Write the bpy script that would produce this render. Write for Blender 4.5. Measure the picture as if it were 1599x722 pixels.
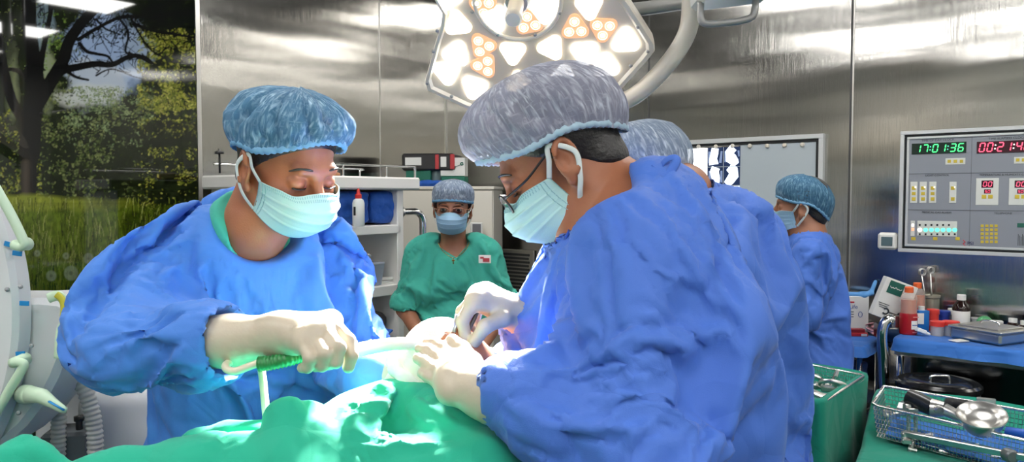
import bpy, math, random
import numpy as np
from mathutils import Vector, Matrix, Euler

for _o in list(bpy.data.objects):
    bpy.data.objects.remove(_o)
SC = bpy.context.scene
COL = SC.collection
PI = math.pi

# ------------------------------------------------------------------ camera
FPX = 1200.0
CAMZ = 1.60
PITCH = math.atan(55.0 / FPX)
cam_d = bpy.data.cameras.new('camera')
cam_d.sensor_width = 36.0
cam_d.lens = 36.0 * FPX / 1599.0
cam_d.clip_start = 0.02
cam = bpy.data.objects.new('camera', cam_d)
COL.objects.link(cam)
cam.location = (0, 0, CAMZ)
cam.rotation_euler = (PI / 2 - PITCH, 0, 0)
SC.camera = cam

# ------------------------------------------------------------------ exposure, world
SC.view_settings.view_transform = 'Standard'
SC.view_settings.look = 'None'
SC.view_settings.gamma = 1.0
SC.view_settings.use_curve_mapping = False
SC.view_settings.exposure = 0.0
CEIL_PANEL_STRENGTH = 20.0      # ceiling light panels
SURG_SPOT = 2700.0              # beam of the operating lamp (W)
LENS_WHITE = 9.0
LENS_WARM = 1.1
world = bpy.data.worlds.new('world')
SC.world = world
world.use_nodes = True
world.node_tree.nodes['Background'].inputs[0].default_value = (0.8, 0.87, 1.0, 1)
world.node_tree.nodes['Background'].inputs[1].default_value = 0.05
SC.cycles.max_bounces = 7
SC.cycles.glossy_bounces = 4
SC.cycles.transparent_max_bounces = 12
SC.cycles.sample_clamp_indirect = 6.0
SC.cycles.caustics_reflective = False
SC.cycles.caustics_refractive = False

# ------------------------------------------------------------------ helpers
def lin(c):
    return tuple((v / 12.92 if v <= 0.04045 else ((v + 0.055) / 1.055) ** 2.4) for v in c)

def rgb(r, g, b):
    return lin((r / 255.0, g / 255.0, b / 255.0)) + (1.0,)

def P(px, py, Y):
    """point seen at photo pixel (px,py) that stands Y metres in front of the camera"""
    x = (px - 799.5) / FPX
    y = -(py - 361.0) / FPX
    c, s = math.cos(PITCH), math.sin(PITCH)
    d = np.array([x, c + y * s, -s + y * c])
    return d * (Y / d[1]) + np.array([0, 0, CAMZ])

def nrm(v):
    v = np.asarray(v, float)
    return v / np.linalg.norm(v)

def lerp(a, b, t):
    return a + (b - a) * t

def mat(name, col=(0.5, 0.5, 0.5, 1), rough=0.5, metal=0.0, emit=None, estr=1.0, bump=None, spec=None, alpha=None,
        trans=None, coat=None, sheen=None, sss=None, aniso=None):
    m = bpy.data.materials.new(name)
    m.use_nodes = True
    nt = m.node_tree
    b = nt.nodes['Principled BSDF']
    b.inputs['Base Color'].default_value = col
    b.inputs['Roughness'].default_value = rough
    b.inputs['Metallic'].default_value = metal
    if spec is not None: b.inputs['Specular IOR Level'].default_value = spec
    if alpha is not None: b.inputs['Alpha'].default_value = alpha
    if trans is not None: b.inputs['Transmission Weight'].default_value = trans
    if coat is not None: b.inputs['Coat Weight'].default_value = coat
    if sheen is not None: b.inputs['Sheen Weight'].default_value = sheen
    if aniso is not None: b.inputs['Anisotropic'].default_value = aniso
    if sss is not None:
        b.inputs['Subsurface Weight'].default_value = sss
        b.inputs['Subsurface Radius'].default_value = (0.01, 0.004, 0.002)
        b.inputs['Subsurface Scale'].default_value = 1.0
    if emit is not None:
        b.inputs['Emission Color'].default_value = emit
        b.inputs['Emission Strength'].default_value = estr
    if bump:
        scale, dist = bump[0], bump[1]
        tc = nt.nodes.new('ShaderNodeTexCoord')
        n = nt.nodes.new('ShaderNodeTexNoise')
        n.inputs['Scale'].default_value = scale
        n.inputs['Detail'].default_value = bump[2] if len(bump) > 2 else 3
        bp = nt.nodes.new('ShaderNodeBump')
        bp.inputs['Distance'].default_value = dist
        bp.inputs['Strength'].default_value = 1.0
        nt.links.new(tc.outputs['Object'], n.inputs['Vector'])
        nt.links.new(n.outputs['Fac'], bp.inputs['Height'])
        nt.links.new(bp.outputs['Normal'], b.inputs['Normal'])
    return m

def mesh_obj(name, V, F, m=None, parent=None, smooth=True, label=None, origin=None):
    V = np.asarray(V, dtype=np.float64)
    me = bpy.data.meshes.new(name)
    if origin is not None:
        V = V - np.asarray(origin)
    if isinstance(F, np.ndarray):
        nf, k = F.shape
        me.vertices.add(len(V))
        me.vertices.foreach_set('co', V.astype(np.float32).ravel())
        me.loops.add(nf * k)
        me.loops.foreach_set('vertex_index', F.astype(np.int32).ravel())
        me.polygons.add(nf)
        me.polygons.foreach_set('loop_start', (np.arange(nf) * k).astype(np.int32))
        me.update(calc_edges=True)
        me.validate()
    else:
        me.from_pydata([tuple(v) for v in V], [], [tuple(f) for f in F])
        me.update()
    if smooth:
        me.polygons.foreach_set('use_smooth', [True] * len(me.polygons))
    o = bpy.data.objects.new(name, me)
    COL.objects.link(o)
    if origin is not None:
        o.location = tuple(origin)
    if m is not None:
        for mm in (m if isinstance(m, (list, tuple)) else [m]):
            me.materials.append(mm)
    if parent is not None:
        attach(o, parent)
    if label:
        o['label'] = label
    return o

def world_mat(o):
    M = Matrix.LocRotScale(o.location, o.rotation_euler, o.scale)
    if o.parent is not None:
        M = world_mat(o.parent) @ o.matrix_parent_inverse @ M
    return M

def attach(child, parent):
    child.parent = parent
    child.matrix_parent_inverse = world_mat(parent).inverted()

def thing(name, label, cat, loc=(0, 0, 0), group=None, rotz=0.0):
    o = bpy.data.objects.new(name, None)
    COL.objects.link(o)
    o.empty_display_size = 0.05
    o.location = tuple(loc)
    o.rotation_euler = (0, 0, rotz)
    return tag(o, label, cat, group)

def tag(o, label=None, cat=None, group=None, kind=None):
    if label: o['label'] = label
    if cat: o['category'] = cat
    if group: o['group'] = group
    if kind: o['kind'] = kind
    return o

def dup(root, newloc, label=None, group=None, rotz=None):
    """copy a thing with its parts and sub-parts"""
    r = root.copy(); COL.objects.link(r)
    r.location = tuple(newloc)
    if rotz is not None: r.rotation_euler = (0, 0, rotz)
    if label: r['label'] = label
    if group: r['group'] = group
    for ch in [o for o in bpy.data.objects if o.parent == root]:
        c = ch.copy(); COL.objects.link(c); c.parent = r
        for g in [o for o in bpy.data.objects if o.parent == ch]:
            d = g.copy(); COL.objects.link(d); d.parent = c
    return r

class MB:
    """collects shapes, builds ONE mesh object"""
    def __init__(self): self.V = []; self.F = []; self.M = []
    def add(self, V, F, mi=0):
        n = len(self.V)
        self.V += [tuple(v) for v in V]
        self.F += [tuple(i + n for i in f) for f in F]
        self.M += [mi] * len(F)
        return self
    def box(self, c, h, R=None, bev=0.0, mi=0):
        """c centre, h half sizes, R 3x3 columns=axes; bev bevelled edge size"""
        c = np.asarray(c, float); h = np.asarray(h, float)
        R = np.eye(3) if R is None else np.asarray(R)
        if bev <= 0:
            V = [c + R @ (h * np.array([x, y, z])) for x in (-1, 1) for y in (-1, 1) for z in (-1, 1)]
            F = [(0, 1, 3, 2), (4, 6, 7, 5), (0, 4, 5, 1), (2, 3, 7, 6), (0, 2, 6, 4), (1, 5, 7, 3)]
            return self.add(V, F, mi)
        bev = min(bev, h.min() * 0.98)
        V = []; idx = {}
        for x in (-1, 1):
            for y in (-1, 1):
                for z in (-1, 1):
                    s = np.array([x, y, z])
                    for ax in range(3):
                        q = (h - bev) * s
                        q[ax] = h[ax] * s[ax]
                        idx[(x, y, z, ax)] = len(V)
                        V.append(c + R @ q)
        F = []
        for ax in range(3):
            a, b = [(1, 2), (2, 0), (0, 1)][ax]
            for s in (-1, 1):
                q = []
                for (i, j) in ((-1, -1), (1, -1), (1, 1), (-1, 1)):
                    k = [0, 0, 0]; k[ax] = s; k[a] = i; k[b] = j
                    q.append(idx[tuple(k) + (ax,)])
                F.append(tuple(q) if s > 0 else tuple(reversed(q)))
        for ax in range(3):          # edges along ax
            a, b = [(1, 2), (2, 0), (0, 1)][ax]
            for i in (-1, 1):
                for j in (-1, 1):
                    k0 = [0, 0, 0]; k0[ax] = -1; k0[a] = i; k0[b] = j
                    k1 = list(k0); k1[ax] = 1
                    q = (idx[tuple(k0) + (a,)], idx[tuple(k1) + (a,)], idx[tuple(k1) + (b,)], idx[tuple(k0) + (b,)])
                    F.append(q if i * j < 0 else tuple(reversed(q)))
        for x in (-1, 1):
            for y in (-1, 1):
                for z in (-1, 1):
                    t = (idx[(x, y, z, 0)], idx[(x, y, z, 1)], idx[(x, y, z, 2)])
                    F.append(t if x * y * z > 0 else tuple(reversed(t)))
        return self.add(V, F, mi)
    def tube(self, pts, r, n=10, closed=False, caps=True, mi=0, flat=None, up=None):
        """tube along pts; r number or list; flat=(a,b) scales the section"""
        pts = [np.asarray(p, float) for p in pts]
        m = len(pts)
        rr = [r] * m if np.isscalar(r) else list(r)
        V = []; F = []
        prev = None
        for i in range(m):
            if closed: t = pts[(i + 1) % m] - pts[i - 1]
            else: t = pts[min(i + 1, m - 1)] - pts[max(i - 1, 0)]
            ln = np.linalg.norm(t); t = t / ln if ln > 1e-12 else np.array([0, 0, 1.0])
            if prev is None:
                a = np.asarray(up, float) if up is not None else (np.array([0, 0, 1.0]) if abs(t[2]) < 0.9 else np.array([1.0, 0, 0]))
                u = np.cross(a, t); u /= np.linalg.norm(u)
            else:
                u = prev - t * np.dot(prev, t); u /= max(np.linalg.norm(u), 1e-9)
            prev = u
            w = np.cross(t, u)
            fa, fb = flat if flat else (1, 1)
            for k in range(n):
                an = 2 * PI * k / n
                V.append(pts[i] + rr[i] * (fa * math.cos(an) * u + fb * math.sin(an) * w))
        seg = m if closed else m - 1
        for i in range(seg):
            for k in range(n):
                a = i * n + k; b = i * n + (k + 1) % n
                c = ((i + 1) % m) * n + (k + 1) % n; d = ((i + 1) % m) * n + k
                F.append((a, b, c, d))
        if caps and not closed:
            F.append(tuple(reversed(range(n))))
            F.append(tuple((m - 1) * n + k for k in range(n)))
        return self.add(V, F, mi)
    def lathe(self, prof, c=(0, 0, 0), R=None, n=28, mi=0):
        """prof: list of (radius, height); axis = local z"""
        c = np.asarray(c, float); R = np.eye(3) if R is None else np.asarray(R)
        V = []; F = []
        for (r, z) in prof:
            for k in range(n):
                a = 2 * PI * k / n
                V.append(c + R @ np.array([r * math.cos(a), r * math.sin(a), z]))
        for i in range(len(prof) - 1):
            for k in range(n):
                F.append((i * n + k, i * n + (k + 1) % n, (i + 1) * n + (k + 1) % n, (i + 1) * n + k))
        if prof[0][0] > 1e-6: F.append(tuple(reversed(range(n))))
        if prof[-1][0] > 1e-6: F.append(tuple((len(prof) - 1) * n + k for k in range(n)))
        return self.add(V, F, mi)
    def prism(self, poly, h0, h1, c=(0, 0, 0), R=None, mi=0):
        """extrude a 2-D polygon (local x,y) between local z h0..h1"""
        c = np.asarray(c, float); R = np.eye(3) if R is None else np.asarray(R)
        n = len(poly)
        V = [c + R @ np.array([p[0], p[1], h0]) for p in poly] + [c + R @ np.array([p[0], p[1], h1]) for p in poly]
        F = [tuple(reversed(range(n))), tuple(range(n, 2 * n))]
        F += [(i, (i + 1) % n, n + (i + 1) % n, n + i) for i in range(n)]
        return self.add(V, F, mi)
    def build(self, name, m=None, parent=None, smooth=False, label=None, origin=None):
        o = mesh_obj(name, self.V, self.F, m, parent, smooth, label, origin)
        if any(self.M):
            o.data.polygons.foreach_set('material_index', self.M)
        if smooth == 'auto':
            o.data.polygons.foreach_set('use_smooth', [True] * len(o.data.polygons))
            try:
                o.data.set_sharp_from_angle(angle=math.radians(35))
            except Exception:
                pass
        return o

def smooth_path(pts, n=8, closed=False):
    """Catmull-Rom through pts"""
    pts = [np.asarray(p, float) for p in pts]
    m = len(pts); out = []
    for i in range(m if closed else m - 1):
        p0 = pts[i - 1] if (closed or i > 0) else pts[i]
        p1 = pts[i]; p2 = pts[(i + 1) % m]
        p3 = pts[(i + 2) % m] if (closed or i + 2 < m) else p2
        for k in range(n):
            t = k / n
            out.append(0.5 * ((2 * p1) + (-p0 + p2) * t + (2 * p0 - 5 * p1 + 4 * p2 - p3) * t * t + (-p0 + 3 * p1 - 3 * p2 + p3) * t ** 3))
    if not closed: out.append(pts[-1])
    return out

def rotz3(a):
    c, s = math.cos(a), math.sin(a)
    return np.array([[c, -s, 0], [s, c, 0], [0, 0, 1.0]])
def rotx3(a):
    c, s = math.cos(a), math.sin(a)
    return np.array([[1.0, 0, 0], [0, c, -s], [0, s, c]])
def roty3(a):
    c, s = math.cos(a), math.sin(a)
    return np.array([[c, 0, s], [0, 1.0, 0], [-s, 0, c]])

# ------------------------------------------------------------------ implicit surfaces (organic shapes)
def smin(a, b, k):
    if k <= 0: return np.minimum(a, b)
    h = np.clip(0.5 + 0.5 * (b - a) / k, 0, 1)
    return b + (a - b) * h - k * h * (1 - h)

class Body:
    def __init__(self): self.ops = []
    def ell(self, c, r, R=None, k=0.02, sub=False):
        c = np.asarray(c, float); r = np.asarray(r, float); R = np.eye(3) if R is None else np.asarray(R)
        ext = np.abs(R) @ r
        def f(X, Y, Z):
            dx, dy, dz = X - c[0], Y - c[1], Z - c[2]
            u = R[0, 0] * dx + R[1, 0] * dy + R[2, 0] * dz
            v = R[0, 1] * dx + R[1, 1] * dy + R[2, 1] * dz
            w = R[0, 2] * dx + R[1, 2] * dy + R[2, 2] * dz
            k0 = np.sqrt((u / r[0]) ** 2 + (v / r[1]) ** 2 + (w / r[2]) ** 2)
            k1 = np.sqrt((u / r[0] ** 2) ** 2 + (v / r[1] ** 2) ** 2 + (w / r[2] ** 2) ** 2)
            return k0 * (k0 - 1) / np.maximum(k1, 1e-6)
        self.ops.append((f, c - ext, c + ext, k, sub)); return self
    def cap(self, a, b, ra, rb=None, k=0.02, sub=False):
        a = np.asarray(a, float); b = np.asarray(b, float); rb = ra if rb is None else rb
        ba = b - a; L2 = max(float(ba @ ba), 1e-9); r = max(ra, rb)
        def f(X, Y, Z):
            dx, dy, dz = X - a[0], Y - a[1], Z - a[2]
            t = np.clip((dx * ba[0] + dy * ba[1] + dz * ba[2]) / L2, 0, 1)
            return np.sqrt((dx - t * ba[0]) ** 2 + (dy - t * ba[1]) ** 2 + (dz - t * ba[2]) ** 2) - (ra + (rb - ra) * t)
        self.ops.append((f, np.minimum(a, b) - r, np.maximum(a, b) + r, k, sub)); return self
    def chain(self, pts, rs, k=0.02):
        for i in range(len(pts) - 1):
            self.cap(pts[i], pts[i + 1], rs[i] if not np.isscalar(rs) else rs, rs[i + 1] if not np.isscalar(rs) else rs, k)
        return self
    def box(self, c, h, R=None, rad=0.01, k=0.02, sub=False):
        c = np.asarray(c, float); h = np.asarray(h, float); R = np.eye(3) if R is None else np.asarray(R)
        ext = np.abs(R) @ h
        def f(X, Y, Z):
            dx, dy, dz = X - c[0], Y - c[1], Z - c[2]
            q = []
            for ax in range(3):
                q.append(np.abs(R[0, ax] * dx + R[1, ax] * dy + R[2, ax] * dz) - (h[ax] - rad))
            o = np.sqrt(sum(np.maximum(t, 0) ** 2 for t in q))
            return o + np.minimum(np.maximum(np.maximum(q[0], q[1]), q[2]), 0) - rad
        self.ops.append((f, c - ext, c + ext, k, sub)); return self
    def half(self, p, n, k=0.0):
        """keep the side where (x-p).n < 0"""
        p = np.asarray(p, float); n = nrm(n)
        def f(X, Y, Z):
            return -((X - p[0]) * n[0] + (Y - p[1]) * n[1] + (Z - p[2]) * n[2])
        self.ops.append((f, None, None, k, True)); return self
    def bounds(self):
        lo = np.min([o[1] for o in self.ops if o[1] is not None and not o[4]], axis=0)
        hi = np.max([o[2] for o in self.ops if o[1] is not None and not o[4]], axis=0)
        return lo, hi
    def field(self, xs, ys, zs):
        F = np.full((len(xs), len(ys), len(zs)), 0.5, dtype=np.float32)
        h = max(np.diff(xs).max(), np.diff(ys).max(), np.diff(zs).max())
        for f, lo, hi, k, sub in self.ops:
            sl = []
            for ax, g in enumerate((xs, ys, zs)):
                if lo is None: sl.append(slice(0, len(g))); continue
                mg = k + 3 * h
                i0 = max(int(np.searchsorted(g, lo[ax] - mg)) - 1, 0); i1 = min(int(np.searchsorted(g, hi[ax] + mg)) + 1, len(g))
                sl.append(slice(i0, i1))
            if any(s.stop <= s.start for s in sl): continue
            X = xs[sl[0]][:, None, None].astype(np.float32); Y = ys[sl[1]][None, :, None].astype(np.float32); Z = zs[sl[2]][None, None, :].astype(np.float32)
            d = f(X, Y, Z)
            old = F[tuple(sl)]
            F[tuple(sl)] = -smin(-old, d, k) if sub else smin(old, d, k)
        return F
    def mesh(self, vox, fine=None):
        """fine=(lo,hi,vox2): finer grid spacing inside that box (per axis)"""
        lo, hi = self.bounds(); lo = lo - 3 * vox; hi = hi + 3 * vox
        axes = []
        for ax in range(3):
            g = list(np.arange(lo[ax], hi[ax] + vox, vox))
            if fine is not None:
                f0, f1, v2 = fine[0][ax], fine[1][ax], fine[2]
                g = [x for x in g if x < f0 - v2] + list(np.arange(f0, f1, v2)) + [x for x in g if x > f1 + v2 * 0.5]
            axes.append(np.array(sorted(g)))
        return surface_nets(self.field(*axes), *axes)
    def build(self, name, vox, m, parent=None, fine=None, label=None, origin=None, fn=None):
        V, Q = self.mesh(vox, fine)
        if fn is not None: V = fn(V)
        return mesh_obj(name, V, Q, m, parent, True, label, origin)

def surface_nets(F, xs, ys, zs):
    ins = F < 0
    nx, ny, nz = F.shape
    cnt = np.zeros((nx - 1, ny - 1, nz - 1), dtype=np.int8)
    for i in (0, 1):
        for j in (0, 1):
            for k in (0, 1):
                cnt += ins[i:nx - 1 + i, j:ny - 1 + j, k:nz - 1 + k]
    act = (cnt > 0) & (cnt < 8)
    I, J, K = np.nonzero(act)
    idx = np.full(act.shape, -1, dtype=np.int64)
    idx[I, J, K] = np.arange(len(I))
    corner = [F[I + i, J + j, K + k] for i in (0, 1) for j in (0, 1) for k in (0, 1)]
    offs = [(i, j, k) for i in (0, 1) for j in (0, 1) for k in (0, 1)]
    acc = np.zeros((len(I), 3)); n = np.zeros(len(I))
    for a in range(8):
        for b in range(a + 1, 8):
            d = [offs[b][q] - offs[a][q] for q in range(3)]
            if sum(abs(v) for v in d) != 1: continue
            fa, fb = corner[a], corner[b]
            m = (fa < 0) != (fb < 0)
            t = np.where(m, fa / np.where(m, fa - fb, 1), 0)
            for q in range(3):
                acc[:, q] += np.where(m, offs[a][q] + t * d[q], 0)
            n += m
    acc /= n[:, None]
    V = np.stack([xs[I] + acc[:, 0] * (xs[I + 1] - xs[I]), ys[J] + acc[:, 1] * (ys[J + 1] - ys[J]), zs[K] + acc[:, 2] * (zs[K + 1] - zs[K])], axis=1)
    Q = []
    # edges along x
    a = ins[:-1, 1:-1, 1:-1]; b = ins[1:, 1:-1, 1:-1]
    i, j, k = np.nonzero(a != b); s = a[i, j, k]; j = j + 1; k = k + 1
    q = np.stack([idx[i, j - 1, k - 1], idx[i, j, k - 1], idx[i, j, k], idx[i, j - 1, k]], axis=1)
    q[~s] = q[~s][:, ::-1]; Q.append(q)
    a = ins[1:-1, :-1, 1:-1]; b = ins[1:-1, 1:, 1:-1]
    i, j, k = np.nonzero(a != b); s = a[i, j, k]; i = i + 1; k = k + 1
    q = np.stack([idx[i - 1, j, k - 1], idx[i - 1, j, k], idx[i, j, k], idx[i, j, k - 1]], axis=1)
    q[~s] = q[~s][:, ::-1]; Q.append(q)
    a = ins[1:-1, 1:-1, :-1]; b = ins[1:-1, 1:-1, 1:]
    i, j, k = np.nonzero(a != b); s = a[i, j, k]; i = i + 1; j = j + 1
    q = np.stack([idx[i - 1, j - 1, k], idx[i, j - 1, k], idx[i, j, k], idx[i - 1, j, k]], axis=1)
    q[~s] = q[~s][:, ::-1]; Q.append(q)
    Q = np.concatenate(Q)
    return V, Q[(Q >= 0).all(axis=1)]

# smooth value noise in 3-D (numpy), for folds and paint
_rs = np.random.RandomState(7)
_NT = _rs.rand(32, 32, 32).astype(np.float32)
def vnoise(p):
    p = np.asarray(p, dtype=np.float64)
    i = np.floor(p).astype(int); f = p - i; f = f * f * (3 - 2 * f); i &= 31; j = (i + 1) & 31
    x0, y0, z0 = i[..., 0], i[..., 1], i[..., 2]; x1, y1, z1 = j[..., 0], j[..., 1], j[..., 2]
    fx, fy, fz = f[..., 0], f[..., 1], f[..., 2]
    c00 = _NT[x0, y0, z0] * (1 - fx) + _NT[x1, y0, z0] * fx
    c10 = _NT[x0, y1, z0] * (1 - fx) + _NT[x1, y1, z0] * fx
    c01 = _NT[x0, y0, z1] * (1 - fx) + _NT[x1, y0, z1] * fx
    c11 = _NT[x0, y1, z1] * (1 - fx) + _NT[x1, y1, z1] * fx
    return (c00 * (1 - fy) + c10 * fy) * (1 - fz) + (c01 * (1 - fy) + c11 * fy) * fz
def fbm(p, o=4):
    s = 0; a = 0.5; p = np.asarray(p, float)
    for _ in range(o):
        s = s + a * vnoise(p); p = p * 2.03 + 5.1; a *= 0.5
    return s
# ------------------------------------------------------------------ room (seen into one corner)
CX, CY = -0.444, 5.2
LD = np.array([-0.643, -0.766, 0.0]); RD = np.array([0.766, -0.643, 0.0])
CORNER = np.array([CX, CY, 0.0])
ROOM = 7.0
CEIL = 3.2
def WL(s, z, off=0.0): return CORNER + s * LD + off * RD + np.array([0, 0, z])
def WR(u, z, off=0.0): return CORNER + u * RD + off * LD + np.array([0, 0, z])
O_CAM = np.array([0, 0, CAMZ])
def ray(px, py): return P(px, py, 1.0) - O_CAM
def hit(px, py, p0, n):
    d = ray(px, py)
    return O_CAM + d * (np.dot(np.asarray(p0) - O_CAM, n) / np.dot(d, n))
def hitL(px, py, off=0.0):
    p = hit(px, py, CORNER + off * RD, RD); return np.dot(p - CORNER, LD), p[2]
def hitR(px, py, off=0.0):
    p = hit(px, py, CORNER + off * LD, LD); return np.dot(p - CORNER, RD), p[2]
FL = np.stack([LD, np.array([0, 0, 1.0]), -RD], axis=1)      # columns for boxes on left wall: along, up, depth
FR = np.stack([RD, np.array([0, 0, 1.0]), LD], axis=1)
ZUP = np.array([0, 0, 1.0])

def steel_mat(name, col, rough, aniso, wav):
    m = bpy.data.materials.new(name); m.use_nodes = True
    nt = m.node_tree; b = nt.nodes['Principled BSDF']; N = nt.nodes.new; K = nt.links.new
    b.inputs['Metallic'].default_value = 1.0
    b.inputs['Roughness'].default_value = rough
    b.inputs['Anisotropic'].default_value = aniso
    uv = N('ShaderNodeUVMap'); uv.uv_map = 'uv'
    tg = N('ShaderNodeTangent'); tg.direction_type = 'UV_MAP'; tg.uv_map = 'uv'
    K(tg.outputs[0], b.inputs['Tangent'])
    mp = N('ShaderNodeMapping'); mp.inputs['Scale'].default_value = (0.45, 3.2, 1)
    K(uv.outputs[0], mp.inputs[0])
    n1 = N('ShaderNodeTexNoise'); n1.inputs['Scale'].default_value = 1.0; n1.inputs['Detail'].default_value = 2.0
    K(mp.outputs[0], n1.inputs['Vector'])
    mp2 = N('ShaderNodeMapping'); mp2.inputs['Scale'].default_value = (900, 4, 1)
    K(uv.outputs[0], mp2.inputs[0])
    n2 = N('ShaderNodeTexNoise'); n2.inputs['Scale'].default_value = 1.0; n2.inputs['Detail'].default_value = 2.0
    K(mp2.outputs[0], n2.inputs['Vector'])
    bp = N('ShaderNodeBump'); bp.inputs['Strength'].default_value = 1.0; bp.inputs['Distance'].default_value = wav
    K(n1.outputs['Fac'], bp.inputs['Height'])
    bg = N('ShaderNodeBump'); bg.inputs['Strength'].default_value = 1.0; bg.inputs['Distance'].default_value = 0.00018
    K(n2.outputs['Fac'], bg.inputs['Height']); K(bp.outputs[0], bg.inputs['Normal']); K(bg.outputs[0], b.inputs['Normal'])
    cr = N('ShaderNodeMixRGB'); cr.inputs['Color1'].default_value = tuple(c * 0.93 for c in col[:3]) + (1,); cr.inputs['Color2'].default_value = col
    K(n2.outputs['Fac'], cr.inputs['Fac']); K(cr.outputs[0], b.inputs['Base Color'])
    return m

M_STEELWALL = steel_mat('brushed_steel_wall', (0.60, 0.585, 0.555, 1), 0.13, 0.9, 0.006)
M_SEAM = mat('panel_seam_metal', (0.62, 0.61, 0.58, 1), 0.35, 1.0)
M_SEAMDARK = mat('panel_joint_dark', (0.06, 0.06, 0.06, 1), 0.6)
M_CEIL = mat('ceiling_metal_paint', rgb(66, 67, 66), 0.5)
M_FLOOR = mat('vinyl_floor', rgb(84, 96, 98), 0.35, bump=(30, 0.0005))
M_FARWALL = mat('far_wall_panel', rgb(196, 196, 190), 0.4)

def wall_grid(name, fn, L, H, m):
    nu, nv = 40, 24
    V = [fn(L * i / nu, H * j / nv) for j in range(nv + 1) for i in range(nu + 1)]
    F = np.array([(j * (nu + 1) + i, j * (nu + 1) + i + 1, (j + 1) * (nu + 1) + i + 1, (j + 1) * (nu + 1) + i) for j in range(nv) for i in range(nu)])
    o = mesh_obj(name, V, F, m)
    ul = o.data.uv_layers.new(name='uv')
    co = np.array([(L * i / nu, H * j / nv) for j in range(nv + 1) for i in range(nu + 1)], dtype=np.float32)
    ul.data.foreach_set('uv', co[F.ravel()].ravel())
    o['kind'] = 'structure'
    return o
def flip(o):
    o.data.flip_normals(); return o

wall_grid('wall_left', lambda s, z: WL(ROOM - s, z), ROOM, CEIL, M_STEELWALL)
wall_grid('wall_right', lambda u, z: WR(u, z), ROOM, CEIL, M_STEELWALL)
wall_grid('wall_front', lambda s, z: WL(s, z, ROOM), ROOM, CEIL, M_FARWALL)
wall_grid('wall_rear', lambda u, z: WR(ROOM - u, z, ROOM), ROOM, CEIL, M_FARWALL)
def slab(name, z0, z1, m):
    b = MB()
    b.box(CORNER + (LD + RD) * ROOM / 2 + ZUP * (z0 + z1) / 2, (ROOM / 2 + .1, ROOM / 2 + .1, (z1 - z0) / 2), np.stack([LD, RD, ZUP], 1))
    o = b.build(name, m); o['kind'] = 'structure'; return o
slab('floor', -0.1, 0.0, M_FLOOR)
slab('ceiling', CEIL, CEIL + 0.1, M_CEIL)

# panel seams of the steel cladding
seam_px = [593]
ti = 1
def seam(name, fn, a, z0, z1, w, m, off=0.002, frame=None):
    b = MB(); b.box(fn(a, (z0 + z1) / 2, off / 2), (w / 2, (z1 - z0) / 2, off / 2 + .0005), frame)
    o = b.build(name, m); o['kind'] = 'structure'
s593 = hitL(593, 150)[0]
seam('trim_1', WL, s593, 0, CEIL, 0.008, M_SEAM, frame=FL)
u1013 = hitR(1013, 150)[0]; u1330 = hitR(1329, 120)[0]
seam('trim_2', WR, u1013, 0, CEIL, 0.007, M_SEAMDARK, frame=FR)
seam('trim_3', WR, u1330, 0, CEIL, 0.008, M_SEAMDARK, frame=FR)
seam('trim_4', WR, u1330 + .009, 0, CEIL, 0.006, M_SEAM, frame=FR)
seam('trim_5', WL, 0.006, 0, CEIL, 0.010, M_SEAM, frame=FL)
seam('trim_6', WR, u1330 + (u1330 - u1013), 0, CEIL, 0.008, M_SEAMDARK, frame=FR)

# ------------------------------------------------------------------ ceiling light panels (4 x 4 grid, those that light the room)
M_PANEL = mat('lit_panel_diffuser', (1, 1, 1, 1), 0.4, emit=(1.0, 0.985, 0.95, 1), estr=CEIL_PANEL_STRENGTH)
M_WHITE = mat('white_enamel', rgb(232, 232, 228), 0.35)
cl0 = None
for a in range(4):
    for b_ in range(4):
        lp = CORNER + LD * (1.06 + 1.6 * a) + RD * (1.5 + 1.6 * b_) + ZUP * CEIL
        if a == 1 and b_ == 1:
            continue
        if cl0 is None:
            cl0 = thing('ceiling_light', 'square white ceiling light panel mirrored in glossy mural and steel walls', 'ceiling light', lp, 'square ceiling light panels', rotz=math.atan2(RD[1], RD[0]))
            f = MB()
            for sx, sy, hx, hy in ((1, 0, .01, .30), (-1, 0, .01, .30), (0, 1, .30, .01), (0, -1, .30, .01)):
                f.box((sx * .29, sy * .29, -.012), (hx, hy, .012), bev=.003)
            fo = f.build('frame', M_WHITE); fo.parent = cl0
            d = MB(); d.box((0, 0, -.010), (.28, .28, .004)); do = d.build('diffuser', M_PANEL); do.parent = cl0
        else:
            dup(cl0, lp)

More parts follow.
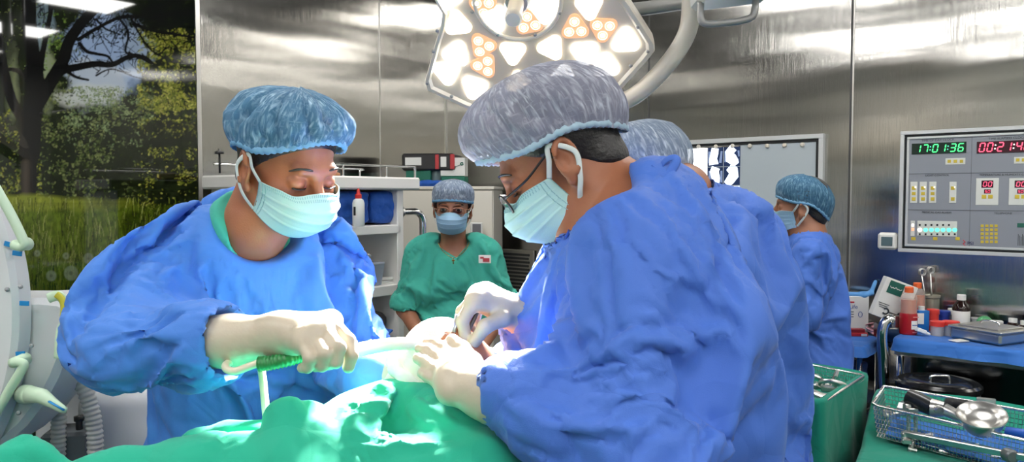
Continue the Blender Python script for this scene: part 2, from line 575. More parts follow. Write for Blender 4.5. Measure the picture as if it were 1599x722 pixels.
# ------------------------------------------------------------------ woodland mural on the left wall (a printed glossy sheet)
def paint_mural():
    X0, Y0, W, H = -130, -60, 446, 860
    rs = np.random.RandomState(11)
    yy, xx = np.mgrid[0:H, 0:W].astype(np.float64)
    px = xx + X0; py = yy + Y0
    def c(r, g, b): return np.array(lin((r / 255, g / 255, b / 255)))
    img = np.zeros((H, W, 3))
    nz = fbm(np.stack([px / 26, py / 26, px * 0], -1), 5)
    nz2 = fbm(np.stack([px / 7, py / 7, px * 0 + 3], -1), 4)
    base = c(22, 30, 16)[None, None] * (0.5 + nz[..., None]) + c(70, 84, 34)[None, None] * np.clip(nz2 - .5, 0, 1)[..., None] * 1.2
    img[:] = base
    def blend(mask, col):
        m = np.clip(mask, 0, 1)[..., None]
        img[:] = img * (1 - m) + col * m
    def soft(cx, cy, rx, ry, e=.35, nzamp=.5):
        d = np.sqrt(((px - cx) / rx) ** 2 + ((py - cy) / ry) ** 2) + (nz - .5) * nzamp * 2
        return np.clip((1 - d) / e + .5, 0, 1)
    # sky gaps
    blend(soft(165, 85, 62, 70), c(150, 172, 205)); blend(soft(150, 130, 45, 40) * .8, c(186, 196, 206))
    blend(soft(66, 40, 16, 70, .4, .7) * .8, c(120, 140, 150)); blend(soft(70, 110, 18, 50, .5, .7) * .75, c(150, 160, 120))
    blend(soft(18, 130, 10, 60, .6, .7) * .6, c(140, 150, 110))
    blend(soft(215, 75, 26, 45) * .8, c(150, 168, 190)); blend(soft(140, 150, 50, 18) * .6, c(205, 208, 196))
    # dark canopy mass, top right
    blend(soft(280, 25, 70, 40) * .92, c(18, 22, 18)); blend(soft(-40, 60, 60, 160) * .8, c(24, 30, 18))
    def leaves(n, x0, x1, y0, y1, cols, smin_, smax_, dens=None):
        for _ in range(n):
            x = rs.uniform(x0, x1); y = rs.uniform(y0, y1)
            if dens is not None and rs.rand() > dens(x, y): continue
            a = rs.uniform(0, PI); r1 = rs.uniform(smin_, smax_); r2 = r1 * rs.uniform(.35, .7)
            R = int(r1 + 2); ix = int(x - X0); iy = int(y - Y0)
            xa, xb, ya, yb = max(ix - R, 0), min(ix + R + 1, W), max(iy - R, 0), min(iy + R + 1, H)
            if xb <= xa or yb <= ya: continue
            gx = np.arange(xa, xb)[None, :] - (x - X0); gy = np.arange(ya, yb)[:, None] - (y - Y0)
            u = gx * math.cos(a) + gy * math.sin(a); v = -gx * math.sin(a) + gy * math.cos(a)
            m = np.clip(1.4 - ((u / r1) ** 2 + (v / r2) ** 2), 0, 1)[..., None] * rs.uniform(.5, 1)
            col = cols[rs.randint(len(cols))] * rs.uniform(.6, 1.25)
            img[ya:yb, xa:xb] = img[ya:yb, xa:xb] * (1 - m) + col * m
    clump = lambda sc, th, z: (lambda x, y: 1.0 if fbm(np.array([x / sc, y / sc, z]), 3) > th else .12)
    yel = [c(160, 160, 60), c(140, 145, 48), c(190, 186, 90), c(104, 116, 36), c(70, 84, 26)]
    mid = [c(84, 98, 48), c(110, 122, 66), c(58, 74, 32), c(130, 138, 84), c(40, 52, 24)]
    drk = [c(20, 26, 14), c(30, 38, 20), c(14, 18, 10), c(44, 54, 26)]
    leaves(4940, 215, 316, 45, 215, yel, 1.05, 3.10, clump(20, .42, 1.0))
    leaves(4940, 60, 240, 140, 330, mid, 0.84, 2.79, clump(22, .43, 2.0))
    leaves(2850, 100, 240, 135, 230, [c(120, 140, 96), c(146, 160, 110), c(90, 110, 70)], 0.84, 2.17, clump(18, .46, 4.0))
    leaves(3230, 180, 316, 190, 335, drk, 1.40, 4.34, clump(30, .36, 5.0))
    leaves(1330, 215, 312, 230, 330, yel, 0.84, 2.23, clump(20, .5, 6.0))
    leaves(3420, -130, 64, 170, 335, yel + mid, 1.05, 3.10, clump(24, .42, 7.0))
    leaves(2660, -130, 130, -60, 150, drk + mid, 1.05, 3.10, clump(26, .46, 8.0))
    leaves(1900, 90, 300, -30, 60, drk, 1.05, 3.10, clump(24, .42, 9.0))
    leaves(570, 60, 110, 20, 110, [c(120, 150, 60), c(90, 120, 50)], 1.05, 2.48, clump(20, .5, 10.0))
    # tree trunk and branches
    bark = c(20, 20, 20)
    def stroke(pts, w0, w1, col=bark, k=10, jit=1.0):
        path = smooth_path([np.array([p[0], p[1], 0.0]) for p in pts], k)
        n = len(path)
        for i, q in enumerate(path):
            w = (w0 + (w1 - w0) * i / max(n - 1, 1)) * .5
            R = int(w + 2); x = q[0] + rs.uniform(-jit, jit) * .3; y = q[1]
            ix = int(x - X0); iy = int(y - Y0)
            xa, xb, ya, yb = max(ix - R, 0), min(ix + R + 1, W), max(iy - R, 0), min(iy + R + 1, H)
            if xb <= xa or yb <= ya: continue
            gx = np.arange(xa, xb)[None, :] - (x - X0); gy = np.arange(ya, yb)[:, None] - (y - Y0)
            m = np.clip(w + .5 - np.sqrt(gx ** 2 + gy ** 2), 0, 1)[..., None]
            img[ya:yb, xa:xb] = img[ya:yb, xa:xb] * (1 - m) + col * m
    stroke([(44, 330), (45, 270), (46, 215), (50, 160), (52, 100), (46, 40), (44, -60)], 24, 22, k=40)
    stroke([(46, 240), (50, 180), (56, 140), (52, 110)], 33, 28, k=40)
    stroke([(52, 175), (78, 130), (98, 95), (108, 65), (128, 35), (165, -5), (190, -50)], 22, 13, k=30)
    stroke([(40, 190), (20, 160), (4, 100), (-6, 40), (-20, -50)], 16, 14, k=30)
    stroke([(48, 130), (30, 112), (14, 108)], 9, 5, k=24)
    stroke([(62, 120), (66, 85), (72, 55), (80, 10), (84, -50)], 10, 6, k=24)
    stroke([(86, 120), (100, 110), (125, 104), (150, 100), (175, 101), (198, 90), (215, 88), (236, 98)], 13, 5, k=24)
    stroke([(196, 90), (210, 86), (228, 90), (240, 100)], 6, 3, k=16)
    stroke([(124, 68), (135, 80), (150, 84), (168, 88), (176, 98)], 6, 3, k=16)
    stroke([(100, 108), (118, 120), (138, 125)], 6, 3, k=16)
    stroke([(150, 118), (175, 108), (210, 120), (240, 126)], 3, 1.5, k=16)
    stroke([(122, 62), (150, 45), (185, 28), (215, 26), (250, 30)], 6, 5, k=20)
    stroke([(185, 28), (200, 50), (196, 80), (206, 84)], 4, 3, k=16)
    stroke([(205, 30), (222, 60), (236, 78), (252, 88)], 4, 2, k=16)
    stroke([(210, 38), (240, 48), (275, 54), (310, 60)], 6, 3, k=16)
    stroke([(150, 30), (165, 45), (188, 54)], 4, 2, k=16); stroke([(146, 28), (158, 60), (172, 84)], 2.5, 1.5, k=16)
    stroke([(240, 26), (275, 22), (312, 18)], 8, 6, k=16); stroke([(222, 20), (250, 8), (290, 0)], 6, 4, k=16)
    for _ in range(170):
        x = rs.uniform(110, 300); y = rs.uniform(15, 115); a = rs.uniform(0, 2 * PI); l = rs.uniform(10, 34)
        stroke([(x, y), (x + l * .5 * math.cos(a) + rs.uniform(-4, 4), y + l * .5 * math.sin(a)), (x + l * math.cos(a), y + l * math.sin(a))], 1.8, .8, k=10)
    for _ in range(90):
        x = rs.uniform(-60, 110); y = rs.uniform(-30, 110); a = rs.uniform(0, 2 * PI); l = rs.uniform(10, 34)
        stroke([(x, y), (x + l * .5 * math.cos(a) + rs.uniform(-4, 4), y + l * .5 * math.sin(a)), (x + l * math.cos(a), y + l * math.sin(a))], 2.2, .8, k=10)
    blend(np.exp(-((px - 40) / 7) ** 2) * np.clip((py - 245) / 8, 0, 1) * np.clip((332 - py) / 6, 0, 1) * .6, c(92, 82, 70))
    for x in (124, 130, 155, 163):
        stroke([(x, 325), (x - 3, 290), (x + rs.uniform(-8, 8), 262)], 3, 1.5, c(30, 26, 18), k=16)
    # meadow
    gm = np.clip((py - 318 - 10 * (nz - .5)) / 14, 0, 1)
    gcol = c(96, 116, 28)[None, None] * np.clip(1.25 - (py - 318) / 190, .35, 1.2)[..., None] * (0.35 + 1.1 * nz2[..., None])
    img[:] = img * (1 - gm[..., None]) + gcol * gm[..., None]
    blend(soft(60, 318, 120, 12, .6) * .7, c(150, 160, 50))
    blend(soft(250, 350, 60, 22, .6) * .7, c(20, 26, 10))
    gc = [c(150, 160, 60), c(112, 132, 40), c(70, 90, 24), c(40, 54, 16), c(180, 184, 100), c(28, 38, 12), c(20, 26, 10)]
    for _ in range(5200):
        x = rs.uniform(X0, X0 + W); t = rs.rand() ** .8; y = 318 + t * 420
        l = rs.uniform(10, 26) * (1 + t); dx = rs.uniform(-6, 6)
        col = gc[rs.randint(len(gc))] * max(.25, 1.15 - (y - 318) / 200) * rs.uniform(.6, 1.2)
        n = int(l)
        for i in range(n):
            f = i / n
            ix = int(x + dx * f * f - X0); iy = int(y - l * f - Y0)
            if 0 <= ix < W and 0 <= iy < H and py[iy, 0] > 308: img[iy, ix] = img[iy, ix] * .3 + col * .7
    img[:] *= np.where(py > 470, np.clip(1 - (py - 470) / 120, .18, 1), 1)[..., None]
    for (x, y, r) in ((80, 431, 9), (111, 427, 12), (138, 404, 9), (169, 424, 11), (58, 396, 6), (103, 400, 6), (190, 420, 6), (160, 428, 7)):
        d = np.sqrt((px - x) ** 2 + ((py - y) * .95) ** 2)
        blend(np.clip((r - d) / 2, 0, 1) * (.28 + .25 * nz2), c(150, 160, 140))
        blend(np.clip((r * .3 - d), 0, 1) * .6, c(60, 64, 50))
        stroke([(x, y + r), (x + 2, y + r + 30), (x, y + r + 60)], 1.2, 1, c(60, 70, 36), k=12)
    img *= np.where(py > 316, .72, .9)[..., None]
    return img, X0, Y0

MUR_IMG, MX0, MY0 = paint_mural()
s_edge = hitL(310, 200)[0]
mur_s0, mur_s1, mur_z0, mur_z1 = s_edge + .012, s_edge + 1.30, 0.25, 2.95
nu, nv = 440, 900
ss = np.linspace(mur_s0, mur_s1, nu); zz = np.linspace(mur_z0, mur_z1, nv)
S, Z = np.meshgrid(ss, zz)
MV = CORNER[None, None] + S[..., None] * LD + 0.008 * RD + Z[..., None] * ZUP
ii = np.arange(nu * nv).reshape(nv, nu)
MF = np.stack([ii[:-1, 1:], ii[:-1, :-1], ii[1:, :-1], ii[1:, 1:]], -1).reshape(-1, 4)
M_MURAL = bpy.data.materials.new('printed_glossy_mural'); M_MURAL.use_nodes = True
_b = M_MURAL.node_tree.nodes['Principled BSDF']
_a = M_MURAL.node_tree.nodes.new('ShaderNodeAttribute'); _a.attribute_name = 'print'
M_MURAL.node_tree.links.new(_a.outputs['Color'], _b.inputs['Base Color'])
_b.inputs['Roughness'].default_value = 0.03
_b.inputs['Specular IOR Level'].default_value = 0.75
mural = mesh_obj('mural', MV.reshape(-1, 3), MF, M_MURAL, smooth=False)
tag(mural, 'glossy woodland photo mural with a tree trunk over grassy meadow on left wall', 'mural')
def project(V):
    V = np.asarray(V) - O_CAM
    c_, s_ = math.cos(PITCH), math.sin(PITCH)
    f = V[..., 1] * c_ - V[..., 2] * s_; u = V[..., 1] * s_ + V[..., 2] * c_
    return 799.5 + FPX * V[..., 0] / f, 361 - FPX * u / f
_px, _py = project(MV.reshape(-1, 3))
fx = np.clip(_px - MX0, 0, MUR_IMG.shape[1] - 1.01); fy = np.clip(_py - MY0, 0, MUR_IMG.shape[0] - 1.01)
ix, iy = fx.astype(int), fy.astype(int); fx -= ix; fy -= iy
_cc = (MUR_IMG[iy, ix] * ((1 - fx) * (1 - fy))[:, None] + MUR_IMG[iy, ix + 1] * (fx * (1 - fy))[:, None]
       + MUR_IMG[iy + 1, ix] * ((1 - fx) * fy)[:, None] + MUR_IMG[iy + 1, ix + 1] * (fx * fy)[:, None])
ca = mural.data.color_attributes.new('print', 'FLOAT_COLOR', 'POINT')
ca.data.foreach_set('color', np.concatenate([_cc, np.ones((len(_cc), 1))], 1).astype(np.float32).ravel())
del MUR_IMG, MV, MF, S, Z
seam('trim_7', WL, s_edge, 0, CEIL, 0.022, M_SEAM, off=.012, frame=FL)
# ------------------------------------------------------------------ cloth and skin materials
def fabric(name, col, rough=0.62, scale=900, dist=0.0004, trans=0.12, crease=(7, 0.028)):
    m = bpy.data.materials.new(name); m.use_nodes = True
    nt = m.node_tree; b = nt.nodes['Principled BSDF']; N = nt.nodes.new; K = nt.links.new
    b.inputs['Roughness'].default_value = rough
    b.inputs['Base Color'].default_value = col
    b.inputs['Sheen Weight'].default_value = 0.12
    b.inputs['Specular IOR Level'].default_value = 0.35
    tc = N('ShaderNodeTexCoord')
    n1 = N('ShaderNodeTexNoise'); n1.inputs['Scale'].default_value = scale; n1.inputs['Detail'].default_value = 1
    # crumpled facets: distance to the edges of large warped cells
    nw = N('ShaderNodeTexNoise'); nw.inputs['Scale'].default_value = crease[0] * .6; nw.inputs['Detail'].default_value = 2
    ad = N('ShaderNodeMixRGB'); ad.blend_type = 'ADD'; ad.inputs[0].default_value = .09
    K(tc.outputs['Object'], nw.inputs['Vector']); K(tc.outputs['Object'], ad.inputs[1]); K(nw.outputs['Color'], ad.inputs[2])
    n2 = N('ShaderNodeTexVoronoi'); n2.feature = 'DISTANCE_TO_EDGE'; n2.inputs['Scale'].default_value = crease[0]
    K(ad.outputs[0], n2.inputs['Vector']); K(tc.outputs['Object'], n1.inputs['Vector'])
    b1 = N('ShaderNodeBump'); b1.inputs['Distance'].default_value = dist; b1.inputs['Strength'].default_value = 0.6
    b2 = N('ShaderNodeBump'); b2.inputs['Distance'].default_value = crease[1]; b2.inputs['Strength'].default_value = 0.5
    K(n1.outputs['Fac'], b1.inputs['Height']); K(n2.outputs['Distance'], b2.inputs['Height'])
    K(b2.outputs[0], b1.inputs['Normal']); K(b1.outputs[0], b.inputs['Normal'])
    if trans:
        tr = N('ShaderNodeBsdfTranslucent'); tr.inputs[0].default_value = col
        mx = N('ShaderNodeMixShader'); mx.inputs[0].default_value = trans
        K(b.outputs[0], mx.inputs[1]); K(tr.outputs[0], mx.inputs[2])
        K(mx.outputs[0], nt.nodes['Material Output'].inputs[0])
    return m

M_GOWN = fabric('blue_gown_fabric', rgb(72, 132, 222))
M_GOWN2 = fabric('royal_blue_gown_fabric', rgb(74, 118, 210))
M_SCRUB = fabric('teal_scrub_cotton', rgb(68, 178, 158), rough=0.8, crease=(8, .025))
M_DRAPE = fabric('green_drape_cotton', rgb(34, 168, 138), rough=0.85, scale=1400, crease=(9, .02), trans=0.05)
M_BLUEPACK = fabric('blue_wrap_fabric', rgb(40, 96, 190), crease=(14, .03))

def skin_mat(name, col, col2):
    m = mat(name, col, 0.48, sss=0.12)
    nt = m.node_tree; b = nt.nodes['Principled BSDF']
    tc = nt.nodes.new('ShaderNodeTexCoord'); n = nt.nodes.new('ShaderNodeTexNoise'); n.inputs['Scale'].default_value = 22; n.inputs['Detail'].default_value = 5
    r = nt.nodes.new('ShaderNodeMixRGB'); r.inputs[1].default_value = col; r.inputs[2].default_value = col2
    nt.links.new(tc.outputs['Object'], n.inputs['Vector']); nt.links.new(n.outputs['Fac'], r.inputs[0]); nt.links.new(r.outputs[0], b.inputs['Base Color'])
    n2 = nt.nodes.new('ShaderNodeTexNoise'); n2.inputs['Scale'].default_value = 350; n2.inputs['Detail'].default_value = 2
    bp = nt.nodes.new('ShaderNodeBump'); bp.inputs['Distance'].default_value = .0006; bp.inputs['Strength'].default_value = .5
    nt.links.new(tc.outputs['Object'], n2.inputs['Vector']); nt.links.new(n2.outputs['Fac'], bp.inputs['Height']); nt.links.new(bp.outputs[0], b.inputs['Normal'])
    return m
M_SKIN = skin_mat('warm_brown_skin', rgb(164, 104, 72), rgb(138, 84, 58))
M_SKIN2 = skin_mat('brown_skin', rgb(166, 112, 84), rgb(142, 94, 70))
M_HAIR = mat('black_hair', rgb(22, 19, 19), 0.45, bump=(160, .002))
M_GLOVE = mat('latex_glove', rgb(186, 175, 156), 0.42, sss=0.08, bump=(40, .0015))
M_MASK = mat('mint_mask_fabric', rgb(182, 220, 216), 0.7, bump=(700, .0004))
M_MASKB = mat('pale_blue_mask_fabric', rgb(150, 186, 214), 0.7, bump=(700, .0004))
M_LOOP = mat('ear_loop_elastic', rgb(206, 214, 212), 0.7)
M_BLACKP = mat('black_plastic', rgb(20, 20, 22), 0.35)
M_LENS = mat('spectacle_lens', (1, 1, 1, 1), 0.02, trans=1.0, spec=0.5)
M_GOLD = mat('gold_chain', rgb(200, 160, 90), 0.25, 1.0)
M_CHROME = mat('polished_steel', (0.78, 0.78, 0.78, 1), 0.12, 1.0)
M_STEEL = mat('satin_steel', (0.62, 0.61, 0.59, 1), 0.28, 1.0)
M_EYEW = mat('eye_white', rgb(215, 208, 200), 0.2)
M_EYEB = mat('eye_iris', rgb(24, 15, 10), 0.1)

def cap_mat(name, c1, c2, alpha, sc=150):
    """thin pleated non-woven: crinkle lines run up the dome, hair shows through"""
    m = bpy.data.materials.new(name); m.use_nodes = True
    nt = m.node_tree; b = nt.nodes['Principled BSDF']; N = nt.nodes.new; K = nt.links.new
    uv = N('ShaderNodeUVMap'); uv.uv_map = 'uv'
    def noise(sx, sy, det, dist=0.0):
        mp = N('ShaderNodeMapping'); mp.inputs['Scale'].default_value = (sx, sy, 1); K(uv.outputs[0], mp.inputs[0])
        n = N('ShaderNodeTexNoise'); n.inputs['Scale'].default_value = 1.0; n.inputs['Detail'].default_value = det; n.inputs['Distortion'].default_value = dist
        K(mp.outputs[0], n.inputs['Vector']); return n
    def ramp(src, p0, p1):
        r = N('ShaderNodeMapRange'); r.inputs['From Min'].default_value = p0; r.inputs['From Max'].default_value = p1; K(src, r.inputs['Value']); return r.outputs[0]
    a = noise(sc * .8, 9, 2, .5); c = noise(30, 34, 3, .6); d = noise(9, 5, 2, .4)
    la = ramp(a.outputs['Fac'], .46, .74); lc = ramp(c.outputs['Fac'], .56, .95)
    mx = N('ShaderNodeMath'); mx.operation = 'MAXIMUM'; K(la, mx.inputs[0]); K(lc, mx.inputs[1])
    ld_ = ramp(d.outputs['Fac'], .3, .7)
    mul = N('ShaderNodeMath'); mul.operation = 'MULTIPLY_ADD'; K(ld_, mul.inputs[0]); mul.inputs[1].default_value = .6; mul.inputs[2].default_value = .4
    fin = N('ShaderNodeMath'); fin.operation = 'MULTIPLY'; K(mx.outputs[0], fin.inputs[0]); K(mul.outputs[0], fin.inputs[1])
    mc = N('ShaderNodeMixRGB'); mc.inputs[1].default_value = c1; mc.inputs[2].default_value = c2
    K(fin.outputs[0], mc.inputs[0]); K(mc.outputs[0], b.inputs['Base Color'])
    b.inputs['Roughness'].default_value = .65; b.inputs['Specular IOR Level'].default_value = .2
    bp = N('ShaderNodeBump'); bp.inputs['Distance'].default_value = .0022; bp.inputs['Strength'].default_value = .7
    K(fin.outputs[0], bp.inputs['Height']); K(bp.outputs[0], b.inputs['Normal'])
    al = N('ShaderNodeMath'); al.operation = 'MULTIPLY_ADD'; al.inputs[1].default_value = .45; al.inputs[2].default_value = alpha; al.use_clamp = True
    K(fin.outputs[0], al.inputs[0]); K(al.outputs[0], b.inputs['Alpha'])
    return m
M_CAPB = cap_mat('sheer_blue_cap', rgb(86, 138, 176), rgb(176, 208, 228), .62)
M_CAPG = cap_mat('sheer_pale_cap', rgb(142, 144, 162), rgb(192, 197, 210), .72)
M_CAPL = cap_mat('sheer_light_cap', rgb(140, 158, 182), rgb(206, 216, 228), .6)
M_CAPT = cap_mat('sheer_teal_blue_cap', rgb(70, 120, 156), rgb(140, 180, 200), .62)
M_BAND = mat('cap_elastic_band', rgb(110, 160, 196), .7)
M_BANDP = mat('pale_cap_band', rgb(158, 184, 200), .7)

# ------------------------------------------------------------------ head, cap, mask ... in head space: x forward, y to the person's left, z up
class Head:
    def __init__(s, O, yaw, pitch=0, roll=0, sc=1.0):
        s.R = rotz3(math.radians(yaw)) @ roty3(math.radians(pitch)) @ rotx3(math.radians(roll)); s.O = np.asarray(O, float); s.sc = sc
    @staticmethod
    def from_point(loc, world, yaw, pitch, roll=0, sc=1.0):
        h = Head((0, 0, 0), yaw, pitch, roll, sc)
        h.O = np.asarray(world) - h.R @ (np.asarray(loc) * sc)
        return h
    def w(s, p): return s.O + s.R @ (np.asarray(p, float) * s.sc)
    def wa(s, A): return s.O + (np.asarray(A, float) * s.sc) @ s.R.T

def add_head(B, h, neck_to, neck_r=.058, female=False):
    sc = h.sc; w = h.w; R = h.R
    E = lambda c, r, k=.02, sub=False, R2=None: B.ell(w(c), np.array(r) * sc, R if R2 is None else R @ R2, k * sc, sub)
    C = lambda a, b, ra, rb=None, k=.02, sub=False: B.cap(w(a), w(b), ra * sc, (ra if rb is None else rb) * sc, k * sc, sub)
    E((-.012, 0, .045), (.098, .077, .086))
    E((.035, 0, -.024), (.060, .060, .076), .03)
    E((.044, 0, -.074), (.043, .043, .031), .03)
    for s in (-1, 1):
        C((-.008, s * .058, -.046), (.05, s * .033, -.078), .014, .013, .025)        # jaw line
        E((.056, s * .043, -.022), (.024, .020, .018), .02)                            # cheek bone
    C((.086, -.032, .026), (.086, .032, .026), .011, .011, .02)                     # brow ridge
    for s in (-1, 1):
        E((.094, s * .033, .004), (.014, .021, .013), .014, True)                    # socket
        E((.077, s * .033, .003), (.0145, .017, .0135), .004)                        # eyeball under lid
    C((.092, 0, .008), (.113, 0, -.026), .0085, .012, .012)                          # nose
    for s in (-1, 1): E((.1, s * .012, -.031), (.012, .008, .008), .008)
    C((.086, -.018, -.056), (.086, .018, -.056), .007, .007, .012)                  # lips
    ty = -.0 if female else 0
    for s in (-1, 1):                                                                # ears
        R2 = rotz3(s * .35) @ roty3(-.18)
        E((-.006, s * .079, -.004), (.019, .007, .032), .006, False, R2)
        pts = []
        for q in range(11):
            a = -.9 + 4.0 * q / 10
            pts.append(w(np.array([-.008, s * .0835, -.001]) + R2 @ np.array([.0175 * math.cos(a + 1.2), s * .002, .029 * math.sin(a + 1.2)])))
        B.chain(pts, .0042 * sc, .004 * sc)
        E((-.002, s * .087, -.003), (.009, .006, .014), .004, True, R2)
        E((.003, s * .078, -.034), (.008, .006, .009), .006)
    C((-.03, 0, -.05), (-.035, 0, -.09), neck_r + .002, neck_r, .03)
    B.cap(w((-.035, 0, -.09)), neck_to, neck_r * sc, neck_r * sc * 1.08, .03)

def add_hair(h, name, parent, m=M_HAIR, off=.005, n=(.62, 0, -.78), p0=(.072, 0, .057)):
    B = Body(); sc = h.sc
    B.ell(h.w((-.014, 0, .045)), np.array((.098 + off, .077 + off, .086 + off)) * sc, h.R, 0)
    B.ell(h.w((-.052, 0, -.03)), np.array((.05, .062, .05)) * sc, h.R, .02)
    B.half(h.w(p0), h.R @ nrm(n), .006)
    return B.build(name, .006, m, parent)

def make_cap(h, parent, m, rim, Hh, puff=1.16, back=.03, seed=0, sag=0.0, lean=0.0, na=150, nv=56, fold=.004, nfold=9, band=True, bandm=None, name='surgical_cap', label=None):
    """rim: (front (x,z), side (y,z), back (x,z)) in head space; Hh dome height above the rim plane"""
    (fx, fz), (sy, sz), (bx, bz) = rim
    cx = (fx + bx) / 2; rx = (fx - bx) / 2
    prof = smooth_path([np.array(p, float) for p in ((1.0, -.02), (1.02, .03), ((1 + puff) / 2 + .01, .11), (puff, .30), (puff * .97, .52), (puff * .83, .75), (puff * .56, .92), (puff * .27, .985), (.001, 1.0))], 10)
    prof = np.array(prof); d = np.r_[0, np.cumsum(np.linalg.norm(np.diff(prof, axis=0), axis=1))]; d /= d[-1]
    vv = np.linspace(0, 1, nv)
    rad = np.interp(vv, d, prof[:, 0]); hh = np.interp(vv, d, prof[:, 1])
    aa = np.arange(na) * 2 * PI / na
    A, V_ = np.meshgrid(aa, vv); RA = rad[:, None] * np.ones(na); HA = hh[:, None] * np.ones(na)
    ca, sa = np.cos(A), np.sin(A)
    zr = np.where(ca >= 0, sz + (fz - sz) * ca ** 2, sz + (bz - sz) * ca ** 2)
    # pleats gathered at the band and long soft folds up the dome
    rs = np.random.RandomState(seed)
    ph = rs.rand() * 9
    pl = np.sin(A * 46 + 2.2 * np.sin(A * 5 + ph)) * .0022 * np.clip(1 - HA * 1.5, .0, 1) * np.clip(V_ * 12, .2, 1)
    n1 = fbm(np.stack([ca * 2.2 + 9 + seed, sa * 2.2 + 9, HA * 1.3 + 4], -1), 3) - .5
    fo = (np.abs(np.sin(A * nfold / 2 + n1 * 7 + HA * 1.2)) ** .7 - .6) * fold * np.clip(HA * 3.2, 0, 1) * np.clip((1.02 - HA) * 2.6, 0, 1)
    n2 = (fbm(np.stack([ca * 7 + 3, sa * 7 + 3, HA * 5 + seed], -1), 3) - .5) * .006 * np.clip((1.02 - HA) * 4, 0, 1)
    rr = RA * (1 + np.clip(-ca, 0, 1) * back / max(rx, .01) * np.clip(np.sin(np.clip(HA, 0, 1) * PI), 0, 1))
    off = pl + fo + n2
    X = cx + lean * HA + (rx * rr + off) * ca; Y = (sy * rr + off) * sa
    Z = zr * (1 - HA * .9) + (Hh + sz * .9 * 0) * HA + off * HA - sag * np.clip(-ca, 0, 1) * np.sin(np.clip(V_ * 2.2, 0, 1) * PI)
    L = np.stack([X, Y, Z], -1).reshape(-1, 3)
    F = np.array([(j * na + i, j * na + (i + 1) % na, (j + 1) * na + (i + 1) % na, (j + 1) * na + i) for j in range(nv - 1) for i in range(na)])
    o = mesh_obj(name, h.wa(L), F, m, parent, True, label)
    ul = o.data.uv_layers.new(name='uv')
    uvs = []
    for j in range(nv - 1):
        for i in range(na):
            uvs += [(i / na, vv[j]), ((i + 1) / na, vv[j]), ((i + 1) / na, vv[j + 1]), (i / na, vv[j + 1])]
    ul.data.foreach_set('uv', np.array(uvs, dtype=np.float32).ravel())
    if band:
        b = MB(); pts = []
        for i in range(180):
            a = 2 * PI * i / 180; c_, s_ = math.cos(a), math.sin(a)
            z = sz + (fz - sz) * c_ ** 2 if c_ >= 0 else sz + (bz - sz) * c_ ** 2
            k = 1.005 + .012 * math.sin(i * 180 / 4.0)
            pts.append(h.w((cx + rx * k * c_, sy * k * s_, z + .004 + .0016 * math.sin(i * 2.1))))
        b.tube(pts, .0042 * h.sc, 6, closed=True, flat=(1, 1.5))
        b.build('elastic_band', bandm or M_BAND, o, True)
    return o

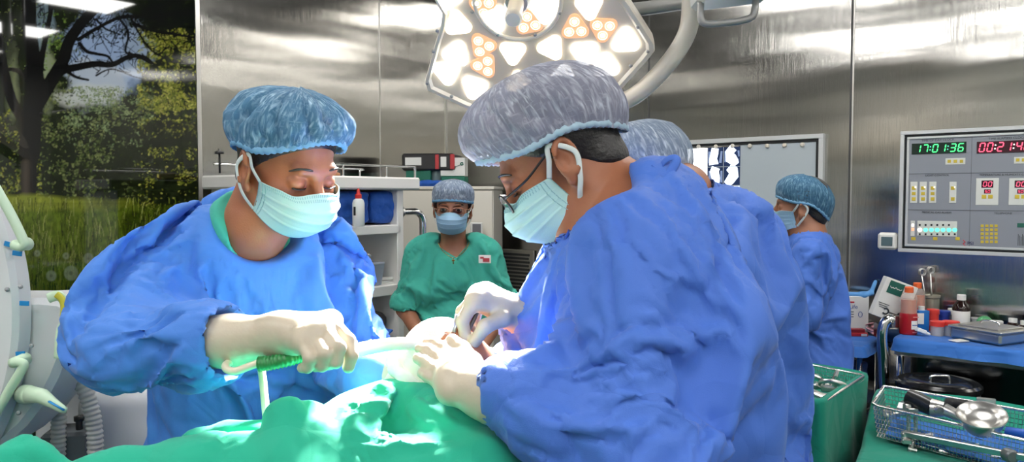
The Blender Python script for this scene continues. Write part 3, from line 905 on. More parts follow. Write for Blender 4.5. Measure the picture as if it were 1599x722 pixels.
def make_mask(h, parent, m, label=None, gape=0.0, name='surgical_mask', top=(.112, -.006), mid=(.130, -.056), bot=(.083, -.105), loops=(1, -1), edge=(.030, .0735, -.012, -.076), writing=False):
    nu, nv = 60, 44
    U, V_ = np.meshgrid(np.linspace(-1, 1, nu), np.linspace(0, 1, nv))
    cu = np.cos(U * PI / 2) ** .72
    # centre profile (quadratic through three points)
    t = V_
    xc = top[0] * (1 - t) * (1 - 2 * t) + mid[0] * 4 * t * (1 - t) + bot[0] * t * (2 * t - 1)
    zc = top[1] * (1 - t) * (1 - 2 * t) + mid[1] * 4 * t * (1 - t) + bot[1] * t * (2 * t - 1)
    ex, ey, ez0, ez1 = edge
    xe = ex - .018 * t; ze = ez0 + (ez1 - ez0) * t
    X = xe + (xc - xe) * cu; Y = (ey - .010 * t) * np.sin(U * PI / 2) * (1 - .04 * np.sin(t * PI)); Z = ze + (zc - ze) * cu ** 1.3
    # pinch along the nose: the top edge dips beside the nose
    Z -= .009 * np.exp(-((np.abs(U) - .42) / .2) ** 2) * np.clip(1 - t * 3, 0, 1); X -= .003 * np.exp(-((np.abs(U) - .4) / .2) ** 2) * np.clip(1 - t * 3, 0, 1)
    pl = np.zeros_like(t)
    for c_ in (.3, .5, .7):
        pl += .0030 * np.clip(1 - (t - c_) / .09, 0, 1) * (t >= c_)
    n = (fbm(np.stack([U * 2.5 + 4, t * 3 + 2, t * 0 + 1], -1), 3) - .5) * .007 * cu
    pl = pl * np.clip(1.15 - np.abs(U) ** 4, 0, 1) + n
    X += pl * np.cos(U * 1.2); Y += pl * np.sin(U * 1.2)
    rimz = ((t < .035) | (t > .965)) * .0012
    X += rimz
    F = np.array([(j * nu + i, (j + 1) * nu + i, (j + 1) * nu + i + 1, j * nu + i + 1) for j in range(nv - 1) for i in range(nu - 1)])
    L = np.stack([X, Y, Z], -1)
    o = mesh_obj(name, h.wa(L.reshape(-1, 3)), F, m, parent, True, label)
    sd = o.modifiers.new('thickness', 'SOLIDIFY'); sd.thickness = .0012; sd.offset = 0
    # stitched border: rows of small welds along the top and sides
    b = MB()
    for s in loops:
        j0, j1 = int(nv * .04), int(nv * .95)
        i_ = 0 if s < 0 else nu - 1
        a0 = L[j0, i_]; a1 = L[j1, i_]
        ear_t = np.array([.004, s * .0865, .028]); ear_m = np.array([-.024, s * .087, .0]); ear_b = np.array([-.012, s * .084, -.034])
        m1 = (a0 + ear_t) / 2 + np.array([0, s * .004, 0.0]); m2 = (a1 + ear_b) / 2 + np.array([0, s * .004, 0])
        path = smooth_path([a0, m1, ear_t, ear_m, ear_b, m2, a1], 6)
        bb = MB(); bb.tube([h.w(p) for p in path], .0042 * h.sc, 8, flat=(1.0, .3), up=h.R[:, 1])
        bb.build('ear_loop', M_LOOP, o, True)
    w = MB()
    def weld(u, v):
        i = int(round((u + 1) / 2 * (nu - 1))); j = int(round(v * (nv - 1)))
        p = L[j, i] + np.array([.0012 * math.cos(u * 1.3), .0012 * math.sin(u * 1.3), 0])
        q = L[min(j + 1, nv - 1), i] - L[j, i]; q = q / np.linalg.norm(q) * .0011
        w.tube([h.w(p - q), h.w(p + q)], .0006, 5)
    for r in range(4):
        for q in range(0, 58): weld(-.97 + q * 1.94 / 57, .03 + r * .028)
    for s in (-1, 1):
        for q in range(34):
            for r in range(3): weld(s * (.985 - .034 * r), .05 + q * .9 / 33)
    w.build('weld_seam', M_WELD, o, False)
    return o
M_WELD = mat('mask_weld_line', rgb(140, 186, 190), .8)

def make_brows_eyes(h, parent, open_=False):
    for s in (-1, 1):
        b = MB()
        pts = [h.w(p) for p in smooth_path([np.array((.093, s * .012, .027)), np.array((.0965, s * .026, .0325)), np.array((.088, s * .043, .031)), np.array((.078, s * .053, .024))], 5)]
        b.tube(pts, [.0022 * h.sc + .0016 * h.sc * math.sin(PI * i / (len(pts) - 1)) for i in range(len(pts))], 8, flat=(1.0, .6))
        b.build('eyebrow', M_HAIR, parent, True)
        if open_:
            e = MB(); e.lathe([(0, .0165), (.004, .016), (.009, .0137), (.0115, .011)], h.w((.077, s * .033, .003)), h.R @ roty3(PI / 2) @ np.eye(3), 20)
            e = MB()
            c = np.array((.0795, s * .033, .003))
            e.lathe([(.0001, .0142), (.005, .0133), (.0095, .0106), (.0125, .0065)], h.w(c), h.R @ roty3(PI / 2) @ np.diag([.62, 1, 1]), 20)
            eo = e.build('eyeball', M_EYEW, parent, True)
            k = MB(); k.lathe([(.0001, .0149), (.004, .0145), (.0070, .0130)], h.w(c), h.R @ roty3(PI / 2) @ np.diag([.64, 1, 1]), 18); k.build('iris', M_EYEB, eo, True)
            z0 = .0085; zl = -.004
        else: z0 = -.006
        l = MB()
        pts = [h.w(p) for p in smooth_path([np.array((.0885, s * .019, z0 + .001 - .003 * open_)), np.array((.0935, s * .032, z0)), np.array((.0865, s * .047, z0 + .001 - .003 * open_))], 6)]
        l.tube(pts, .0014 * h.sc, 6); l.build('eyelashes', M_HAIR, parent, True)

def make_glasses(h, parent, rim_m, name='spectacles', dz=0.0, dx=0.0, rw=.024, rh=.017, half=False, label=None):
    b = MB()
    x0 = .112 + dx
    for s in (-1, 1):
        pts = []
        for k in range(28):
            a = 2 * PI * k / 28
            ex = 2.6
            cx_ = np.sign(math.cos(a)) * abs(math.cos(a)) ** (2 / ex); cz_ = np.sign(math.sin(a)) * abs(math.sin(a)) ** (2 / ex)
            if half and math.sin(a) < -.1: pass
            pts.append(h.w((x0 - .006 * (1 + cx_ * s) * .8 + cz_ * .0015, s * .034 + rw * cx_, -.004 + dz + rh * cz_)))
        b.tube(pts, .0019 * h.sc, 6, closed=True)
        b.tube([h.w(p) for p in smooth_path([np.array((x0 - .010, s * .058, .004 + dz)), np.array((.06, s * .080, .008 + dz * .7)), np.array((.01, s * .083, .022 + dz * .2)), np.array((-.012, s * .084, .018))], 5)], .0019 * h.sc, 6)
    b.tube([h.w(p) for p in smooth_path([np.array((x0 - .001, -.0115, .002 + dz)), np.array((x0 + .003, 0, .005 + dz)), np.array((x0 - .001, .0115, .002 + dz))], 5)], .0013 * h.sc, 6)
    g = b.build(name, rim_m, parent, True, label)
    for s in (-1, 1):
        l = MB(); n = 24; V = []
        for off in (.0006, -.0006):
            for k in range(n):
                a = 2 * PI * k / n
                cx_ = np.sign(math.cos(a)) * abs(math.cos(a)) ** (2 / 2.6); cz_ = np.sign(math.sin(a)) * abs(math.sin(a)) ** (2 / 2.6)
                V.append(h.w((x0 + off - .006 * (1 + cx_ * s) * .8 + cz_ * .0015, s * .034 + rw * .97 * cx_, -.004 + dz + rh * .97 * cz_)))
        l.add(V, [tuple(range(n)), tuple(reversed(range(n, 2 * n)))] + [(i, n + i, n + (i + 1) % n, (i + 1) % n) for i in range(n)])
        l.build('lens', M_LENS, g, False)
    return g

def hand(B, wrist, knuckles, fingers, thumb, r=.0092, palm=.0135, wr=.026, k=.005):
    """wrist point, four knuckles, four lists of joints after the knuckle, thumb joints from the palm's side"""
    for i, q in enumerate(knuckles):
        B.cap(wrist, q, wr * (.8 if i in (0, 3) else .86), palm, .016)
    for i in range(3):
        B.cap(knuckles[i], knuckles[i + 1], palm * .95, palm * .95, .012)
    for i, (q, f) in enumerate(zip(knuckles, fingers)):
        rr = r * (1.0, 1.03, .97, .86)[i]
        pts = [q] + list(f)
        for j in range(len(pts) - 1):
            B.cap(pts[j], pts[j + 1], rr * (1.18, 1.02, .96, .9)[min(j, 3)], rr * (1.04, .97, .88, .85)[min(j, 3)], k if j == 0 else .003)
    pts = [lerp(np.asarray(wrist), np.asarray(knuckles[0]), .28)] + list(thumb)
    B.cap(pts[0], pts[1], .016, .0135, .014)
    for j in range(1, len(pts) - 1):
        B.cap(pts[j], pts[j + 1], (.0125, .0108, .0098)[min(j - 1, 2)], (.0112, .0098, .009)[min(j - 1, 2)], .006)

def cloth_settle(o, colliders, pin_w, frames=16, shrink=-.08, grav=.5, tension=25.0, bend=1.2, mass=.25, press=0.0, dist=.004):
    """let a garment buckle and hang on the body under it, then keep the resting shape as a plain mesh"""
    try:
        for c in colliders:
            cm = c.modifiers.new('col', 'COLLISION'); c.collision.thickness_outer = dist; c.collision.cloth_friction = 8
        vg = o.vertex_groups.new(name='pin')
        n = len(o.data.vertices); co = np.empty(n * 3, dtype=np.float32); o.data.vertices.foreach_get('co', co); co = co.reshape(-1, 3) + np.array(o.location)
        w = np.clip(pin_w(co), 0, 1)
        for lv in range(1, 11):
            ids = np.nonzero(np.round(w * 10).astype(int) == lv)[0]
            if len(ids): vg.add(ids.tolist(), lv / 10.0, 'REPLACE')
        m = o.modifiers.new('cloth', 'CLOTH'); s = m.settings
        s.quality = 6; s.mass = mass; s.tension_stiffness = tension; s.compression_stiffness = tension; s.shear_stiffness = tension * .4; s.bending_stiffness = bend
        s.tension_damping = 8; s.compression_damping = 8; s.shear_damping = 8; s.bending_damping = 1.0; s.air_damping = 3
        s.vertex_group_mass = 'pin'; s.pin_stiffness = 1.0; s.shrink_min = shrink; s.shrink_max = shrink
        s.effector_weights.gravity = grav
        if press: s.use_pressure = True; s.uniform_pressure_force = press
        m.collision_settings.use_collision = True; m.collision_settings.distance_min = .004; m.collision_settings.collision_quality = 2
        m.collision_settings.use_self_collision = False
        m.point_cache.frame_start = 1; m.point_cache.frame_end = frames
        SC.frame_start = 1; SC.frame_end = frames
        for f in range(1, frames + 1): SC.frame_set(f)
        dg = bpy.context.evaluated_depsgraph_get()
        me = bpy.data.meshes.new_from_object(o.evaluated_get(dg))
        c2 = np.empty(len(me.vertices) * 3, dtype=np.float32); me.vertices.foreach_get('co', c2)
        ok = np.isfinite(c2).all() and np.abs(c2.reshape(-1, 3) + np.array(o.location) - co).max() < .5
        o.modifiers.clear(); o.vertex_groups.clear()
        if ok:
            old = o.data; nm = old.name; o.data = me; bpy.data.meshes.remove(old); me.name = nm
            me.polygons.foreach_set('use_smooth', [True] * len(me.polygons))
    except Exception as e:
        print('cloth', o.name, e); o.modifiers.clear()
    for c in colliders: c.modifiers.clear()
    SC.frame_set(1)
# ================================================================== surgeon in front, seen from his left side, bent over the knee
def mid(a, b, t=.5): return lerp(np.asarray(a, float), np.asarray(b, float), t)
def legs(B, hx, hy, hz, ax, gap=.10, shoe=.06, fwd=(0, 1, 0)):
    ax = nrm(ax); f = nrm(fwd)
    for s in (-1, 1):
        p = np.array([hx, hy, hz]) + ax * gap * s
        kn = np.array([p[0], p[1], .48]) + f * .02; an = np.array([p[0], p[1], .09]) - f * .02
        B.cap(p, kn, .085, .06, .04); B.cap(kn, an, .058, .042, .03)
        B.cap(an + np.array([0, 0, -.05]), an + f * .16 + np.array([0, 0, -.055]), .04, .035, .03)

def near_w(co, pts_r):
    w = np.zeros(len(co))
    for p, r0, r1 in pts_r:
        d = np.linalg.norm(co - np.asarray(p), axis=1)
        w = np.maximum(w, np.clip((r1 - d) / (r1 - r0), 0, 1))
    return w

HM = Head.from_point((-.006, .081, -.004), P(884, 250, 1.14), 176, 33, 0, .97)
neckM = P(990, 322, 1.19)
shN = P(985, 405, 1.05); elN = P(985, 668, .955); wrN = P(775, 608, 1.02)
shF = P(985, 400, 1.36); elF = P(905, 590, 1.36); wrF = P(812, 500, 1.25)
B = Body()
add_head(B, HM, neckM, .060)
B.ell(P(1000, 420, 1.2), (.125, .19, .13), None, .05)
B.ell(P(985, 560, 1.2), (.13, .16, .19), None, .06)
B.ell(P(985, 760, 1.22), (.14, .17, .18), None, .06)
hipM = P(985, 800, 1.22)
B.chain([shN, elN, wrN], [.052, .045, .03], .03)
B.chain([shF, elF, wrF], [.052, .045, .03], .03)
legs(B, hipM[0], hipM[1], hipM[2], (0, 1, 0), .10, fwd=(-1, 0, 0))
hw = HM.O
main = B.build('person', .014, M_SKIN, fine=(hw - .15, hw + np.array([.17, .15, .17]), .0036), origin=(hipM[0], hipM[1], 0))
tag(main, 'bent surgeon in spectacles and royal blue gown operating, in front, seen from side', 'person')

# gown
def gown_M():
    G = Body()
    G.ell(P(1022, 400, 1.2), (.125, .205, .135), rotz3(0) @ roty3(-.35), .05)
    G.ell(P(1000, 530, 1.2), (.158, .185, .20), None, .07)
    G.ell(P(993, 690, 1.21), (.165, .185, .22), None, .08)
    a = P(995, 760, 1.22)
    G.ell((a[0], a[1], .95), (.185, .2, .3), None, .08)
    G.cap((a[0], a[1], .95), (a[0], a[1], .5), .19, .22, .06)
    G.cap(P(1000, 330, 1.19), P(990, 360, 1.19), .085, .10, .05)
    G.chain([shN, mid(shN, elN), elN], [.088, .086, .082], .045)
    G.chain([elN, mid(elN, wrN), P(792, 612, 1.015)], [.082, .074, .052], .03)
    G.chain([shF, elF, P(835, 515, 1.27)], [.085, .08, .055], .04)
    # the far side of the gown stands off the chest
    G.cap(P(880, 400, 1.24), P(830, 600, 1.2), .05, .045, .05)
    # neck opening and cuffs
    G.cap(HM.w((-.035, 0, -.06)), neckM + np.array([0.012, 0, -.01]), .064, .072, .018, True)
    G.cap(P(770, 612, 1.015), P(800, 615, 1.01), .034, .034, .008, True)
    G.cap(P(895, 318, 1.16), P(930, 300, 1.12), .05, .05, .022, True)
    return G
g = gown_M().build('gown', .0086, M_GOWN2, main, fn=None)
zb = .62
cloth_settle(g, [main], lambda co: np.maximum(near_w(co, [(neckM, .085, .13), (P(930, 300, 1.12), .07, .10), (P(785, 612, 1.015), .05, .09), (P(830, 512, 1.27), .05, .09)]), (co[:, 2] < .75) * 1.0), 18, -.14, .55, bend=.35)

# cap, hair, mask, spectacles
add_hair(HM, 'hair', main)
make_cap(HM, main, M_CAPG, ((.114, .072), (.092, .034), (-.116, -.014)), .158, 1.10, .016, 3, .006, .0, fold=.007, nfold=11, bandm=M_BANDP, label='bulging sheer grey-white cap')
make_mask(HM, main, M_MASK)
make_glasses(HM, main, M_BLACKP, dz=-.006, dx=.004)
make_brows_eyes(HM, main)

# gloved hands
M_GLOVE_L = M_GLOVE
def glove(name, parent, B, cuff=None, label=None, vox=.0027):
    return B.build(name, vox, M_GLOVE, parent, label=label)
# far (right) hand holding the blade from above
G = Body()
wr = P(818, 497, 1.24)
kn = [P(742, 470, 1.185), P(748, 461, 1.205), P(758, 458, 1.225), P(768, 462, 1.245)]
fi = [[P(722, 500, 1.175), P(726, 523, 1.18), P(735, 540, 1.185)],
      [P(722, 487, 1.20), P(719, 512, 1.20), P(727, 533, 1.205)],
      [P(733, 480, 1.23), P(727, 505, 1.23), P(738, 520, 1.225)],
      [P(746, 485, 1.25), P(741, 508, 1.25), P(750, 518, 1.24)]]
th = [P(785, 498, 1.19), P(758, 510, 1.165), P(741, 534, 1.17)]
hand(G, wr, kn, fi, th, .0098, .0145, .028)
G.cap(P(860, 512, 1.27), wr, .040, .029, .02)
glove('glove', main, G)
# near (left) hand pressing on the knee, back of the hand towards us
G = Body()
wr = P(762, 615, 1.02)
kn = [P(712, 566, 1.07), P(704, 580, 1.05), P(700, 596, 1.035), P(702, 612, 1.025)]
fi = [[P(692, 545, 1.10), P(678, 537, 1.115), P(668, 536, 1.125)],
      [P(684, 558, 1.085), P(668, 548, 1.10), P(657, 545, 1.11)],
      [P(680, 577, 1.06), P(663, 565, 1.08), P(653, 560, 1.09)],
      [P(684, 598, 1.04), P(668, 588, 1.055), P(659, 583, 1.07)]]
th = [P(738, 566, 1.06), P(722, 545, 1.09), P(706, 532, 1.11)]
hand(G, wr, kn, fi, th, .0098, .016, .031)
G.cap(P(815, 628, 1.0), wr, .038, .033, .02)
for q in range(6):      # rolled creases of the glove at the wrist
    c_ = mid(P(800, 625, 1.005), wr, .25 + .13 * q)
    d_ = nrm(wr - P(800, 625, 1.005))
    G.ell(c_, (.0035, .0385, .0385), np.stack([d_, nrm(np.cross(d_, ZUP)), nrm(np.cross(d_, np.cross(d_, ZUP)))], 1), .004)
glove('glove', main, G)
# neck ties of the gown
b = MB()
t0 = P(1046, 262, 1.12)
for (pts, w) in (([(1038, 274), (1032, 262), (1040, 250), (1052, 246), (1056, 252), (1048, 266), (1040, 274)], .007), ([(1040, 273), (1049, 282), (1062, 290)], .006), ([(1040, 273), (1030, 268), (1016, 258)], .006)):
    b.tube(smooth_path([P(x, y, 1.135 - .004 * i) for i, (x, y) in enumerate(pts)], 5), w, 8, flat=(.25, 1.0), up=(0, 1, 0))
b.build('neck_tie', M_GOWN2, g, True)

# ================================================================== surgeon on the left, facing right, holding the light tube
HL = Head.from_point((-.006, -.081, -.004), P(383, 265, 1.37), -37, 22, 3, 1.0)
neckL = P(400, 352, 1.46)
shR = P(262, 405, 1.47); elR = P(188, 550, 1.22); wrR = P(425, 528, 1.14)
shL = P(515, 408, 1.62); elL = P(562, 570, 1.52); wrL = P(585, 592, 1.34)
fL = np.array([.72, -.69, 0]); sL = np.array([-.69, -.72, 0]); RL = np.stack([fL, -sL, ZUP], 1)
B = Body()
add_head(B, HL, neckL, .058)
cL = P(385, 440, 1.56)
B.ell(cL, (.11, .18, .15), RL, .05)
B.ell(P(375, 590, 1.56), (.11, .15, .2), RL, .06)
hipL = P(372, 720, 1.57)
B.ell(hipL, (.12, .16, .16), RL, .06)
B.chain([shR, elR, wrR], [.05, .043, .031], .03)
B.chain([shL, elL, wrL], [.05, .043, .031], .03)
legs(B, hipL[0], hipL[1], hipL[2], sL, .10, fwd=fL)
hw = HL.O
left = B.build('person', .014, M_SKIN, fine=(hw - .15, hw + np.array([.15, .15, .17]), .0036), origin=(hipL[0], hipL[1], 0))
tag(left, 'standing surgeon in light blue gown holding a bright tube, beside the white machine', 'person')
def gown_L():
    G = Body()
    G.ell(P(392, 450, 1.55), (.135, .205, .16), RL, .05)
    G.ell(P(395, 590, 1.56), (.145, .19, .22), RL, .08)
    G.ell(P(395, 720, 1.57), (.155, .19, .25), RL, .08)
    a = hipL
    G.cap((a[0], a[1], .95), (a[0], a[1], .5), .19, .22, .08)
    G.cap(mid(shR, neckL, .5), mid(shL, neckL, .5), .068, .068, .05)
    G.chain([shR, mid(shR, elR), elR], [.076, .086, .084], .045)
    G.chain([elR, mid(elR, wrR, .35), mid(elR, wrR, .62)], [.084, .084, .066], .03)
    G.chain([shL, elL, wrL], [.085, .08, .058], .04)
    G.cap(HL.w((-.035, 0, -.06)) + fL * .012, neckL + fL * .022 + np.array([0, 0, .012]), .066, .080, .016, True)
    dd = nrm(wrR - elR)
    G.cap(mid(elR, wrR, .50), mid(elR, wrR, .9), .040, .062, .006, True)
    return G
g = gown_L().build('gown', .0086, M_GOWN, left)
cloth_settle(g, [left], lambda co: np.maximum(near_w(co, [(neckL, .09, .13), (mid(elR, wrR, .62), .05, .085), (wrL, .06, .09)]), (co[:, 2] < .75) * 1.0), 18, -.14, .55, bend=.35)
# scrub collar under the gown and a thin chain
G = Body(); G.cap(HL.w((-.045, 0, -.085)), neckL + np.array([-.012, .012, .004]), .060, .080, .01); G.half(HL.w((-.035, 0, -.118)), HL.R @ nrm((.62, 0, 1)), .004)
G.cap(HL.w((-.02, 0, -.02)), neckL + fL * .035 + np.array([0, 0, -.01]), .05, .066, .006, True)
G.build('scrub_collar', .006, M_SCRUB, left)
add_hair(HL, 'hair', left)
make_cap(HL, left, M_CAPB, ((.104, .084), (.090, .036), (-.112, -.010)), .146, 1.06, .02, 8, .010, 0, fold=.020, nfold=11, label='sheer blue pleated cap')
make_mask(HL, left, M_MASK)
make_brows_eyes(HL, left)
b = MB(); pts = [HL.w(p) for p in smooth_path([np.array((-.075, -.050, -.080)), np.array((-.045, -.064, -.098)), np.array((-.012, -.062, -.125)), np.array((.004, -.05, -.146))], 8)]
b.tube(pts, .0014, 6); b.build('neck_chain', M_GOLD, left, True)

# right hand: fist seen from the back, index finger forward
G = Body()
wr = P(440, 524, 1.135)
kn = [P(516, 503, 1.125), P(503, 514, 1.105), P(489, 524, 1.09), P(472, 534, 1.08)]
fi = [[P(544, 532, 1.095), P(549, 556, 1.085), P(544, 574, 1.085)],
      [P(529, 543, 1.065), P(524, 565, 1.065), P(512, 569, 1.085)],
      [P(508, 553, 1.055), P(503, 571, 1.06), P(493, 572, 1.08)],
      [P(484, 560, 1.05), P(480, 574, 1.055), P(472, 575, 1.075)]]
th = [P(488, 538, 1.155), P(522, 545, 1.15), P(549, 538, 1.135)]
hand(G, wr, kn, fi, th, .0100, .0165, .031)
G.ell(P(468, 520, 1.12), (.042, .024, .024), None, .02)
G.chain([P(308, 536, 1.17), P(360, 533, 1.155), wr], [.042, .037, .031], .02)
glove('glove', left, G)
G = Body()
wr = P(598, 590, 1.34)
kn = [P(640, 574, 1.28), P(643, 582, 1.27), P(645, 590, 1.26), P(644, 598, 1.255)]
fi = [[P(660, 562, 1.25), P(673, 560, 1.225), P(682, 564, 1.21)], [P(664, 574, 1.24), P(677, 575, 1.215), P(685, 578, 1.2)],
      [P(665, 587, 1.23), P(676, 589, 1.21), P(683, 591, 1.2)], [P(661, 599, 1.23), P(671, 601, 1.21), P(677, 602, 1.2)]]
th = [P(622, 562, 1.31), P(640, 552, 1.28), P(654, 548, 1.25)]
hand(G, wr, kn, fi, th, .0098, .0145, .029)
G.cap(P(556, 592, 1.42), wr, .036, .03, .02)
glove('glove', left, G)
# ================================================================== third surgeon, seen from behind, bending left
HT = Head(P(1008, 284, 1.740), 140, 22, -6, 1.0)
neckT = P(1066, 300, 1.670)
B = Body(); add_head(B, HT, neckT, .058)
aT = rotz3(math.radians(150)); RT = aT
B.ell(P(1128, 420, 1.730), (.11, .17, .15), RT, .05); B.ell(P(1150, 560, 1.760), (.12, .15, .2), RT, .06)
hipT = P(1165, 740, 1.780); B.ell(hipT, (.13, .16, .17), RT, .06)
shTn = P(1120, 420, 1.550); elTn = P(1098, 590, 1.560); wrTn = P(1030, 610, 1.600)
shTf = P(1085, 400, 1.930); elTf = P(960, 560, 1.780); wrTf = P(800, 570, 1.450)
B.chain([shTn, elTn, wrTn], [.05, .042, .03], .03); B.chain([shTf, elTf, wrTf], [.05, .042, .03], .03)
legs(B, hipT[0], hipT[1], hipT[2], aT[:, 1], .10, fwd=aT[:, 0])
hw = HT.O
third = B.build('person', .016, M_SKIN2, fine=(hw - .14, hw + np.array([.14, .14, .16]), .005), origin=(hipT[0], hipT[1], 0))
tag(third, 'surgeon partly hidden behind the bent one, back turned, in blue gown and sheer cap', 'person')
G = Body()
G.ell(P(1128, 405, 1.710), (.15, .20, .15), RT, .05); G.ell(P(1150, 540, 1.750), (.145, .175, .2), RT, .07); G.ell(P(1160, 700, 1.770), (.150, .175, .22), RT, .08)
G.cap((hipT[0], hipT[1], .95), (hipT[0], hipT[1], .5), .18, .21, .08)
G.cap(P(1075, 320, 1.670), P(1095, 350, 1.690), .075, .09, .05)
G.chain([shTn, elTn, wrTn], [.088, .08, .055], .045); G.chain([shTf, elTf, wrTf], [.085, .075, .05], .045)
G.cap(HT.w((-.035, 0, -.06)), neckT + np.array([0, 0, -.01]), .063, .07, .006, True)
g = G.build('gown', .0115, M_GOWN2, third)
cloth_settle(g, [third], lambda co: np.maximum(near_w(co, [(neckT, .09, .13), (wrTn, .06, .1), (wrTf, .06, .1)]), (co[:, 2] < .75) * 1.0), 18, -.10, .5)
add_hair(HT, 'hair', third)
make_cap(HT, third, M_CAPL, ((.104, .045), (.088, .03), (-.108, -.018)), .138, 1.05, .014, 21, .012, 0, fold=.005, nfold=12, bandm=M_LOOP, label='sheer pale cap with fine pleats')
make_mask(HT, third, M_MASKB)
make_brows_eyes(HT, third)
# gloved far hand of the third surgeon steadying the leg
G = Body(); wr = wrTf
kn = [P(752, 572, 1.330), P(754, 582, 1.320), P(757, 592, 1.315), P(762, 600, 1.315)]
fi = [[q + np.array([-.022, -.02, .004]), q + np.array([-.036, -.042, -.008]), q + np.array([-.040, -.058, -.02])] for q in kn]
hand(G, wr, kn, fi, [P(775, 555, 1.380), P(757, 552, 1.330), P(746, 556, 1.300)], .0095, .014, .028)
G.cap(P(850, 570, 1.550), wr, .036, .029, .02)
glove('glove', third, G, vox=.004)

# ================================================================== circulating nurse in teal scrubs at the back
HW = Head(P(707, 327, 3.350), -91, 3, -2, .98)
neckW = P(708, 372, 3.400)
RW = rotz3(math.radians(-91))
shWr = P(655, 392, 3.420); elWr = P(633, 482, 3.400); wrWr = P(668, 548, 3.200)
shWl = P(762, 392, 3.420); elWl = P(790, 482, 3.420); wrWl = P(750, 545, 3.220)
B = Body(); add_head(B, HW, neckW, .050, True)
B.ell(P(708, 425, 3.420), (.095, .15, .13), RW, .05); B.ell(P(708, 520, 3.420), (.10, .14, .2), RW, .06)
hipW = P(708, 600, 3.430); B.ell(hipW, (.12, .165, .16), RW, .06)
B.chain([shWr, elWr, wrWr], [.045, .038, .026], .03); B.chain([shWl, elWl, wrWl], [.045, .038, .026], .03)
for wr_, s in ((wrWr, 1), (wrWl, -1)):
    kn = [wr_ + np.array([s * (.02 + .004 * i), -.075, -.012 - .017 * i]) for i in range(4)]
    fi = [[q + np.array([s * .012, -.032, -.008]), q + np.array([s * .02, -.05, -.022]), q + np.array([s * .022, -.06, -.036])] for q in kn]
    hand(B, wr_, kn, fi, [wr_ + np.array([s * .028, -.03, .012]), wr_ + np.array([s * .042, -.055, .012]), wr_ + np.array([s * .05, -.075, .006])], .0085, .012, .024)
legs(B, hipW[0], hipW[1], hipW[2], (1, 0, 0), .09, fwd=(0, -1, 0))
hw = HW.O
woman = B.build('person', .012, M_SKIN2, fine=(hw - .13, hw + np.array([.13, .13, .16]), .0042), origin=(hipW[0], hipW[1], 0))
tag(woman, 'nurse in teal scrub top, glasses and blue mask, standing facing us at the back', 'person')
G = Body()
G.ell(P(709, 430, 3.420), (.125, .185, .15), RW, .05); G.ell(P(709, 520, 3.420), (.125, .17, .2), RW, .07)
G.ell((hipW[0], hipW[1], hipW[2] - .08), (.14, .185, .22), RW, .07)
G.cap(mid(shWr, neckW, .4), mid(shWl, neckW, .4), .06, .06, .04)
G.chain([shWr, mid(shWr, elWr, .92)], [.068, .075], .04); G.chain([shWl, mid(shWl, elWl, .92)], [.068, .075], .04)
for a_, b_ in ((shWr, elWr), (shWl, elWl)): G.cap(mid(a_, b_, .75), mid(a_, b_, 1.25), .052, .066, .008, True)
G.cap(neckW + np.array([0, 0, .06]), neckW + np.array([0, .0, -.015]), .07, .062, .008, True)
vb = P(712, 404, 3.260)      # V of the neckline
for k in range(6):
    t = k / 5; c_ = lerp(neckW + np.array([0, -.06, -.02]), vb, t)
    G.ell(c_, (.072 * (1 - t) + .010, .075, .026), None, .006, True)
g = G.build('scrub_top', .0085, M_SCRUB, woman)
cloth_settle(g, [woman], lambda co: np.maximum(near_w(co, [(neckW, .10, .15), (mid(shWr, elWr, .95), .06, .09), (mid(shWl, elWl, .95), .06, .09)]), (co[:, 2] < .82) * 1.0), 14, -.07, .45)
b = MB()      # woven badge on the chest
p0 = P(757, 405, 3.260); b.box(p0, (.026, .002, .017), bev=.001, mi=0)
b.box(p0 + np.array([.006, -.003, -.003]), (.014, .001, .008), mi=1); b.box(p0 + np.array([-.012, -.003, .006]), (.008, .001, .004), mi=1)
b.build('badge', [M_WHITE, mat('badge_red', rgb(178, 64, 70), .6)], g)
G = Body(); G.ell((hipW[0], hipW[1], .82), (.13, .18, .16), RW, .05)
for s in (-1, 1): G.cap((hipW[0] + .09 * s, hipW[1], .8), (hipW[0] + .09 * s, hipW[1], .12), .10, .085, .05)
G.build('trousers', .016, M_SCRUB, woman)
add_hair(HW, 'hair', woman)
make_cap(HW, woman, M_CAPL, ((.102, .042), (.088, .03), (-.106, -.02)), .130, 1.05, .014, 31, .012, 0, na=110, nv=40, fold=.005, nfold=11, label='pale blue-grey cap gathered at the brow')
make_mask(HW, woman, M_MASKB)
make_brows_eyes(HW, woman, True)
make_glasses(HW, woman, mat('rose_gold_frame', rgb(170, 120, 96), .3, .8), rw=.026, rh=.019)
b = MB(); pts = [P(x, y, 3.295) for x, y in ((683, 380), (690, 392), (700, 400), (708, 403), (716, 400), (726, 392), (732, 380))]
b.tube(smooth_path([p + np.array([0, .035 * (1 - min(1, i / 3, (6 - i) / 3)), 0]) for i, p in enumerate(pts)], 6), .0013, 6)
pc = P(708, 404, 3.290); b.box(pc + np.array([0, 0, -.012]), (.0022, .001, .012)); b.box(pc + np.array([0, 0, -.008]), (.007, .001, .0022))
b.build('cross_necklace', M_GOLD, woman, True)

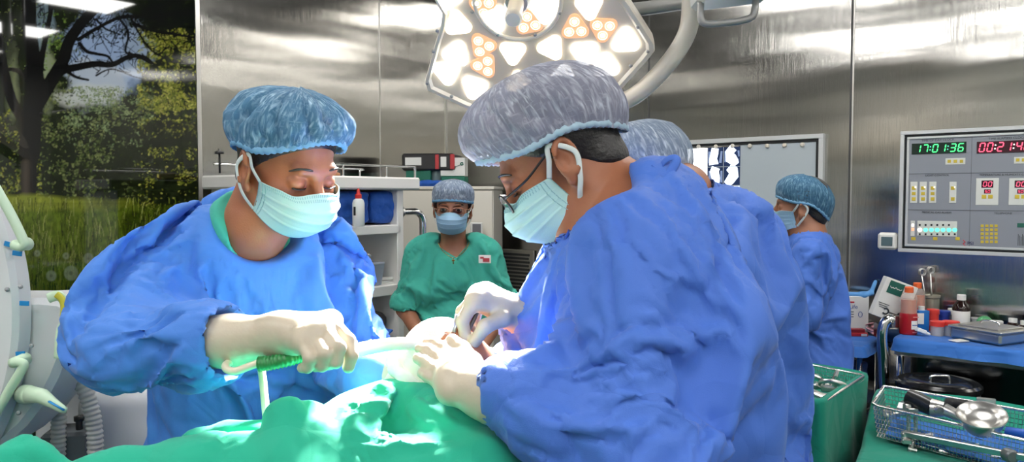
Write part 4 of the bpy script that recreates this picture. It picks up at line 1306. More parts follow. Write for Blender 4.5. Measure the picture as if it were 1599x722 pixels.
# ================================================================== person by the lightbox, seen from behind
HR = Head(P(1252, 326, 3.000), 158, -2, 0, .95)
neckR = P(1262, 362, 2.980)
RR = rotz3(math.radians(165))
B = Body(); add_head(B, HR, neckR, .052)
B.ell(P(1262, 410, 3.000), (.09, .15, .13), RR, .05); B.ell(P(1266, 490, 3.000), (.10, .14, .2), RR, .06)
hipR = P(1266, 570, 3.000); B.ell(hipR, (.11, .16, .16), RR, .06)
shRn = P(1262, 396, 2.850); elRn = P(1250, 480, 2.810); wrRn = P(1222, 500, 2.930)
shRf = P(1252, 396, 3.160); elRf = P(1238, 470, 3.180); wrRf = P(1206, 480, 3.100)
B.chain([shRn, elRn, wrRn], [.045, .038, .027], .03); B.chain([shRf, elRf, wrRf], [.045, .038, .027], .03)
for wr_ in (wrRn, wrRf):
    kn = [wr_ + np.array([-.07, .012 * i - .02, -.01]) for i in range(4)]
    fi = [[q + np.array([-.034, 0, -.01]), q + np.array([-.052, 0, -.026]), q + np.array([-.058, 0, -.042])] for q in kn]
    hand(B, wr_, kn, fi, [wr_ + np.array([-.03, -.035, -.006]), wr_ + np.array([-.055, -.045, -.012]), wr_ + np.array([-.075, -.042, -.02])], .0085, .012, .023)
legs(B, hipR[0], hipR[1], hipR[2], (0, 1, 0), .09, fwd=(-1, 0, 0))
hw = HR.O
rman = B.build('person', .012, M_SKIN2, fine=(hw - .13, hw + np.array([.13, .13, .16]), .0045), origin=(hipR[0], hipR[1], 0))
tag(rman, 'person in blue gown and teal-blue cap seen from behind, facing the lightbox on the wall', 'person')
G = Body()
G.ell(P(1262, 412, 3.000), (.105, .18, .14), RR, .05); G.ell(P(1268, 500, 3.000), (.112, .17, .2), RR, .07); G.ell((hipR[0], hipR[1], hipR[2] - .05), (.125, .18, .25), RR, .08)
G.cap((hipR[0], hipR[1], .7), (hipR[0], hipR[1], .45), .15, .17, .08)
G.cap(neckR + np.array([0, 0, -.03]), P(1262, 390, 2.990), .06, .075, .05)
G.chain([shRn, elRn, mid(elRn, wrRn, .8)], [.068, .064, .045], .04); G.chain([shRf, elRf, mid(elRf, wrRf, .8)], [.068, .064, .045], .04)
G.cap(HR.w((-.035, 0, -.06)), neckR + np.array([0, 0, -.01]), .056, .060, .006, True)
g = G.build('gown', .010, M_GOWN2, rman)
cloth_settle(g, [rman], lambda co: np.maximum(near_w(co, [(neckR, .08, .12), (wrRn, .08, .11), (wrRf, .08, .11)]), (co[:, 2] < .6) * 1.0), 16, -.12, .5)
add_hair(HR, 'hair', rman)
make_cap(HR, rman, M_CAPT, ((.100, .045), (.088, .02), (-.104, -.045)), .138, 1.05, .016, 41, .0, 0, na=110, nv=40, fold=.003, nfold=9, label='teal-blue pleated cap')
make_mask(HR, rman, M_MASKB)
# ================================================================== operating lamp
M_LAMPBODY = mat('lamp_ivory_plastic', rgb(214, 206, 192), .35)
M_LAMPFACE = mat('lamp_face_clear_cover', rgb(196, 184, 164), .22, coat=.5, emit=(1, .93, .82, 1), estr=.07)  # slight emission put in for the LED glow over the cover
M_LAMPGREY = mat('lamp_grey_metal', rgb(150, 150, 148), .35, .3)
M_LENSW = mat('lit_white_lens', (1, 1, 1, 1), .2, emit=(1, .985, .95, 1), estr=LENS_WHITE)
M_LENSY = mat('lit_warm_lens', (1, .9, .75, 1), .2, emit=(1, .86, .62, 1), estr=LENS_WHITE * .32)
M_LENSO = mat('dim_orange_lens', rgb(226, 160, 112), .2, emit=(1, .58, .33, 1), estr=LENS_WARM * .6)
M_LED = mat('led_bulb', (1, .9, .7, 1), .2, emit=(1, .85, .62, 1), estr=LENS_WHITE * .5)
LAMP_O = P(806, 2, 2.12)
SITE = P(682, 580, 1.15)
LN = nrm(SITE - LAMP_O)
LX = nrm(np.cross(LN, ZUP)); LX = -LX if LX[0] < 0 else LX
LY = np.cross(LN, LX); LY = LY if LY[2] > 0 else -LY
LR = np.stack([LX, LY, np.cross(LX, LY)], 1)
sgn = 1.0 if np.dot(LR[:, 2], LN) > 0 else -1.0       # +1: local z points to the site
def onl(px, py, off=0.0):
    p = hit(px, py, LAMP_O + LN * off, LN) - LAMP_O
    return np.array([p @ LX, p @ LY])
lamp = thing('operating_lamp', 'large ivory operating lamp with many glowing triangular lenses overhead', 'lamp', LAMP_O)
out_px = [(660, -70), (676, -8), (691, 18), (689, 38), (680, 66), (664, 126), (668, 139), (724, 165), (800, 196), (880, 190), (968, 141), (1012, 92), (1023, 78), (1022, 66), (985, 8), (940, -55), (890, -110), (720, -110)]
poly = [onl(*p) for p in out_px]
if sum(poly[i][0] * poly[(i + 1) % len(poly)][1] - poly[(i + 1) % len(poly)][0] * poly[i][1] for i in range(len(poly))) < 0: poly = poly[::-1]
cen = np.mean(poly, axis=0)
sh = lambda k: [cen + (p - cen) * k for p in poly]
def rim_ring(b, A, B_, za, zb):
    n = len(A); V = [LAMP_O + LR @ np.array([p[0], p[1], za * sgn]) for p in A] + [LAMP_O + LR @ np.array([p[0], p[1], zb * sgn]) for p in B_]
    b.add(V, [(i, (i + 1) % n, n + (i + 1) % n, n + i) for i in range(n)])
b = MB()
rim_ring(b, sh(.93), sh(.955), .002, .012); rim_ring(b, sh(.955), sh(.99), .012, .012); rim_ring(b, sh(.99), sh(1.0), .012, .0)
rim_ring(b, sh(1.0), sh(.99), 0, -.05); rim_ring(b, sh(.99), sh(.8), -.05, -.085)
b.prism(sh(.8), -.088 * sgn, -.085 * sgn, LAMP_O, LR)
b.build('housing', M_LAMPBODY, lamp)
b = MB(); b.prism(sh(.935), -.004 * sgn, .003 * sgn, LAMP_O, LR); b.build('front_cover', M_LAMPFACE, lamp)
cx0 = onl(808, -2); rr_ = np.linalg.norm(onl(876, 0) - cx0)
b = MB(); b.tube([LAMP_O + LR @ np.array([cx0[0] + rr_ * math.cos(a), cx0[1] + rr_ * math.sin(a), .006 * sgn]) for a in np.arange(48) * 2 * PI / 48], .007, 8, closed=True)
b.build('inner_ring', M_LAMPBODY, lamp, True)
for (x, y) in ((738, 16), (778, 52), (836, 52), (874, 18), (678, 78), (668, 128), (706, 148), (919, 122), (968, 136), (1012, 78), (985, 100), (684, 46), (996, 40)):
    p = onl(x, y); b = MB(); b.lathe([(.0055, 0), (.0055, .003), (.003, .005)], LAMP_O + LR @ np.array([p[0], p[1], .008 * sgn]), LR @ np.diag([1, 1, sgn]), 10)
    b.build('screw', M_LAMPGREY, lamp, True)
def lens(px, py, ang, kind, size=.039):
    c = onl(px, py); pts = []
    for k in range(3):
        a0 = math.radians(ang) + k * 2 * PI / 3
        for q in range(-5, 6):
            a = a0 + q * (PI / 3) / 5
            pts.append(c + np.array([math.cos(a0), math.sin(a0)]) * size * .62 + np.array([math.cos(a), math.sin(a)]) * size * .44)
    b = MB(); b.prism(pts, .001 * sgn, .009 * sgn, LAMP_O, LR)
    o = b.build('lens', {'w': M_LENSW, 'y': M_LENSY, 'o': M_LENSO}[kind], lamp)
    if kind != 'w':
        for k in range(3):
            a0 = math.radians(ang) + k * 2 * PI / 3
            p = c + np.array([math.cos(a0), math.sin(a0)]) * size * .5
            l = MB(); l.lathe([(.0001, .004), (.005, .003), (.0078, 0)], LAMP_O + LR @ np.array([p[0], p[1], .0095 * sgn]), LR @ np.diag([1, 1, sgn]), 12); l.build('led', M_LED, o, True)
            l = MB(); l.tube([LAMP_O + LR @ np.array([p[0] + .0125 * math.cos(t), p[1] + .0125 * math.sin(t), .0095 * sgn]) for t in np.arange(16) * 2 * PI / 16], .0012, 5, closed=True)
            l.build('reflector_ring', M_LENSY, o, True)
for L_ in ((715, 36, 95, 'y'), (713, 83, 185, 'w'), (698, 112, 150, 'w'), (741, 135, 130, 'w'), (754, 70, 0, 'o'), (757, 101, 175, 'o'), (801, 80, -95, 'y'), (861, 73, 60, 'y'),
           (913, 81, -88, 'w'), (946, 102, 92, 'w'), (977, 63, 90, 'w'), (942, 43, -95, 'o'), (898, 42, 92, 'o'), (920, 8, -85, 'y'), (850, 14, -90, 'w'), (772, 28, 170, 'w'), (826, 34, -20, 'o'), (755, 8, -90, 'o'),
           (700, -6, 120, 'w'), (800, -36, 90, 'y'), (870, -30, 30, 'y'), (745, -40, 150, 'w'), (900, -38, 90, 'w'), (640 + 170, 128, 90, 'y'), (880, 118, 80, 'w'), (846, 158, -90, 'w')):
    lens(*L_)
hb = LAMP_O + LR @ np.array([cx0[0], cx0[1], 0])
b = MB(); Rn = LR @ np.diag([1, 1, sgn])
b.lathe([(.034, 0), (.036, .02), (.030, .028)], hb, Rn, 24); b.build('handle_socket', M_LAMPGREY, lamp, 'auto')
b = MB(); b.lathe([(.021, .02), (.021, .10), (.0235, .104), (.0235, .118), (.019, .126), (.0001, .127)], hb, Rn, 24); b.build('sterile_handle', M_LAMPBODY, lamp, 'auto')
# bracket arm and spring arm
b = MB()
b.tube(smooth_path([P(930, 170, 2.3), P(965, 162, 2.28), P(1000, 143, 2.24), P(1040, 103, 2.2), P(1068, 62, 2.18), P(1078, 25, 2.18), P(1077, -40, 2.18), P(1060, -110, 2.2), P(1000, -150, 2.25), P(900, -150, 2.3)], 8), .0255, 14)
b.build('bracket_arm', M_LAMPBODY, lamp, True)
b = MB(); b.tube([P(940, 20, 2.42), P(1010, 13, 2.44), P(1110, -2, 2.48), P(1330, -35, 2.55)], .022, 12)
top = P(1000, -150, 2.25); b.tube([top, np.array([top[0], top[1], CEIL])], .04, 14)
b.build('spring_arm', M_LAMPGREY, lamp, True)
# beam of the lamp
ld = bpy.data.lights.new('lamp_beam', 'SPOT'); ld.energy = SURG_SPOT; ld.color = (1.0, .965, .90); ld.spot_size = math.radians(38); ld.spot_blend = 1.0; ld.shadow_soft_size = .09
lo = bpy.data.objects.new('lamp_beam', ld); COL.objects.link(lo)
lo.location = tuple(LAMP_O + LN * .15)
lo.rotation_euler = Vector(tuple(LN)).to_track_quat('-Z', 'Y').to_euler()
attach(lo, lamp)

# second lamp head's grab handle, upper right
sl = thing('second_lamp_head', 'white housing edge with grey grab handle above the steel wall, top right of bracket arm', 'lamp', P(1140, -30, 2.05))
b = MB(); c0 = P(1143, -22, 2.06); b.box(c0, (.10, .07, .042), rotz3(-.02) @ roty3(-.12), bev=.012); b.build('housing', M_WHITE, sl)
b = MB(); pp = [P(1094, 5, 2.04), P(1094, 28, 2.03), P(1102, 37, 2.03), P(1130, 36, 2.03), P(1160, 32, 2.03), P(1175, 26, 2.03), P(1179, 14, 2.03), P(1180, 2, 2.04)]
b.tube(smooth_path(pp, 6), .0095, 12); b.build('grab_handle', M_LAMPGREY, sl, True)
b = MB(); b.tube([c0 + np.array([0, .02, .03]), np.array([c0[0], c0[1] + .02, CEIL])], .03, 14); b.build('drop_tube', M_LAMPGREY, sl, True)
# ================================================================== imaging machine at the left edge
M_MACH = mat('machine_white_plastic', rgb(214, 216, 220), .32)
M_MACHG = mat('machine_grey_plastic', rgb(150, 152, 156), .4)
M_MINT = mat('pale_green_handle', rgb(198, 222, 196), .35)
M_TAPE = mat('blue_marker_tape', rgb(20, 130, 196), .5)
M_HOSE = mat('grey_corrugated_hose', rgb(186, 186, 184), .4)
M_DKGREY = mat('dark_grey_plastic', rgb(92, 98, 104), .45)
YM = 1.62
carm = thing('imaging_machine', 'white curved medical imaging machine with mint handles, at the left edge', 'machine', P(30, 720, 1.9) * np.array([1, 1, 0]))
def circ_arc(cx, cy, r, a0, a1, n): return [(cx + r * math.cos(a), cy + r * math.sin(a)) for a in np.linspace(a0, a1, n)]
def plate(poly, Y0, Y1, name, m, bev=.012, parent=carm):
    """thick plate whose outline is seen at those photo pixels, front face at Y0, back at Y1"""
    b = MB(); F0 = [P(x, y, Y0) for (x, y) in poly]
    n = len(F0); c = np.mean(F0, axis=0); dy = np.array([0, Y1 - Y0, 0])
    ins = []
    for i in range(n):
        e = F0[(i + 1) % n] - F0[i - 1]; nn = nrm(np.array([e[2], 0, -e[0]])); s = 1 if np.dot(nn, c - F0[i]) > 0 else -1
        ins.append(F0[i] + nn * s * bev)
    V = ins + [p + np.array([0, bev, 0]) for p in F0] + [p + dy for p in F0]
    F = [tuple(range(n))] + [(i, n + i, n + (i + 1) % n, (i + 1) % n) for i in range(n)] + [(n + i, 2 * n + i, 2 * n + (i + 1) % n, n + (i + 1) % n) for i in range(n)] + [tuple(2 * n + i for i in reversed(range(n)))]
    b.add(V, F); o = b.build(name, m, parent, 'auto')
    bpy.context.view_layer.update()
    bm_fix(o); return o
import bmesh
def bm_fix(o):
    bm = bmesh.new(); bm.from_mesh(o.data); bmesh.ops.recalc_face_normals(bm, faces=bm.faces); bm.to_mesh(o.data); bm.free()
disc = circ_arc(-416, 494, 442, -.50, .50, 40) + [(-330, 720), (-330, 270)]
plate(disc, YM, YM + .05, 'detector_disc', M_MACH, .010)
hous = [(20, 468), (60, 466), (92, 469), (103, 478), (108, 498), (106, 530), (99, 560), (86, 592), (66, 630), (36, 668), (0, 700), (-60, 736), (-120, 750), (-120, 468)]
plate(hous, YM + .06, YM + .22, 'curved_housing', M_MACH, .014)
b = MB(); b.box(mid(P(60, 482, YM + .35), P(270, 476, YM + .50)), (.22, .07, .035), rotz3(.6), bev=.012)
b.build('cross_beam', M_MACH, carm, 'auto')
def tubepx(pts, Y, r, name, m, parent=carm, n=12, flat=None, k=8):
    b = MB(); b.tube(smooth_path([P(x, y, Y if np.isscalar(Y) else Y[i]) for i, (x, y) in enumerate(pts)], k), r, n, flat=flat); return b.build(name, m, parent, True)
tubepx([(-60, 250), (-20, 276), (4, 312), (22, 345), (34, 370), (38, 381), (32, 386), (20, 383)], YM - .035, .0095, 'grab_handle', M_MINT)
tubepx([(-40, 690), (-6, 645), (18, 604), (34, 578), (37, 570), (30, 566), (20, 567)], YM - .035, .0095, 'grab_handle', M_MINT)
for (x, y) in ((24, 383), (21, 567)):
    b = MB(); b.lathe([(.011, -.002), (.012, .02), (.014, .04)], P(x, y, YM - .035), rotx3(-PI / 2), 14); b.build('handle_foot', M_MINT, carm, True)
for (x, y, a) in ((27, 396, .12), (38, 474, .05), (32, 553, -.08), (14, 382, .3)):
    b = MB(); b.box(P(x, y, YM - .001), (.010, .0015, .0052), roty3(a), bev=.0005); b.build('marker_tape', M_TAPE, carm)
for (x, y) in ((33, 448), (50, 540), (12, 452), (30, 645)):
    b = MB(); b.lathe([(.0045, 0), (.0045, .004), (.002, .006)], P(x, y, YM - .001), rotx3(PI / 2), 10); b.build('cover_screw', M_MACHG, carm, True)
# locking lever
b = MB(); b.tube([P(38, 616, YM + .05), P(44, 616, YM - .01), P(50, 617, YM - .03)], [.021, .0195, .017], 16); lv = b.build('locking_lever', M_MINT, carm, True)
b = MB(); b.tube([P(46, 616, YM - .028), P(66, 619, YM - .036), P(84, 631, YM - .044), P(98, 640, YM - .05), P(103, 642, YM - .05)], [.018, .0155, .0105, .0082, .005], 14); b.build('lever_arm', M_MINT, lv, True)
b = MB(); b.tube([P(76, 627, YM - .058), P(100, 641, YM - .060)], .0034, 8, flat=(1.0, .5)); b.build('blue_inlay', M_TAPE, lv, True)
# corrugated hoses
def hose(pts, Y, r, n=34):
    path = smooth_path([P(x, y, Y) for (x, y) in pts], 40)
    d = np.r_[0, np.cumsum([np.linalg.norm(path[i + 1] - path[i]) for i in range(len(path) - 1)])]
    m = int(d[-1] / .0026); q = np.linspace(0, d[-1], m); A = np.array(path)
    pp = np.stack([np.interp(q, d, A[:, k]) for k in range(3)], 1)
    b = MB(); b.tube(list(pp), [r * (1 + .10 * math.sin(2 * PI * s / .0115)) for s in q], 16)
    return b.build('corrugated_hose', M_HOSE, carm, True)
hose([(100, 520), (96, 570), (93, 620), (91, 690), (90, 740)], YM + .24, .0165)
hose([(112, 560), (124, 590), (138, 625), (147, 665), (149, 720), (148, 760)], YM + .20, .0175)
tubepx([(76, 466), (90, 462), (100, 470), (104, 486), (101, 505), (95, 520), (92, 560)], YM + .02, .011, 'cable_strap', M_MINT, flat=(.5, 1.0))
b = MB(); b.tube(smooth_path([P(88, 460, YM + .006), P(97, 468, YM + .006), P(100, 482, YM + .006), P(98, 500, YM + .006)], 6), .0075, 10, flat=(.5, 1)); b.build('yellow_tape', mat('yellow_tape', rgb(206, 196, 66), .5), carm, True)
b = MB(); b.box(P(112, 705, YM + .30), (.055, .05, .06), rotz3(.2), bev=.008); cb = b.build('control_box', M_DKGREY, carm, 'auto')
b = MB(); b.lathe([(.008, 0), (.008, .02), (.012, .022), (.012, .034), (.0, .036)], P(124, 671, YM + .26), None, 12); b.build('box_knob', M_BLACKP, cb, True)
G = Body(); G.box(P(205, 715, YM + .42), (.11, .12, .22), rotz3(.3), .06, .02); G.box(P(120, 640, YM + .50), (.10, .05, .10), None, .03, .03)
G.ell(P(235, 690, YM + .40), (.09, .1, .13), None, .04)
G.build('base_cover', .012, M_MACH, carm)
b = MB(); q0 = P(30, 720, YM + .2)
b.box((q0[0] + .1, q0[1] + .15, .16), (.32, .3, .10), rotz3(.2), bev=.03); b.box((q0[0] + .05, q0[1] + .1, .5), (.12, .12, .30), rotz3(.2), bev=.03)
b.build('wheeled_base', M_MACH, carm, 'auto')
for sx in (-1, 1):
    for sy in (-1, 1):
        b = MB(); b.lathe([(.0, -.02), (.05, -.02), (.06, -.012), (.06, .012), (.05, .02), (0, .02)], (q0[0] + .1 + .25 * sx, q0[1] + .15 + .22 * sy, .06), rotx3(PI / 2), 20); b.build('castor', M_DKGREY, carm, 'auto')

# ================================================================== white supply trolley along the left wall
M_TROLLEY = mat('trolley_white_laminate', rgb(226, 224, 220), .4)
M_TROLLEYB = mat('trolley_beige_back', rgb(196, 192, 184), .5)
TA = P(657, 279, 3.75)              # right front corner of the top tray
def TP(a, d, z): return np.array([TA[0], TA[1], 0]) + LD * a - RD * d + ZUP * z      # a: along the wall to the left, d: away from us
zt = TA[2]; TL = .88; TD = .46
FT = np.stack([LD, -RD, ZUP], 1)
tro = thing('supply_trolley', 'white open-fronted supply trolley with chrome rails behind the left surgeon', 'trolley', TP(TL / 2, TD / 2, 0))
def tbox(a0, a1, d0, d1, z0, z1, name, m, bev=.004, parent=tro):
    b = MB(); b.box(TP((a0 + a1) / 2, (d0 + d1) / 2, (z0 + z1) / 2), ((a1 - a0) / 2, (d1 - d0) / 2, (z1 - z0) / 2), FT, bev=bev); return b.build(name, m, parent, 'auto')
tbox(0, TL, 0, TD, zt - .055, zt + .004, 'top_tray', M_TROLLEY, .008)
z1 = P(600, 352, 3.6)[2]; z2 = P(580, 449, 3.55)[2]
tbox(.10, TL - .04, .03, TD - .02, z1 - .042, z1, 'shelf', M_TROLLEY)
tbox(.10, TL - .04, .03, TD - .02, z2 - .05, z2, 'shelf', M_TROLLEY)
tbox(.085, .125, .03, TD - .01, .12, zt - .055, 'side_panel', M_TROLLEY)
tbox(TL - .08, TL - .04, .03, TD - .01, .12, zt - .055, 'side_panel', M_TROLLEY)
tbox(.125, TL - .08, TD - .03, TD - .01, .12, zt - .055, 'back_panel', M_TROLLEYB)
tbox(.46, .48, .06, TD - .03, z1, zt - .055, 'divider', M_TROLLEYB)
tbox(.085, TL - .04, .03, TD - .01, .12, .20, 'plinth', M_TROLLEY)
for a in (.14, TL - .1):
    for d in (.08, TD - .08):
        b = MB(); b.lathe([(.0, -.014), (.05, -.014), (.058, -.008), (.058, .008), (.05, .014), (0, .014)], TP(a, d, .06), np.stack([ZUP, LD, np.cross(ZUP, LD)], 1), 18); b.build('castor', M_DKGREY, tro, 'auto')
def rail(pts, r, name='chrome_rail', n=10, parent=tro, m=None):
    b = MB(); b.tube(smooth_path(pts, 5), r, n); return b.build(name, m or M_CHROME, parent, True)
rail([TP(.02, .02, zt), TP(.02, .02, zt + .045), TP(.028, .02, zt + .055), TP(.06, .02, zt + .056), TP(.5, .02, zt + .056), TP(TL - .05, .02, zt + .056)], .0055)
rail([TP(.02, TD - .02, zt), TP(.02, TD - .02, zt + .045), TP(.03, TD - .02, zt + .055), TP(.5, TD - .02, zt + .056), TP(TL - .05, TD - .02, zt + .056)], .0055)
for a in (.20, .45, .72): rail([TP(a, .02, zt), TP(a, .02, zt + .055)], .0045, 'rail_post')
rail([TP(.085, .06, z1 + .06), TP(.03, .06, z1 + .06), TP(-.02, .055, z1 + .058), TP(-.055, .05, z1 + .03), TP(-.06, .05, z1 - .04), TP(-.06, .05, z1 - .30)], .017, 'push_handle', 14)
b = MB(); b.lathe([(.03, 0), (.03, .012), (.022, .02)], TP(.085, .06, z1 + .06), np.stack([ZUP, np.cross(-LD, ZUP), -LD], 1), 18); b.build('handle_flange', M_STEEL, tro, 'auto')
q = P(343, 262, 2.82); b = MB(); b.tube([q + np.array([0, 0, -.02]), q + np.array([0, 0, .05])], .004, 8); b.lathe([(.0, .05), (.016, .05), (.016, .058), (.004, .062), (.004, .068), (0, .07)], q, None, 14); b.build('knob_post', M_BLACKP, tro, True)
# things on the trolley
def soft_pack(name, c, h, R, label, cat, m, seed, group=None, rad=.02, lines=True):
    G = Body(); G.box(c, h, R, rad, .0); G.ell(c + R[:, 1] * -h[1] * .3, (h[0] * .9, h[1] * .9, h[2] * .98), R, .03)
    rs = np.random.RandomState(seed)
    def fn(V):
        n = (fbm((V - c) * 22 + seed * 3.1, 3) - .5)[:, None]; z = ((V - c) @ R)[:, 2]
        s = np.sin(z / h[2] * 9 + n[:, 0] * 5)[:, None]
        d = V - c; d = d / np.maximum(np.linalg.norm(d, axis=1), 1e-6)[:, None]
        return V + d * (n * .014 + s * .0022)
    o = G.build(name, .007, m, None, origin=tuple(c - np.array([0, 0, h[2]])), fn=fn); return tag(o, label, cat, group)
hz = .062
p1 = P(584, 326, 3.62); soft_pack('wrapped_pack', np.array([p1[0], p1[1] + .1, z1 + .083]), np.array([.092, .07, .073]), FT, 'blue wrapped pack on upper trolley shelf, right of the red-capped bottle', 'pack', M_BLUEPACK, 3)
p1 = P(532, 326, 3.46); soft_pack('wrapped_pack', np.array([p1[0], p1[1] + .1, z1 + .083]), np.array([.088, .07, .073]), FT, 'blue wrapped pack on upper trolley shelf, left of the red-capped bottle', 'pack', M_BLUEPACK, 5)
pb = P(560, 350, 3.44); pb[2] = z1
t = thing('squeeze_bottle', 'white squeeze bottle with red cap between two blue packs on trolley', 'bottle', pb)
b = MB(); b.lathe([(.0, 0), (.024, 0), (.027, .005), (.027, .105), (.022, .12), (.012, .126), (.012, .13)], pb, None, 24); b.build('bottle_body', mat('milky_plastic', rgb(214, 218, 216), .35, sss=.1), t, 'auto')
b = MB(); b.lathe([(.015, .126), (.015, .143), (.009, .147), (.005, .170), (.0, .171)], pb, None, 20); b.build('cap', mat('red_plastic', rgb(196, 46, 40), .4), t, 'auto')
b = MB(); b.box(pb + np.array([-.012, -.0225, .07]), (.006, .002, .02), rotz3(-.4), bev=.001); b.build('print_mark', M_BLACKP, t)
M_TUB = mat('frosted_tub_plastic', rgb(196, 204, 220), .25, alpha=.45)
pt = P(560, 447, 3.50); pt[2] = z2
t = thing('plastic_tub', 'clear lidded plastic tub holding blue sachets on the lower trolley shelf', 'tub', pt + np.array([0, .1, 0]))
c0 = pt + np.array([0, .10, 0])
b = MB()
for k, (w, z) in enumerate(((.072, 0), (.082, .1))): pass
A = [(.066, .05), (.078, .06)]; V = []
for (w, d), z in zip(A, (0.002, .100)): V += [c0 + FT @ np.array([sx * w, sy * d, z]) for sx, sy in ((-1, -1), (1, -1), (1, 1), (-1, 1))]
b.add(V, [(0, 1, 2, 3)] + [(i, (i + 1) % 4, 4 + (i + 1) % 4, 4 + i) for i in range(4)]); o = b.build('tub_body', M_TUB, t)
o.modifiers.new('thickness', 'SOLIDIFY').thickness = .003
b = MB(); b.box(c0 + np.array([0, 0, .106]), (.083, .065, .006), FT, bev=.003); b.build('lid', M_TUB, t, 'auto')
G = Body(); rs = np.random.RandomState(4)
for k in range(12): G.box(c0 + FT @ np.array([rs.uniform(-.045, .045), rs.uniform(-.03, .03), .02 + .045 * rs.rand()]), (.022, .016, .006), rotz3(rs.rand() * 3) @ rotx3(rs.uniform(-.5, .5)), .003, .003)
o = G.build('blue_sachets', .0045, mat('sachet_blue', rgb(84, 104, 170), .5), t)
def sheet_stack(name, c, w, d, n, R, label, cat, m, seed):
    rs = np.random.RandomState(seed); b = MB(); z = 0
    for k in range(n):
        a = rs.uniform(-.3, .3); th = rs.uniform(.003, .007); b.box(c + R @ np.array([rs.uniform(-.01, .01), rs.uniform(-.01, .01), z + th]), (w * rs.uniform(.7, 1), d * rs.uniform(.7, 1), th), R @ rotz3(a) @ rotx3(rs.uniform(-.06, .06)), bev=.0015); z += th * 2.1
    o = b.build(name, m, None, 'auto', origin=tuple(c)); return tag(o, label, cat)
M_PAPER = mat('paper', rgb(226, 226, 222), .7)
pp = P(548, 404, 3.46); pp[2] = z2 + .112
G = Body()
for k in range(9): 
    cc = pp + np.array([(-.05 + .014 * k), .06 + .01 * math.sin(k * 2.0), .022 + .012 * math.sin(k * 1.7)])
    G.ell(cc, (.02, .03, .006), rotz3(k * .8) @ rotx3(.6 * math.sin(k * 1.3)) @ roty3(.7 * math.cos(k * 2.1)), .004)
o = G.build('crumpled_wrapper', .004, M_PAPER, None, origin=tuple(pp)); tag(o, 'crumpled white wrappers lying on the clear plastic tub lid', 'wrapper')
b = MB(); b.box(pp + np.array([0, .06, .005]), (.06, .045, .005), FT, bev=.002); o = b.build('paper_pad', M_PAPER, None, 'auto', origin=tuple(pp)); tag(o, 'flat white pad beneath crumpled wrappers on the tub lid', 'pad')
ps = P(597, 443, 3.62); ps[2] = z2
sheet_stack('sachet_stack', ps + np.array([0, .08, 0]), .05, .03, 3, FT, 'small white and pink sachets beside the tub on the lower shelf', 'sachets', [M_PAPER, mat('pink_print', rgb(190, 110, 120), .6)], 6)
zl = P(590, 540, 3.6)[2]
tbox(.10, TL - .04, .03, TD - .02, zl - .05, zl, 'shelf', M_TROLLEY)
G = Body(); pf = P(572, 512, 3.6); pf[2] = zl + .012
G.box(pf + np.array([-.02, .08, .06]), (.09, .06, .06), FT, .03, .0); G.ell(pf + np.array([0, .05, .1]), (.07, .05, .05), FT, .05)
o = G.build('folded_bag', .009, mat('grey_bag_cloth', rgb(92, 86, 84), .8, bump=(40, .006)), None, origin=tuple(pf), fn=lambda V: V + (fbm(V * 18, 3) - .5)[:, None] * .016); tag(o, 'dark grey folded bag on the bottom trolley shelf', 'bag')
G = Body(); G.box(pf + np.array([.075, .02, .035]), (.045, .03, .006), FT @ roty3(.5), .005, 0); o = G.build('blue_cloth', .005, M_BLUEPACK, None, origin=tuple(pf + np.array([.075, .02, 0]))); tag(o, 'small folded blue cloth leaning by the dark grey bag', 'cloth')
# roll on top tray
pr = P(545, 253, 3.3); pr[2] = zt + .02
G = Body(); G.chain([TP(.34, .25, zt + .022), TP(.44, .22, zt + .026), TP(.52, .26, zt + .022)], [.012, .018, .02], .02); G.chain([TP(.30, .25, zt + .018), TP(.34, .25, zt + .022)], [.009, .01], .01)
o = G.build('bandage_roll', .005, mat('tan_wood', rgb(186, 134, 98), .6), None, origin=tuple(TP(.43, .23, zt + .004))); tag(o, 'tan rolled strip lying behind the chrome rail on trolley top', 'roll')

# ================================================================== tall cabinet in the corner with boxes on top
M_CAB = mat('cabinet_cream_laminate', rgb(222, 216, 204), .45)
K0 = P(770, 291, 4.35); KR = np.stack([nrm((1, -.12, 0)), nrm((.12, 1, 0)), ZUP], 1)
def KP(x, d, z): return np.array([K0[0], K0[1], 0]) + KR[:, 0] * x + KR[:, 1] * d + ZUP * z
kz = K0[2]; KW = .58
cab = thing('corner_cabinet', 'cream tall cabinet in the corner behind the teal nurse', 'cabinet', KP(-KW / 2, .2, 0))
def kbox(x0, x1, d0, d1, z0, z1, name, m, bev=.004, parent=cab, label=None):
    b = MB(); b.box(KP((x0 + x1) / 2, (d0 + d1) / 2, (z0 + z1) / 2), ((x1 - x0) / 2, (d1 - d0) / 2, (z1 - z0) / 2), KR, bev=bev); return b.build(name, m, parent, 'auto', label)
kbox(-KW, 0, .02, .40, .08, kz - .02, 'carcass', M_CAB); kbox(-KW - .006, .006, -.004, .405, kz - .02, kz, 'cabinet_top', M_CAB)
kbox(-KW + .02, 0, .03, .39, 0, .08, 'plinth', M_DKGREY)
d1 = kbox(-KW + .004, -KW / 2 - .002, 0, .02, .09, kz - .024, 'door', M_CAB, .003); d2 = kbox(-KW / 2 + .002, -.004, 0, .02, .09, kz - .024, 'door', M_CAB, .003)
ph = P(744, 362, 4.3)
b = MB(); b.box(ph + np.array([0, .0, 0]), (.034, .008, .052), KR, bev=.003); fr = b.build('door_plate', M_WHITE, d2, 'auto')
b = MB(); b.box(ph + np.array([.002, -.009, .0]), (.024, .004, .044), KR, bev=.001); b.build('plate_picture', mat('grey_plate', rgb(110, 110, 116), .4), d2)
b = MB(); b.box(KP(-KW / 2 - .03, -.012, kz - .6), (.006, .008, .06), KR, bev=.003); b.build('handle', M_STEEL, d1, 'auto')
